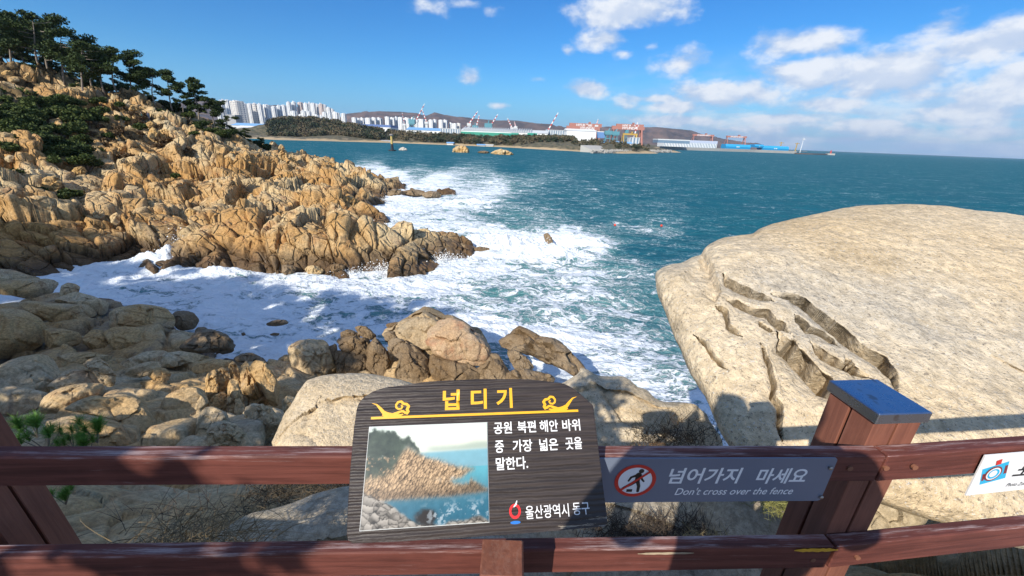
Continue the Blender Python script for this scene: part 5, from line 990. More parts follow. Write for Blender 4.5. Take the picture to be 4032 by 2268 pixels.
teal(*Zb(1680, 390), *Zb(1690, 300), 1250, 9, 'teal crane head over the long white hall'); teal(*Zb(715, 360), *Zb(745, 250), 1450, 9, 'teal crane with a tilted blue boom among the white blocks'); teal(1527, 355, 1531, 322, 1150, 8, 'left teal harbour crane between the gantries'); teal(1545, 355, 1549, 324, 1150, 8, 'right teal harbour crane between the gantries'); teal(*Zb(1515, 388), *Zb(1518, 330), 1300, 7, 'small dark teal crane beside the leaning striped boom'); teal(1573, 355, 1575, 316, 1300, 4, 'dark slim crane tower behind the second gantry')
gy = gantry(1566, 1600, 335, 352, 1200, 'yellow girder crane beneath the second red gantry')
for c in gy.children: c.data.materials.clear(); c.data.materials.append(M_YEL)
# sea wall, breakwater, light, turbine
def wall_run(name, pts, h, w, lab, m_, cat='sea wall'):
    q = [P(*p) for p in pts]; m = MB()
    for i in range(len(q) - 1):
        a, b = q[i], q[i + 1]; d = (b - a); d[2] = 0; L = np.linalg.norm(d); an = math.atan2(d[1], d[0]); M = Matrix.Translation((a[0], a[1], 0)) @ Matrix.Rotation(an, 4, 'Z'); m.box((0, 0, -3), (L + .5, w, h), M)
    c = m.build(name, m_); return tag(c, lab, cat)
bw = [(PZ(1640, 371.5, 0)), PZ(1800, 379, 0), PZ(2003, 386, 0)]
def pzrun(name, pts, h, w, lab, m_):
    m = MB(); q = [PZ(*p, 0) for p in pts]
    for i in range(len(q) - 1):
        a, b = q[i], q[i + 1]; d = b - a; L = np.linalg.norm(d); an = math.atan2(d[1], d[0]); m.box((0, 0, -3), (L, w, h), Matrix.Translation((a[0], a[1], 0)) @ Matrix.Rotation(an, 4, 'Z'))
    return tag(m.build(name, m_), lab, 'breakwater')
pzrun('breakwater', [(1660, 375), (1720, 377.5), (1800, 380), (1900, 383), (2003, 386.5)], 9, 14, 'long grey concrete breakwater in front of the shipyard', M_CONC)
pzrun('breakwater', [(2004, 387.5), (2045, 389), (2092, 390)], 4, 10, 'low dark arm at the end of the long breakwater', plain('dark rubble', (.12, .09, .08), .9, scale=.1))
p = PZ(2088, 390, 0); o = empty('harbour_light', (p[0], p[1], 0), 'small red harbour light on a pale block at the breakwater end', 'beacon'); m = MB(); m.box((-14, -6, 0), (14, 6, 6)); m.build('base', M_CONC, o); m = MB(); m.tube([(0, 0, 6), (0, 0, 16), (0, 0, 17)], [3, 2.2, 1], 8); m.build('light', M_STRIPER, o)
p = P(2014, 377, 2300); o = empty('wind_turbine', (p[0], 2300, 0), 'white wind turbine standing alone beyond the breakwater', 'turbine'); hh = P(2016, 350, 2300)[2]; m = MB(); m.tube([(0, 0, 0), (0, 0, hh)], [1.8, 1.1], 8); m.build('mast', M_WALLW, o)
m = MB(); m.box((-3, -5, hh - 1.5), (3, 5, hh + 2)); m.build('nacelle', M_WALLW, o)
for k, a in enumerate((95, -25, 215)): m = MB(); c_, s_ = math.sin(rad(a)), math.cos(rad(a)); m.add([(-1.2 * s_, -5.6, hh + 1.2 * c_), (1.2 * s_, -5.6, hh - 1.2 * c_), (13 * c_, -5.6, hh + 13 * s_), (-1.2 * s_, -5.2, hh + 1.2 * c_), (1.2 * s_, -5.2, hh - 1.2 * c_), (13 * c_, -5.2, hh + 13 * s_)], [(0, 1, 2), (5, 4, 3), (0, 3, 4, 1), (1, 4, 5, 2), (2, 5, 3, 0)]); m.build('blade', M_WALLW, o)
for k, (dx, dy) in enumerate([(1962, 372), (1966, 368), (1990, 372)]):
    pass
for k, (dx, t) in enumerate([(1962, 358), (2002, 360)]):
    p = P(dx, 374, 2200); o = empty('harbour_crane', (p[0], 2200, 2), ['left small yellow crane on the far quay', 'right small yellow crane on the far quay'][k], 'crane'); h = P(dx, t, 2200)[2]; m = MB(); m.tube([(0, 0, 0), (0, 0, h)], [3, 2], 4); m.build('tower', M_YEL, o); m = MB(); m.tube([(-10, 0, h * .9), (14, 0, h * .9)], [1.5, 1.2], 4); m.build('arm', M_YEL, o)
pzrun('quay', [(1890, 379.5), (1960, 381), (2030, 381.5)], 5, 30, 'low grey quay behind the blue hull blocks', M_CONC)['category'] = 'quay'
# concrete apron and tetrapods of the cape
def tetra_field():
    rng = random.Random(3); m = MB()
    for i in range(520):
        t = rng.random(); dx = 1492 + t * 200; base = PZ(dx, 386 - 2 * t, 0)
        if 1585 < dx < 1612 and rng.random() < .6: continue
        x, y, z = base[0] + rng.uniform(-2, 2), base[1] + rng.uniform(-4, 14), rng.uniform(.2, 4.2); s = rng.uniform(1.6, 2.3)
        R_ = Euler((rng.uniform(0, 6), rng.uniform(0, 6), rng.uniform(0, 6))).to_matrix()
        for d in ((1, 1, 1), (1, -1, -1), (-1, 1, -1), (-1, -1, 1)):
            v = R_ @ (Vector(d).normalized() * s); m.tube([(x, y, z), (x + v.x, y + v.y, z + v.z)], [s * .34, s * .2], 5)
    o = m.build('tetrapods', M_CONC); tag(o, 'heap of grey concrete tetrapods piled along the foot of the cape', kind='stuff')
tetra_field()
p0, p1 = PZ(1510, 385, 0), PZ(1592, 385, 0); m = MB(); d = p1 - p0; an = math.atan2(d[1], d[0]); L = float(np.linalg.norm(d)); m.add([(0, 8, 2), (L, 8, 2), (L, 34, 9.5), (0, 34, 9.5), (0, 8, -1), (L, 8, -1), (L, 34, -1), (0, 34, -1)], [(0, 1, 2, 3), (4, 5, 1, 0), (1, 5, 6, 2), (3, 2, 6, 7), (0, 3, 7, 4), (7, 6, 5, 4)]); o = m.build('sea_wall', M_CONC); o.location = tuple(p0); o.rotation_euler = (0, 0, an); tag(o, 'pale sloping concrete apron on the cape behind the tetrapods', 'sea wall')
# beach houses, offshore rocks, beacon, buoys
for k, (a, b, t, bo, wm, rm, lab) in enumerate([(842, 853, 350, 356, 0, 0, 'small white beach house under the wooded hill'), (862, 880, 350, 355, 0, 3, 'low purple roofed beach building'), (884, 898, 347, 356, 0, 3, 'white beach restaurant with a grey roof'), (897, 912, 351, 357, 0, 0, 'cream beach house right of the restaurant'), (915, 928, 351, 357, 0, 3, 'low blue beach building'), (930, 948, 351, 357, 3, 2, 'red roofed beach house'), (955, 985, 352, 358, 3, 3, 'dark low beach shed behind the beacon'), (1124, 1140, 357, 362, 0, 3, 'small blue white shed on the rocky beach'), (1200, 1220, 362, 367, 0, 3, 'pale beach hut with a blue tarp'), (1222, 1240, 363, 367, 0, 0, 'low white wall of a beach hut')]):
    shed('beach_house', a, b, t, bo, 735, TOWNM[wm], M_BLUEROOF if 'blue' in lab or 'purple' in lab else TOWNM[rm], lab, 12, .35)
def offrock(poly, Y, lab, m_, sd=0): return rock('offshore_rock', poly, Y, m_, lab, 'rock', up=.3, thick=.7, seed=600 + sd, M=64, KR=18, amp=.16, cell=.4)
offrock([Zb(*q) for q in ((1225, 715), (1232, 660), (1270, 632), (1340, 625), (1400, 632), (1440, 660), (1455, 715), (1400, 735), (1290, 735))], 418, 'round golden rock standing in the bay, the biggest of the offshore rocks', M_HEAD2, 1)
offrock([Zb(*q) for q in ((1700, 720), (1760, 685), (1840, 665), (1910, 680), (1980, 710), (2010, 745), (1900, 750), (1780, 745))], 405, 'jagged golden rock right of the round offshore rock', M_HEAD2, 2)
offrock([Zb(*q) for q in ((1540, 705), (1590, 688), (1660, 690), (1720, 712), (1650, 722), (1560, 716))], 412, 'low flat rock joining the two golden offshore rocks', M_DARKROCK, 3)
offrock([Zb(*q) for q in ((548, 670), (575, 648), (610, 642), (645, 660), (655, 685), (600, 692), (550, 688))], 410, 'small white domed rock right of the beacon', rock_mat('white rock', (.7, .68, .64), (.6, .55, .48), (.5, .42, .34), (.5, .5, .5), .5, False, .05, 0), 4)
p = PZ(987, 379.5, 0); o = empty('beacon', (p[0], p[1], 0), 'yellow and black beacon tower standing in the bay', 'beacon'); dep = p[1]; u = K / F * dep * 1.02
m = MB(); m.tube([(0, 0, -1), (0, 0, 2.4 * u)], [9 * u, 9 * u], 12); m.build('base', plain('beacon black', (.02, .02, .025), .6), o); m = MB(); m.tube([(0, 0, 2.4 * u), (0, 0, 15 * u)], [3.6 * u, 2.7 * u], 10); m.build('column', plain('beacon black', (.02, .02, .025), .6), o)
m = MB(); m.tube([(0, 0, 15 * u), (0, 0, 32 * u)], [2.7 * u, 2.5 * u], 10); m.build('column', plain('beacon yellow', (.55, .40, .12), .6), o); m = MB(); m.tube([(0, 0, 32 * u), (0, 0, 34 * u), (0, 0, 36 * u), (0, 0, 37 * u)], [2.6 * u, 4.6 * u, 4.2 * u, 1.5 * u], 10); m.build('lamp_house', plain('beacon top', (.25, .22, .2), .6), o)
M_BUOY = plain('buoy red', (.75, .06, .02), .4, var=.05)
for k, (dx, dy, lab) in enumerate([(1547, 566, 'left red buoy floating beyond the breakers'), (1664, 567.5, 'right red buoy floating beyond the breakers'), (935, 545, 'small red float by the second rib')]):
    p = PZ(dx, dy, 0.1); o = empty('buoy', tuple(p), lab, 'buoy'); s = .24 if k < 2 else .22; m = MB(); m.tube([(0, 0, -s), (0, 0, -s * .6), (0, 0, 0), (0, 0, s * .6), (0, 0, s)], [s * .2, s * .8, s, s * .8, s * .15], 12); m.build('float', M_BUOY, o, True); m = MB(); m.tube([(0, 0, s), (0, 0, s * 1.5)], [s * .12, s * .12], 6); m.build('eyelet', M_TWIG, o)
# wood of the far coast: one mass
def far_wood():
    rng = np.random.default_rng(4); cs, rs = [], []
    zones = [((672, 960), (305, 350), (735, 860), 1700), ((960, 1450), (338, 362), (735, 860), 900), ((985, 1020), (322, 338), (930, 960), 70), ((1290, 1420), (340, 352), (800, 870), 200), ((1100, 1180), (328, 340), (900, 920), 50), ((1440, 1660), (352, 368), (660, 760), 140), ((1620, 1700), (346, 354), (1500, 1600), 90), ((560, 700), (322, 340), (850, 1050), 120), ((1040, 1100), (318, 322), (1120, 1150), 60)]
    for (a0, a1), (b0, b1), (y0, y1), n in zones:
        for i in range(n):
            a = rng.uniform(a0, a1); Y = rng.uniform(y0, y1); x = P(a, b0, Y)[0]; z = fz(x, Y)
            if z < 3.2: continue
            if rng.random() < .25 and z > 8: continue
            r_ = rng.uniform(2.0, 6.2) * (Y / 800) ** .5; cs.append((x, Y, z + r_ * .6)); rs.append(r_)
    V, Fq = tufts(cs, rs, 90000, 1.7, rng, .85)
    def b(g, bs):
        pos = g.n('ShaderNodeNewGeometry').outputs['Position']; n_ = g.noise(pos, .035, 4.0, .6); n2 = g.noise(pos, .2, 3.0)
        c = g.mix(g.ss(n_, .42, .58), (.022, .035, .016), (.13, .10, .055)); c = g.mix(g.ss(n2, .5, .75, 0, .6), c, (.07, .085, .03)); g.set(bs, 'Base Color', c); bs.inputs['Roughness'].default_value = .9
    o = raw('coastal_wood', V, Fq, mat('coastal wood', b)); tag(o, 'dark pines and bare scrub covering the far shore', kind='stuff')
far_wood()
# ------------------------------------------------------------------ lookout: deck, fence
def wood_mat(name, a, b_, worn, sc=1.0, axis=0, wear=.5):
    def b(g, bs):
        pos = g.n('ShaderNodeTexCoord').outputs['Object']; s = [14, 14, 14]; s[axis] = .7
        gr = g.noise(g.mapping(pos, scale=tuple(q * sc for q in s)), 4.0, 6.0, .65, .4); blot = g.noise(pos, 5.0, 5.0, .6)
        c = g.mix(g.ss(gr, .3, .7), a, b_); c = g.mix(g.ss(blot, .5, .75, 0, .4), c, tuple(q * 1.35 for q in b_))
        nz = g.n('ShaderNodeSeparateXYZ', None, Vector=g.n('ShaderNodeNewGeometry').outputs['Normal']).outputs[2]
        s2 = [30, 30, 30]; s2[axis] = 1.6; fl = g.noise(g.mapping(pos, scale=tuple(s2)), 1.6, 8.0, .75)
        c = g.mix(g.m('MULTIPLY', g.ss(g.m('ADD', fl, g.m('MULTIPLY', g.ss(nz, .3, .9), .10)), .58, .74, 0, wear), 1.0), c, worn)
        g.set(bs, 'Base Color', c); bs.inputs['Roughness'].default_value = .68; bs.inputs['Specular IOR Level'].default_value = .3
        g.set(bs, 'Normal', g.bump(g.m('ADD', gr, g.m('MULTIPLY', fl, .6)), .0016, .9))
    return mat(name, b)
M_RAIL = wood_mat('red brown stained rail', (.080, .024, .018), (.165, .052, .038), (.44, .33, .31), 1.0, 0, .8)
M_POST = wood_mat('red brown stained post', (.16, .06, .04), (.23, .09, .058), (.32, .2, .16), 1.0, 2, .3)
def m_cap(g, bs):
    pos = g.n('ShaderNodeTexCoord').outputs['Object']; n = g.noise(pos, 22.0, 5.0, .6)
    g.set(bs, 'Base Color', g.mix(g.ss(n, .56, .66, 0, .6), (.40, .44, .52), (.18, .13, .10))); bs.inputs['Metallic'].default_value = 1; g.set(bs, 'Roughness', g.m('MULTIPLY_ADD', n, .25, .16))
M_CAP = mat('weathered steel cap', m_cap)
M_BOLT = plain('steel bolt', (.35, .32, .3), .4, 1.0, scale=60); M_RUST = plain('rusty screw', (.22, .09, .05), .7, scale=80)
fence = empty('wooden_fence', (0, .74, 13.35), 'red brown wooden railing with capped posts across the bottom of the view', 'fence')
def rail(p0, p1, top, h=.084, w=.038, name='rail'):
    p0, p1 = Vector(p0), Vector(p1); d = p1 - p0; L = d.length; an = math.atan2(d.y, d.x); m = MB(); m.box((0, 0, -h), (L, w, 0), None, .004)
    o = m.build(name, M_RAIL, fence, False); o.location = (p0.x, p0.y - .74, top - 13.35); o.rotation_euler = (0, 0, an); return o
def yl(x): return .705 + .0545 * (x + .36)          # front face of the left bay
RT, RB = 14.30, 13.985
XP = .955
rail((-2.9, yl(-2.9)), (XP - .012, yl(XP)), RT, .086); rail((-2.9, yl(-2.9) - .004), (XP - .04, yl(XP) - .004), RB, .09)
rail((XP - .006, yl(XP)), (XP + 2.2, yl(XP) + .30), RT, .086); rail((XP - .03, yl(XP) - .004), (XP + 2.2, yl(XP) + .30), RB, .09)
def post(cx, cy, rz, lean=0.0):
    p = empty('post', (cx, cy - .74, 0), None, None, None, rz); p.rotation_euler = (0, lean, rz); p.parent = fence; s = .066; g_ = .0035
    for a in (-1, 1):
        for b in (-1, 1):
            m = MB(); m.box((min(a * g_, a * s), min(b * g_, b * s), -1.6), (max(a * g_, a * s), max(b * g_, b * s), 1.018), None, .003); m.build('timber', M_POST, p)
    m = MB(); m.box((-.0735, -.0735, 1.020), (.0735, .0735, 1.052), None, .0025); c = m.build('cap', M_CAP, p)
    return p
post(.977, .884, rad(6)); post(-1.375, .802, rad(4), rad(-4.5))
for x, z in ((.86, 14.262), (.955, 14.262), (1.03, 14.264), (.87, 13.93), (1.0, 13.935)): m = MB(); m.tube([(x, yl(x) - .0035 - .74, z - 13.35), (x, yl(x) + .003 - .74, z - 13.35)], [.007, .007], 10); m.build('screw', M_RUST, fence)
# worn patches: yellow paint on the lower rail, scraped wood beside it
def strip(x0, x1, z0, z1, mat_, name, seed):
    rr = random.Random(seed); n = 14; up_, dn = [], []
    for i in range(n + 1):
        x = x0 + (x1 - x0) * i / n; t = min(1, 4 * min(i, n - i) / n + .25); zc = (z0 + z1) / 2; up_.append((x, zc + (z1 - zc) * t * rr.uniform(.6, 1))); dn.append((x, zc - (zc - z0) * t * rr.uniform(.6, 1)))
    m = MB(); Mx = Matrix.Rotation(rad(90), 4, 'X'); poly = dn + up_[::-1]; sl = .0545
    vs = [(x, yl(x) - .0056 - .74, z - 13.35) for x, z in poly]; m.add(vs, [tuple(range(len(vs)))]); return m.build(name, mat_, fence)
strip(.80, .925, 13.967, 13.983, plain('yellow paint', (.72, .38, .03), .5, var=.2, scale=40), 'paint_mark', 1)
strip(.365, .52, 13.966, 13.976, plain('scraped wood', (.46, .36, .24), .7, var=.3, scale=40), 'scrape', 2)
deck = MB(); deck.box((-6, -4, 13.38), (7, .62, 13.58)); tag(deck.build('path', wood_mat('deck boards', (.16, .12, .09), (.22, .17, .13), (.3, .26, .22), .3, 0)), kind='structure')

# ------------------------------------------------------------------ information board
th = rad(50)
def rodr(v):
    t = np.linalg.norm(v); k = v / t; Kx = np.array([[0, -k[2], k[1]], [k[2], 0, -k[0]], [-k[1], k[0], 0]]); return np.eye(3) + math.sin(t) * Kx + (1 - math.cos(t)) * Kx @ Kx
Rb = rodr(np.array([-7.94762031e-02, -1.96275375e-03, 1.19304091e-01])) @ np.array([[1, 0, 0], [0, math.cos(th), -math.sin(th)], [0, math.sin(th), math.cos(th)]])
kb = .855; ob = CC + kb * (np.array([-3.50594939e-01, 8.12791942e-01, 1.42932641e+01]) - CC)
board = empty('information_board', (0, 0, 0), 'dark brown arched wooden information board with yellow Korean title and a coast picture', 'sign')
BM = Matrix(((*(Rb[0] * kb), ob[0]), (*(Rb[1] * kb), ob[1]), (*(Rb[2] * kb), ob[2]), (0, 0, 0, 1)))
board.matrix_world = BM
def m_board(g, bs):
    pos = g.n('ShaderNodeTexCoord').outputs['Object']; gr = g.noise(g.mapping(pos, scale=(2.2, 55, 20)), 2.2, 6.0, .6, .35)
    wv = g.t.nodes.new('ShaderNodeTexWave'); wv.bands_direction = 'Y'; g.set(wv, 'Vector', g.v('ADD', pos, g.v('SCALE', g.noise(g.mapping(pos, scale=(1.5, 6, 1)), 2.0, 3.0, out=1), .012))); g.set(wv, 'Scale', 23.0); g.set(wv, 'Distortion', 1.5); g.set(wv, 'Detail', 3.0)
    x = g.n('ShaderNodeSeparateXYZ', None, Vector=pos).outputs[0]; edge = g.ss(x, .02, -.02)
    c = g.mix(g.ss(gr, .3, .75), (.024, .018, .016), (.062, .047, .041)); fl = g.noise(g.mapping(pos, scale=(5, 60, 10)), 1.5, 8.0, .8); y = g.n('ShaderNodeSeparateXYZ', None, Vector=pos).outputs[1]
    low = g.m('MULTIPLY', g.ss(y, -.215, -.235), g.ss(x, .38, .5)); c = g.mix(g.ss(g.m('ADD', fl, g.m('MULTIPLY', low, .16)), .71, .74, 0, .8), c, (.42, .36, .28))
    g.set(bs, 'Base Color', c); bs.inputs['Roughness'].default_value = .45; bs.inputs['Specular IOR Level'].default_value = .45
    h = g.m('ADD', g.m('MULTIPLY', wv.outputs[1], .8), g.m('MULTIPLY', gr, .9)); g.set(bs, 'Normal', g.bump(h, .0022, 1.0))
M_BOARD = mat('grooved dark board', m_board)
def outline_board():
    pts = [(-.030, -.235), (-.026, -.246), (-.015, -.253), (.1, -.256), (.227, -.257), (.40, -.257), (.588, -.255), (.595, -.248), (.596, -.236), (.596, -.09), (.596, .035)]
    for a in np.linspace(0, 1, 9)[1:]: pts.append((.596 - .10 * a - .0, .035 + .066 * math.sin(a * math.pi / 2)))
    pts += [(.42, .112), (.277, .116), (.14, .113), (.06, .103)]
    for a in np.linspace(0, 1, 8)[1:]: pts.append((.06 - .098 * math.sin(a * math.pi / 2), .103 - .058 * (1 - math.cos(a * math.pi / 2))))
    pts += [(-.040, .0), (-.038, -.1), (-.034, -.18)]
    return pts
m = MB(); m.prism(outline_board(), -.030, 0); o = m.build('board', M_BOARD, board)
bv = o.modifiers.new('b', 'BEVEL'); bv.width = .002; bv.segments = 2; bv.limit_method = 'ANGLE'
M_YL = plain('yellow sign paint', (.86, .44, .015), .45, var=.10, scale=60); M_WL = plain('white sign paint', (.80, .80, .80), .5, var=.03, scale=60)
def TB_(x, y, z=.0006): return Matrix.Translation((x, y, z))
def fit_text(name, s, x0, x1, y0, y1, mat_, parent, bold=.0, shear=0.0, z=.0006, ext=.0006, spacing=1.0):
    cu = bpy.data.curves.new(name, 'FONT'); cu.body = s; cu.size = 1; cu.offset = bold; cu.shear = shear; cu.space_character = spacing; cu.resolution_u = 4
    t = bpy.data.objects.new(name + '_t', cu); SC.collection.objects.link(t); dg = bpy.context.evaluated_depsgraph_get(); me = bpy.data.meshes.new_from_object(t.evaluated_get(dg)); bpy.data.objects.remove(t)
    co = np.empty(len(me.vertices) * 3, np.float32); me.vertices.foreach_get('co', co); co = co.reshape(-1, 3); lo, hi = co[:, :2].min(0), co[:, :2].max(0)
    co[:, 0] = x0 + (co[:, 0] - lo[0]) / (hi[0] - lo[0]) * (x1 - x0); co[:, 1] = y0 + (co[:, 1] - lo[1]) / (hi[1] - lo[1]) * (y1 - y0); co[:, 2] = z
    me.vertices.foreach_set('co', co.ravel()); me.materials.clear(); me.materials.append(mat_); me.update(); me.name = name; o = bpy.data.objects.new(name, me); link(o, parent); return o
for s, x0, x1 in (('넙', .183, .228), ('디', .258, .301), ('기', .327, .371)): fit_text('title_letter', s, x0, x1, .036, .089, M_YL, board, bold=.028)
L1 = [('공원', .318, .366), ('북편', .381, .431), ('해안', .441, .491), ('바위', .503, .552)]
for k, (s, a, b) in enumerate(L1): fit_text('text_line', s, a, b, -.029, .001, M_WL, board, bold=.016)
for s, a, b in [('중', .320, .343), ('가장', .366, .418), ('넓은', .437, .487), ('곳을', .507, .552)]: fit_text('text_line', s, a, b, -.075, -.045, M_WL, board, bold=.016)
fit_text('text_line', '말한다.', .321, .404, -.116, -.086, M_WL, board, bold=.016)
fit_text('text_line', '울산광역시', .391, .500, -.228, -.199, M_WL, board, bold=.006); fit_text('text_line', '동구', .510, .553, -.226, -.199, M_WL, board, bold=.006)
m = MB(); m.box((.001, .0195, .0002), (.551, .0255, .0014)); m.build('yellow_bar', M_YL, board)
def ribbon(pts, ws, z, mat_, name, parent):
    n = len(pts); L, R_ = [], []
    for i in range(n):
        a = Vector(pts[max(i - 1, 0)]); b = Vector(pts[min(i + 1, n - 1)]); d = (b - a).normalized(); nn = Vector((-d.y, d.x)); p = Vector(pts[i]); L.append(p + nn * ws[i]); R_.append(p - nn * ws[i])
    m = MB(); m.add([(v.x, v.y, z) for v in L + R_], [(i, i + n, i + n + 1, i + 1) for i in range(n - 1)]); return m, m.build(name, mat_, parent)
def cloud_orn(flip, ox):
    S = lambda q: [((ox + (x if not flip else -x)), y) for x, y in q]
    m = MB()
    def add(pts, ws):
        n = len(pts); L = []; R_ = []
        for i in range(n):
            a = Vector(pts[max(i - 1, 0)]); b = Vector(pts[min(i + 1, n - 1)]); d = (b - a).normalized(); nn = Vector((-d.y, d.x)); p = Vector(pts[i]); L.append(p + nn * ws[i]); R_.append(p - nn * ws[i])
        f = [(i, i + n, i + n + 1, i + 1) for i in range(n - 1)]
        if flip: f = [q[::-1] for q in f]
        m.add([(v.x, v.y, .0009 + .0001 * len(m.f) / 40) for v in L + R_], f)
    add(S([(0, .060), (.012, .056), (.022, .046), (.031, .036), (.042, .030), (.055, .029), (.066, .033), (.075, .037)]), [.0003, .0018, .0035, .0045, .0055, .004, .0035, .0028])
    add(S([(.028, .030), (.036, .027), (.05, .026), (.07, .026), (.082, .030)]), [.001, .0035, .004, .004, .001])
    sp = [(.089, .030), (.094, .036), (.091, .042), (.095, .049), (.089, .055), (.081, .056), (.075, .062), (.067, .061), (.062, .054), (.063, .047), (.069, .043), (.076, .044), (.079, .049), (.075, .053)]
    # one smooth line through the scroll
    q = []
    for i in range(len(sp) - 1):
        for t in np.linspace(0, 1, 5)[:-1]: q.append((sp[i][0] * (1 - t) + sp[i + 1][0] * t, sp[i][1] * (1 - t) + sp[i + 1][1] * t))
    q.append(sp[-1]); add(S(q), [.0040 - .0022 * i / len(q) for i in range(len(q))])
    add(S([(.075, .037), (.081, .037), (.086, .034), (.088, .030)]), [.003, .003, .003, .002])
    m.build('cloud_ornament', M_YL, board)
cloud_orn(False, 0.0); cloud_orn(True, .551)
# city emblem: red ring with white stroke, blue wave below
def disc(cx, cy, rx, ry, z, n=32, inner=0, par=None, mat_=None, name='emblem'):
    m = MB(); vo = [(cx + rx * math.cos(6.2832 * k / n), cy + ry * math.sin(6.2832 * k / n), z) for k in range(n)]
    if inner: vi = [(cx + rx * inner * math.cos(6.2832 * k / n), cy + ry * inner * math.sin(6.2832 * k / n), z) for k in range(n)]; m.add(vo + vi, [(k, (k + 1) % n, (k + 1) % n + n, k + n) for k in range(n)])
    else: m.add(vo, [tuple(range(n))])
    return m.build(name, mat_, par)
M_ERED = plain('emblem red', (.75, .015, .02), .5, var=.05); M_EBLUE = plain('emblem blue', (.01, .16, .55), .5, var=.05)
disc(.365, -.209, .0145, .0165, .0008, inner=.62, par=board, mat_=M_ERED); ribbon([(.362, -.2), (.368, -.194), (.371, -.186)], [.001, .0022, .001], .0012, M_WL, 'emblem_stroke', board); disc(.365, -.233, .0125, .0035, .0008, par=board, mat_=M_EBLUE, name='emblem_wave')
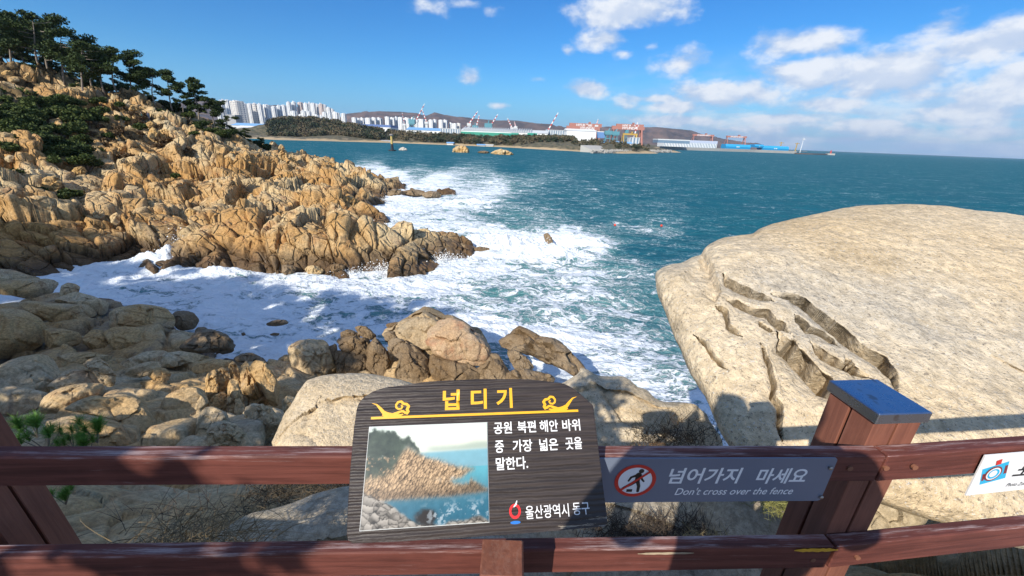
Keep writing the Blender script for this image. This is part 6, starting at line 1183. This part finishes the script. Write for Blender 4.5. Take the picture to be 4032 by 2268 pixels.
# printed coast picture
def picture():
    nx, ny = 240, 184; u, v = np.meshgrid(np.linspace(0, 1, nx), np.linspace(0, 1, ny)); x, y = u.ravel(), v.ravel()   # y down
    p3 = np.stack([x * 8, y * 6, 0 * x], -1); f1 = fbm(p3, 5, 1, .6); f2 = fbm(p3 * 3, 4, 2, .6); col = np.zeros((nx * ny, 3))
    def mixm(msk, c): col[:] = col * (1 - msk[:, None]) + np.asarray(c) * msk[:, None]
    sm = lambda t, w=.012: 1 / (1 + np.exp(-np.clip(t / w, -30, 30)))
    mixm(np.ones(nx * ny), (.80, .84, .74)); mixm(sm(.08 - y, .05) * .6, (.62, .76, .72)); mixm(sm(x - .55, .1) * sm(.25 - np.abs(y - .17), .05) * .3, (.85, .86, .66))
    hl = .235 - .03 * (x - .6) + .02 * f1 - .03 * sm(x - .85, .05); mixm(sm(y - hl) * sm(x - .5, .02) * sm(.28 - y, .01) * .75, (.35, .44, .38))
    sea = sm(y - (.285 - .03 * (x - .6)), .006); sc_ = np.stack([.16 + .1 * (y < .45) - .12 * sm(y - .65, .08) + .02 * f2, .50 + .04 * f2 - .33 * sm(y - .62, .08), .58 + .05 * f2 - .33 * sm(y - .62, .08)], -1); col[:] = col * (1 - sea[:, None]) + np.clip(sc_, 0, 1) * sea[:, None]
    F1, F2, vec, idc = worley(np.stack([x * 50 + y * 22 + 1.2 * f1, y * 20 - x * 6 + f1, 0 * x], -1), 5); rk = _h(idc[:, 0], idc[:, 1], idc[:, 2], 3); cr_ = np.exp(-((F2 - F1) / .16) ** 2); tone = .72 + .4 * rk - .55 * cr_ + .5 * vec[:, 0]
    rc = np.stack([.66 * tone, .47 * tone, .29 * tone], -1); rc = np.clip(rc, .03, 1)
    top = np.interp(x, [0, .2, .28, .33, .40, .48, .6, .68, .8, .9, 1.0], [.30, .30, .24, .22, .27, .33, .37, .42, .46, .49, 2]) + .02 * f2
    rib2 = sm(y - top) * sm(np.interp(x, [0, .5, .64, .78, .85, .92], [.8, .62, .60, .56, .50, .46]) - y)
    top3 = np.interp(x, [0, .15, .3, .5, .68, .72, .84, .86, .95, 1], [.55, .56, .53, .54, .55, .62, .62, .58, .65, .69]) + .02 * f2; rib3 = sm(y - top3) * sm(np.interp(x, [0, .3, .7, 1], [.72, .735, .73, .70]) + .008 * f2 - y)
    for r_ in (rib2, rib3): col[:] = col * (1 - r_[:, None]) + rc * r_[:, None]
    dk = rib3 * sm(y - .66 - .02 * f1, .03); col[:] = col * (1 - .72 * dk[:, None]) + np.array((.08, .06, .05)) * .72 * dk[:, None]
    dk = sm(x - .8, .05) * np.maximum(rib2 * sm(x - .7, .04), rib3); col[:] = col * (1 - .6 * dk[:, None]) + np.array((.10, .09, .07)) * .6 * dk[:, None]
    tt = np.interp(x, [0, .08, .15, .2, .28, .33, .36, .42, .44], [.05, .02, .05, .06, .13, .10, .16, .24, .32]) + .05 * f2 + .02 * f1; tree = sm(y - tt, .006) * sm(np.interp(x, [0, .1, .2, .27, .33, .43, .46], [.55, .52, .45, .32, .22, .30, .2]) + .10 * f1 - y, .02); hole = sm(fbm(p3 * 5, 4, 8, .7) - .22, .03) * .6 * (y > .3); tc_ = tree * (1 - hole)
    col[:] = col * (1 - tc_[:, None]) + np.stack([.055 + .05 * f2 + .08 * (1 - y) * x, .085 + .06 * f2 + .08 * (1 - y) * x, .07 + .04 * f2 + .06 * (1 - y) * x], -1).clip(0) * tc_[:, None]
    F1, F2, vec, idc = worley(np.stack([x * 15 + f1, y * 18 + 1.5 * f1, 0 * x], -1), 15); tn = .8 + .35 * _h(idc[:, 0], idc[:, 1], idc[:, 2], 3) - .6 * np.exp(-((F2 - F1) / .13) ** 2) - .7 * vec[:, 1]; nb = np.stack([.36 * tn, .33 * tn, .29 * tn], -1).clip(.03)
    ns = sm(y - np.interp(x, [0, .12, .22, .3, .38, .45, .55, .62, .68, .8, .92, 1], [.66, .72, .78, .86, .93, .98, .97, 1.02, .97, .97, .93, .99]) - .015 * f2, .006); col[:] = col * (1 - ns[:, None]) + nb * ns[:, None]
    bl = sm(.075 - np.hypot((x - .50) * .9, (y - .92)) + .03 * f2, .008); mixm(bl, (.035, .03, .03)); fm = sm(fbm(p3 * 3.3, 4, 31, .7) - .18, .03) * sm(.1 - np.abs(y - .92), .03) * sm(x - .52, .04) * (1 - ns); mixm(fm * .7, (.62, .70, .74)); fm = sm(f2 - .1, .05) * sm(.02 - np.abs(y - .57), .006) * sm(x - .66, .03) * sm(.8 - x, .03); mixm(fm * .7, (.7, .8, .8))
    o = raw('coast_picture', np.stack([x * .30, -y * .2277, 0 * x + .0036], -1), gridfaces(ny, nx)[:, ::-1], None, board); a = o.data.color_attributes.new('print', 'FLOAT_COLOR', 'POINT'); a.data.foreach_set('color', np.concatenate([(col ** 1.12 * .80).clip(0, 1), np.ones((len(col), 1))], 1).astype(np.float32).ravel())
    def b(g, bs): g.set(bs, 'Base Color', g.n('ShaderNodeAttribute', {'attribute_name': 'print'}).outputs['Color']); bs.inputs['Roughness'].default_value = .28
    o.data.materials.append(mat('printed picture', b)); m = MB(); m.box((-.0015, -.2292, -.0003), (.3015, .0015, .0019)); m.build('picture_plate', M_LG, board)
picture()
# the board's own post (child of the board, upright)
pm = MB(); pm.box((-.046, .572, 12.6), (.050, .66, 14.115), None, .004)
inv = BM.inverted(); pv = [tuple(inv @ Vector(v)) for v in pm.v]; raw('post', np.array(pv), pm.f, M_POST, board)

# ------------------------------------------------------------------ blue sign
sg = empty('warning_sign', (0, 0, 0), 'grey blue plate bolted to the upper rail forbidding people to cross the fence', 'sign'); an = math.atan(.0545)
x0 = .215; Ms = Matrix.Translation((x0, yl(x0) - .004, RT)) @ Matrix.Rotation(an, 4, 'Z') @ Matrix.Rotation(rad(90), 4, 'X'); sg.matrix_world = Ms
def inv_s(dx, dy):
    n = np.array(Ms.to_3x3() @ Vector((0, 0, 1))); p0 = np.array(Ms.translation); d = ray(dx, dy); q = CC + d * ((p0 - CC) @ n) / (d @ n); v = Ms.inverted() @ Vector(q); return v.x, v.y
Zs = lambda x, y: inv_s(1405.6 + x * .4048, 862.5 + y * .4048)
print('sign corners', Zs(255, 708), Zs(1708, 715), Zs(1640, 975), Zs(290, 972), 'circle', Zs(345, 850), Zs(600, 850), Zs(470, 745), Zs(470, 955), 'ko', Zs(670, 770), Zs(1555, 870), 'en', Zs(715, 940), Zs(1460, 890))
M_SIGN = plain('grey blue plate', (.155, .185, .25), .35, var=.03, scale=8); M_SW = plain('white sticker', (.86, .88, .9), .4, var=.02); M_SK = plain('black sticker', (.015, .015, .017), .4); M_SR = plain('red sticker', (.62, .03, .02), .4, var=.04)
(ax, ay), (bx_, by_), (c_x, c_y) = Zs(255, 708), Zs(1708, 715), Zs(1640, 975)
SY0, SY1 = c_y, (ay + by_) / 2; SX1 = (bx_ + c_x) / 2; SX0 = Zs(180, 708)[0]
def rrect(x0, x1, y0, y1, r, n=5):
    pts = []
    for cx, cy, a0 in ((x1 - r, y0 + r, -90), (x1 - r, y1 - r, 0), (x0 + r, y1 - r, 90), (x0 + r, y0 + r, 180)):
        for k in range(n + 1): a = rad(a0 + 90 * k / n); pts.append((cx + r * math.cos(a), cy + r * math.sin(a)))
    return pts
m = MB(); m.prism(rrect(SX0, SX1, SY0, SY1, .009), .0, .003); m.build('plate', M_SIGN, sg)
cx_, cy_ = Zs(472, 850); rr_ = abs(Zs(600, 850)[0] - Zs(345, 850)[0]) / 2
disc(cx_, cy_, rr_ * .93, rr_ * .93, .0032, par=sg, mat_=M_SW, name='pictogram_disc'); 
def stick():
    s = rr_; m = MB(); z = .0036
    def cap(a, b, w0, w1):
        a, b = Vector(a), Vector(b); d = (b - a).normalized(); nn = Vector((-d.y, d.x)); n = 6; pts = []
        for k in range(n + 1): t = math.pi * k / n; q = a + (-d * math.sin(t) + nn * math.cos(t)) * w0; pts.append(q)
        for k in range(n + 1): t = math.pi * k / n; q = b + (d * math.sin(t) - nn * math.cos(t)) * w1; pts.append(q)
        m.add([(cx_ + q.x * s, cy_ + q.y * s, z) for q in pts], [tuple(range(len(pts)))])
    n = 20; m.add([(cx_ + s * (.22 + .13 * math.cos(6.283 * k / n)), cy_ + s * (.60 + .13 * math.sin(6.283 * k / n)), z) for k in range(n)], [tuple(range(n))])
    cap((.12, .36), (.10, .0), .15, .12); cap((.08, .36), (-.22, .22), .075, .06); cap((-.22, .22), (-.32, .0), .06, .05); cap((.2, .3), (.34, .06), .07, .05); cap((.34, .06), (.42, -.04), .05, .045)
    cap((.05, -.02), (-.18, -.22), .10, .085); cap((-.18, -.22), (-.50, -.44), .085, .07); cap((.12, -.02), (.22, -.34), .10, .08); cap((.22, -.34), (.22, -.66), .08, .07)
    m.add([(cx_ + s * x, cy_ + s * y, z) for x, y in ((-.34, -.70), (-.06, -.70), (-.06, -.53), (-.34, -.53))], [(0, 1, 2, 3)]); m.build('walking_figure', M_SK, sg)
stick(); disc(cx_, cy_, rr_, rr_, .0040, inner=.82, par=sg, mat_=M_SR, name='red_ring', n=48)
m = MB(); a = rad(42); m.box((-rr_ * .9, -rr_ * .055, .0044), (rr_ * .9, rr_ * .055, .0047), Matrix.Translation((cx_, cy_, 0)) @ Matrix.Rotation(a, 4, 'Z')); m.build('red_slash', M_SR, sg)
k0, k1 = Zs(670, 870), Zs(1145, 770); fit_text('lettering', '넘어가지', k0[0], k1[0], Zs(900, 868)[1], Zs(900, 770)[1], M_SW, sg, bold=.022, z=.0034, shear=.12)
k0, k1 = Zs(1210, 870), Zs(1555, 770); fit_text('lettering', '마세요', k0[0], k1[0], Zs(1380, 868)[1], Zs(1380, 772)[1], M_SW, sg, bold=.022, z=.0034, shear=.12)
k0, k1 = Zs(715, 935), Zs(1460, 890); fit_text('lettering', "Don't cross over the fence", k0[0], k1[0], Zs(1100, 936)[1], Zs(1100, 892)[1], M_SW, sg, bold=.008, z=.0034, shear=.25)
for q in (Zs(1680, 768), Zs(1622, 948)): m = MB(); m.tube([(q[0], q[1], .003), (q[0], q[1], .007), (q[0], q[1], .009)], [.0055, .005, .002], 12); m.build('bolt', M_BOLT, sg)

# ------------------------------------------------------------------ photo zone sign on the right bay
p2 = empty('photo_zone_sign', (0, 0, 0), 'white slanted sign with a blue camera drawing cut by the right frame edge', 'sign'); an2 = math.atan2(.30, 2.2)
Mp = Matrix.Translation((1.2, yl(XP) + .30 * (1.2 - XP) / 2.2 - .005, RT)) @ Matrix.Rotation(an2, 4, 'Z') @ Matrix.Rotation(rad(90), 4, 'X'); p2.matrix_world = Mp
def inv_p(dx, dy):
    n = np.array(Mp.to_3x3() @ Vector((0, 0, 1))); p0 = np.array(Mp.translation); d = ray(dx, dy); q = CC + d * ((p0 - CC) @ n) / (d @ n); v = Mp.inverted() @ Vector(q); return v.x, v.y
Zp = lambda x, y: inv_p((3000 + x * .599) / K, (1400 + y * .599) / K)
q = [Zp(1460, 652), Zp(1330, 915), Zp(1723, 872), Zp(1723, 630)]
sx_ = (q[2][0] - q[1][0]); e = 0.35
poly = [q[0], q[1], (q[1][0] + .42, q[1][1] - (q[1][1] - q[2][1]) / sx_ * .42), (q[0][0] + .42, q[0][1] + (q[3][1] - q[0][1]) / (q[3][0] - q[0][0]) * .42)]
print('pz', poly)
m = MB(); m.prism([(x, y) for x, y in poly], .0, .003); m.build('plate', M_WL, p2)
def flat(pts, mat_, name, z=.0034): m = MB(); m.add([(x, y, z) for x, y in pts], [tuple(range(len(pts)))]); return m.build(name, mat_, p2)
M_CY = plain('cyan print', (.03, .42, .68), .5, var=.03); M_MR = plain('maroon print', (.22, .03, .03), .5)
flat([Zp(1420, 843), Zp(1588, 798), Zp(1617, 688), Zp(1440, 742)], M_CY, 'camera_body'); flat([Zp(1430, 818), Zp(1445, 814), Zp(1455, 770), Zp(1440, 774)], M_MR, 'camera_trim', .0038); flat([Zp(1575, 770), Zp(1595, 765), Zp(1608, 712), Zp(1590, 716)], M_MR, 'camera_trim', .0038)
flat([Zp(1525, 715), Zp(1560, 704), Zp(1570, 672), Zp(1532, 685)], M_SR, 'camera_flash', .0042)
c0 = Zp(1507, 768); rx_ = abs(Zp(1557, 768)[0] - Zp(1457, 768)[0]) / 2; disc(c0[0], c0[1], rx_, rx_, .0044, par=p2, mat_=M_MR, name='camera_lens'); disc(c0[0], c0[1], rx_ * .82, rx_ * .82, .0048, par=p2, mat_=M_WL, name='camera_lens'); disc(c0[0], c0[1], rx_ * .66, rx_ * .66, .0052, par=p2, mat_=M_CY, name='camera_lens'); disc(c0[0] - rx_ * .1, c0[1] + rx_ * .05, rx_ * .45, rx_ * .45, .0056, par=p2, mat_=M_WL, name='camera_lens')
a0, a1 = Zp(1622, 800), Zp(1723, 685); fit_text('lettering', '포토존', a0[0], a0[0] + (a1[1] - a0[1]) * 3.0, a0[1], a1[1], M_SK, p2, bold=.01, z=.0036, shear=.2)
a0, a1 = Zp(1590, 855), Zp(1723, 822); fit_text('lettering', 'Photo Zone', a0[0], a0[0] + (a1[1] - a0[1]) * 5.6, a0[1], a1[1] , M_SK, p2, bold=.0, z=.0036, shear=.3)

# ------------------------------------------------------------------ sprigs and dead grass
def blades(name, cps, n, L, w, m_, lab, seed, spread=.2, up=1.0, lean=(0, 0), curl=.5, cat=None, kind='stuff'):
    rng = np.random.default_rng(seed); V, Fq = [], []
    for i in range(n):
        c = np.array(cps[rng.integers(len(cps))], float) + np.append(rng.normal(size=2) * spread, 0); d = rng.normal(size=3) * .8; d[2] = abs(d[2]) * .6 + up; d[:2] += lean; d /= np.linalg.norm(d); l = L * rng.uniform(.5, 1.2); s = np.cross(d, rng.normal(size=3)); s /= np.linalg.norm(s); g_ = rng.normal(size=3) * .4; g_[2] = -curl - .3
        b0 = len(V)
        for k in range(5): t = k / 4; q = c + d * l * t + g_ * l * t * t * .5; V += [q - s * w * (1 - t * .85), q + s * w * (1 - t * .85)]
        Fq += [(b0 + 2 * k, b0 + 2 * k + 1, b0 + 2 * k + 3, b0 + 2 * k + 2) for k in range(4)]
    o = raw(name, np.array(V), np.array(Fq), m_); return tag(o, lab, cat, kind=kind)
def PP(dx, dy, Y): return tuple(P(dx, dy, Y))
blades('dry_grass', [PP(350 + 24 * i, 1362 + (i % 3) * 14, 1.25 + .04 * (i % 4)) for i in range(12)], 520, .30, .0022, M_DRY, 'tangle of dry grass behind the lower rail at left', 1, .07, .35, (.5, 0), .8)
blades('dry_grass', [PP(640 + 22 * i, 1250 - i * 3, 2.3) for i in range(12)], 700, .32, .003, plain('dark dead grass', (.10, .075, .045), .9, var=.4, scale=25), 'dark dead grass along the edge of the grey slab', 2, .08, .3, (.3, .1), .9)
blades('dead_shrub', [PP(1500 + 26 * i, 1330 + (i * 37 % 30), 1.9) for i in range(12)], 1500, .17, .0022, M_TWIG, 'dark dead shrub between the board and the fence post', 3, .07, .5, (0, 0), .3)
blades('dry_grass', [PP(1740 + 22 * i, 1372, 1.75) for i in range(5)], 300, .13, .002, plain('yellow dead grass', (.38, .28, .12), .8, var=.3, scale=25), 'yellow dry leaves below the dead shrub', 4, .04, .4, (0, 0), .5)
blades('dry_grass', [PP(1920 + 16 * i, 1262 + i * 5, 1.9) for i in range(6)], 420, .16, .0022, plain('yellow green grass', (.28, .27, .08), .8, var=.35, scale=25), 'yellow green grass tuft below the right end of the blue sign', 5, .05, .7, (0, 0), .5)
blades('dead_shrub', [PP(1618 + 17 * i, 1112 - (i % 3) * 5, 3.0) for i in range(8)], 800, .17, .0025, plain('rusty dead shrub', (.20, .12, .06), .9, var=.4, scale=20), 'round rusty dead shrub above the blue sign', 6, .09, .6, (0, 0), .4)
blades('dead_shrub', [PP(1700 + 30 * i, 1085 + (i % 2) * 8, 3.0) for i in range(5)], 160, .35, .0022, M_TWIG, 'thin bare twigs beside the round rusty shrub', 7, .12, .8, (.2, 0), .2)
blades('dead_shrub', [PP(370 + 24 * i, 1290 + (i % 4) * 22, 1.9) for i in range(12)], 190, .28, .002, M_TWIG, 'thin dark twigs in the shade under the upper rail at left', 8, .12, .6, (0, 0), .3)
def sprig(dx, dy, Y, s, lab, seed):
    rng = np.random.default_rng(seed); o = empty('pine_sprig', PP(dx, dy, Y), lab, 'plant'); m = MB(); tips = []
    for k in range(6): t = (rng.normal() * .05 * s, rng.normal() * .05 * s, (.05 + .08 * rng.random()) * s); m.tube([(0, 0, -.08 * s), t], [.006 * s, .003 * s], 5); tips.append(t)
    m.build('stem', M_BARK, o); V, Fq = [], []
    for t in tips:
        for i in range(170):
            c = np.array(t) + np.array([0, 0, rng.uniform(-.05, .03) * s]); d = rng.normal(size=3); d[2] = abs(d[2]) + .5; d /= np.linalg.norm(d); l = .075 * s * rng.uniform(.6, 1.2); w = np.cross(d, rng.normal(size=3)); w *= .0014 * s / np.linalg.norm(w); b = len(V); V += [c - w, c + w, c + d * l + w * .4, c + d * l - w * .4]; Fq.append((b, b + 1, b + 2, b + 3))
    raw('needles', np.array(V), np.array(Fq), M_SPRIG, o)
for k, (dx, dy, Y, s, lab) in enumerate([(85, 1075, 5.0, 3.4, 'upper left bright green pine sprig beside the left post'), (112, 1112, 4.9, 3.2, 'lower left bright green pine sprig just above the rail'), (180, 1110, 4.8, 2.6, 'small middle pine sprig with a brown tip above the rail'), (238, 1090, 4.8, 3.2, 'right bright green pine sprig with brown buds'), (222, 1118, 4.7, 2.4, 'low pine sprig under the right one with brown buds'), (160, 1250, 3.6, 2.0, 'green pine sprig under the upper rail beside the left post')]): sprig(dx, dy + 6, Y, s * .55, lab, 20 + k)

# ------------------------------------------------------------------ behind the lookout: the bank and pines that shade the left of the view, and the visitor taking the picture
def build_bank():
    xs = np.linspace(-110, 30, 90); ys = np.linspace(-60, 0.4, 50); X, Y = np.meshgrid(xs, ys); X, Y = X.ravel(), Y.ravel()
    Z = np.interp(X, [-110, -75, -45, -25, -10, -3, 30], [36, 29, 22, 17.5, 14.2, 13.25, 13.2]); Z = Z - np.clip((Y + 3) / 3.4, 0, 1) * np.interp(X, [-110, -30, -10, -4, 30], [6, 4, 1.0, .25, .25]) + np.clip(-Y - 8, 0, 40) * .08
    q = np.stack([X, Y, 0 * X], -1); Z = Z + .5 * fbm(q * .2, 3, 2) * np.clip((-X - 4) / 8, 0, 1); o = raw('hillside', np.stack([X, Y, Z], -1), gridfaces(50, 90), M_GROUND); tag(o, kind='structure')
M_GROUND = plain('forest floor', (.14, .10, .06), .95, var=.3, scale=.6)
build_bank()
BK = [(-3.0, -2.1, 13.5, .355, 'small bushy pine at the left end of the lookout'), (-9.2, -4.6, 14.2, .42, 'pine nearest the lookout, behind its left end'), (-11.5, -5.5, 14.4, .62, 'second pine on the bank behind the lookout'), (-15, -5.2, 15.2, .49, 'third pine on the bank behind the lookout'), (-20.5, -6, 16.4, .38, 'slim pine halfway up the bank'),
      (-27, -5.5, 18.0, 1.25, 'tall pine at the lower edge of the bank wood'), (-31, -5, 18.6, 1.22, 'second tall pine of the bank wood'), (-35.5, -5.5, 19.4, 1.25, 'third tall pine of the bank wood'), (-40, -5, 20.4, 1.25, 'fourth tall pine of the bank wood'), (-45, -5.5, 21.8, 1.2, 'fifth tall pine of the bank wood'), (-50, -5, 23, 1.15, 'sixth tall pine of the bank wood'), (-55, -5.2, 24.4, 1.1, 'seventh tall pine of the bank wood'), (-61, -5, 25.8, 1.1, 'eighth tall pine of the bank wood'), (-67, -5.3, 27.2, 1.1, 'ninth tall pine of the bank wood'), (-73, -5, 28.6, 1.1, 'tenth tall pine of the bank wood'), (-79, -5, 30, 1.15, 'eleventh tall pine of the bank wood'), (-85, -5, 31.5, 1.15, 'twelfth tall pine of the bank wood'), (-70, -8.5, 28.5, 1.4, 'broad pine behind the upper bank wood'), (-76.5, -8, 30, 1.4, 'second broad pine behind the upper bank wood'), (-83, -8.5, 31.5, 1.4, 'third broad pine behind the upper bank wood'), (-91, -6, 33, 1.3, 'topmost tall pine of the bank wood')]
for i, (x, y, z, s, lab) in enumerate(BK):
    place(('k', i % 3), PINES[[3, 0, 4][i % 3]], (x, y, z), s, rd.uniform(0, 6), lab)
    if i >= 5: place(3, PINES[3], (x - 1.5, y + 1.0, z - 2.5), s * .95, rd.uniform(0, 6), 'under-storey pine filling the edge of the bank wood', 'under-storey pines of the bank wood')
def skin(name, chains, mat_, parent, sub=2):
    me = bpy.data.meshes.new(name + '_sk'); vs, es, rs = [], [], []
    idx = {}
    for ch in chains:
        prev = None
        for key, co, r in ch:
            if key in idx and key is not None: i = idx[key]
            else:
                i = len(vs); vs.append(co); rs.append(r)
                if key is not None: idx[key] = i
            if prev is not None: es.append((prev, i))
            prev = i
    me.from_pydata(vs, es, []); o = bpy.data.objects.new(name + '_sk', me); SC.collection.objects.link(o); md = o.modifiers.new('s', 'SKIN'); md.use_smooth_shade = True
    for i, r in enumerate(rs): me.skin_vertices[0].data[i].radius = (r, r) if not isinstance(r, tuple) else r
    me.skin_vertices[0].data[0].use_root = True; sb = o.modifiers.new('u', 'SUBSURF'); sb.levels = sub; sb.render_levels = sub
    dg = bpy.context.evaluated_depsgraph_get(); m2 = bpy.data.meshes.new_from_object(o.evaluated_get(dg)); bpy.data.objects.remove(o); m2.materials.clear(); m2.materials.append(mat_); m2.name = name
    r_ = bpy.data.objects.new(name, m2); link(r_, parent); return r_
M_SKIN = plain('skin', (.55, .34, .25), .55, var=.04); M_COAT = plain('dark padded coat', (.03, .035, .05), .8); M_JEAN = plain('blue trousers', (.05, .07, .13), .8); M_HAIR = plain('black hair', (.012, .010, .010), .6)
def person(loc, rz, lab, coat, s=1.0, photo=False):
    o = empty('person', loc, lab, 'person', None, rz); o.scale = (s, s, s)
    ar = []
    for sd in (-1, 1):
        if photo: ar.append([('chest', (0, 0, 1.30), .15), (None, (sd * .20, 0, 1.40), .095), (None, (sd * .35, .06, 1.16), .085), (None, (sd * .12, .20, 1.43), .055), (None, (sd * .065, .235, 1.50), .036)])
        else: ar.append([('chest', (0, 0, 1.30), .15), (None, (sd * .19, 0, 1.38), .07), (None, (sd * .25, .02, 1.10), .052), (None, (sd * .23, .10, .86), .038), (None, (sd * .22, .12, .78), .03)])
    body = [[('pel', (0, 0, .93), .155), ('wa', (0, 0, 1.08), .16), ('chest', (0, 0, 1.30), .175), ('nk', (0, 0, 1.46), .06), ('hd', (0, .02, 1.56), .082), (None, (0, .02, 1.66), .095), (None, (0, .01, 1.73), .06)]] + ar
    for sd in (-1, 1): body.append([('pel', (0, 0, .93), .145), (None, (sd * .10, 0, .86), .10), (None, (sd * .11, .02, .48), .062), (None, (sd * .11, -.01, .10), .042), (None, (sd * .12, .13, .04), .038)])
    b = skin('body', body, coat, o); b.data.materials.append(M_SKIN); b.data.materials.append(M_JEAN)
    for p in b.data.polygons:
        c = p.center
        if c.z > 1.47 and abs(c.x) < .12 and c.y < .2: p.material_index = 1
        elif c.z < .84 and abs(c.x) < .19 and (c.y < .09 or c.z < .2): p.material_index = 2
    m = MB(); n = 10
    h = [(0.0, -.015, 1.77)]; bm = MB()
    rings = [(1.755, .05), (1.735, .078), (1.69, .10), (1.63, .107), (1.57, .102)]; vs = [(0, 0, 1.768)]; fs = []
    for z, r in rings:
        for k in range(16): a = 6.2832 * k / 16; y = math.sin(a) * r - .01; y = min(y, .055 if z < 1.70 else y); vs.append((math.cos(a) * r, y, z))
    fs += [(0, 1 + k, 1 + (k + 1) % 16) for k in range(16)]
    for j in range(4): fs += [(1 + j * 16 + k, 17 + j * 16 + k, 17 + j * 16 + (k + 1) % 16, 1 + j * 16 + (k + 1) % 16) for k in range(16)]
    m.add(vs, fs); m.build('hair', M_HAIR, o, True)
    if photo:
        for sd in (-1, 1):
            ch = [[('w', (sd * .062, .230, 1.50), .024), ('p', (sd * .066, .245, 1.535), .028)]]
            for f in range(4): z = 1.522 + .018 * f; ch.append([('p', (sd * .066, .245, 1.535), .028), (None, (sd * .086, .262, z), .010), (None, (sd * .084, .276, z + .004), .009), (None, (sd * .072, .279, z + .004), .008)])
            ch.append([('p', (sd * .066, .245, 1.535), .028), (None, (sd * .055, .250, 1.555), .011), (None, (sd * .040, .258, 1.57), .009)]); skin('hand', ch, M_SKIN, o, 1)
        m = MB(); m.box((-.03, .095, 1.60), (-.012, .115, 1.625)); m.box((.012, .095, 1.60), (.03, .115, 1.625)); m.build('eye', M_HAIR, o)
        m = MB(); m.add([(-.014, .10, 1.575), (.014, .10, 1.575), (0, .128, 1.578), (0, .10, 1.615)], [(0, 1, 2), (1, 3, 2), (3, 0, 2), (0, 3, 1)]); m.build('nose', M_SKIN, o)
    return o
person((0.07, -.29, 13.58), 0.0, 'visitor in a dark coat holding up a phone behind the railing', M_COAT, 1.04, True)
ph = MB(); ph.box((-.078, -.022, 14.962), (.078, -.013, 15.038), None, .003); o = ph.build('phone', plain('phone black', (.02, .02, .022), .2)); tag(o, 'black phone held sideways by the visitor', 'phone')
q = hit(368, 306, 106); person((q[0] - .3, q[1] - .4, q[2] + .1), 2.6, 'left walker in a dark green jacket standing on the headland rocks', plain('dark green jacket', (.02, .07, .06), .8), 1.1)
q = hit(379, 305, 106); person((q[0] + .2, q[1] - .4, q[2] + .1), 3.4, 'right walker in a dark blue jacket standing on the headland rocks', plain('dark blue jacket', (.02, .04, .08), .8), 1.1)
# spray thrown up at the rocks
def spray(name, items, n, size, lab, seed):
    rng = np.random.default_rng(seed); V = []
    for (dx, dy, w, h_, wt) in items:
        c = PZ(dx, dy, 0); k = int(n * wt); u = rng.normal(size=(k, 3)); u[:, 2] = np.abs(u[:, 2]); r = rng.random((k, 1)) ** .6
        p = c + u * r * np.array([w, w * .6, h_]) * .6; d1 = rng.normal(size=(k, 3)); d2 = np.cross(d1, rng.normal(size=(k, 3))); d1 /= np.linalg.norm(d1, axis=1, keepdims=True); d2 /= np.linalg.norm(d2, axis=1, keepdims=True); s = size * (.3 + rng.random((k, 1)) ** 2 * 1.6)
        V.append(np.stack([p - d1 * s, p + d2 * s, p + d1 * s, p - d2 * s], 1).reshape(-1, 3))
    V = np.concatenate(V); o = raw(name, V, np.arange(len(V)).reshape(-1, 4), plain('spray', (.85, .87, .88), .6, var=.03)); return tag(o, lab, kind='stuff')
spray('sea_spray', [(1375, 640, 4.5, 1.4, 1.5), (1300, 622, 3.5, 1.6, 1.4), (1250, 622, 2.5, 1.4, 1.2), (960, 585, 2.2, 1.2, 1), (945, 600, 2, 1.2, .6), (455, 645, 1.2, 2.2, .8), (430, 655, 1.8, 1.2, .7), (1160, 500, 3, 1.0, .6), (980, 505, 3, 1.0, .6), (430, 532, 2, 1, .4), (880, 690, 2.0, .8, .6), (960, 682, 2.5, 1.0, .8), (1120, 655, 3.0, .9, .7), (1350, 850, 3, .5, .4), (1440, 640, 4.0, .9, .8), (700, 552, 1.5, .8, .3)], 2600, .045, 'white spray bursting from the waves against the rocks', 3)

# ------------------------------------------------------------------ sea air
hb_ = MB(); hb_.box((-31000, -31000, -10), (31000, 31000, 700)); hz_o = hb_.build('haze', None); tag(hz_o, kind='stuff')
hm = bpy.data.materials.new('haze'); hm.use_nodes = True; g = NT(hm.node_tree); pv_ = g.n('ShaderNodeVolumePrincipled'); pv_.inputs['Color'].default_value = (.62, .80, 1, 1); pv_.inputs['Density'].default_value = 0.000036; pv_.inputs['Anisotropy'].default_value = 0.1
g.t.links.new(pv_.outputs[0], g.n('ShaderNodeOutputMaterial').inputs['Volume']); hz_o.data.materials.append(hm)
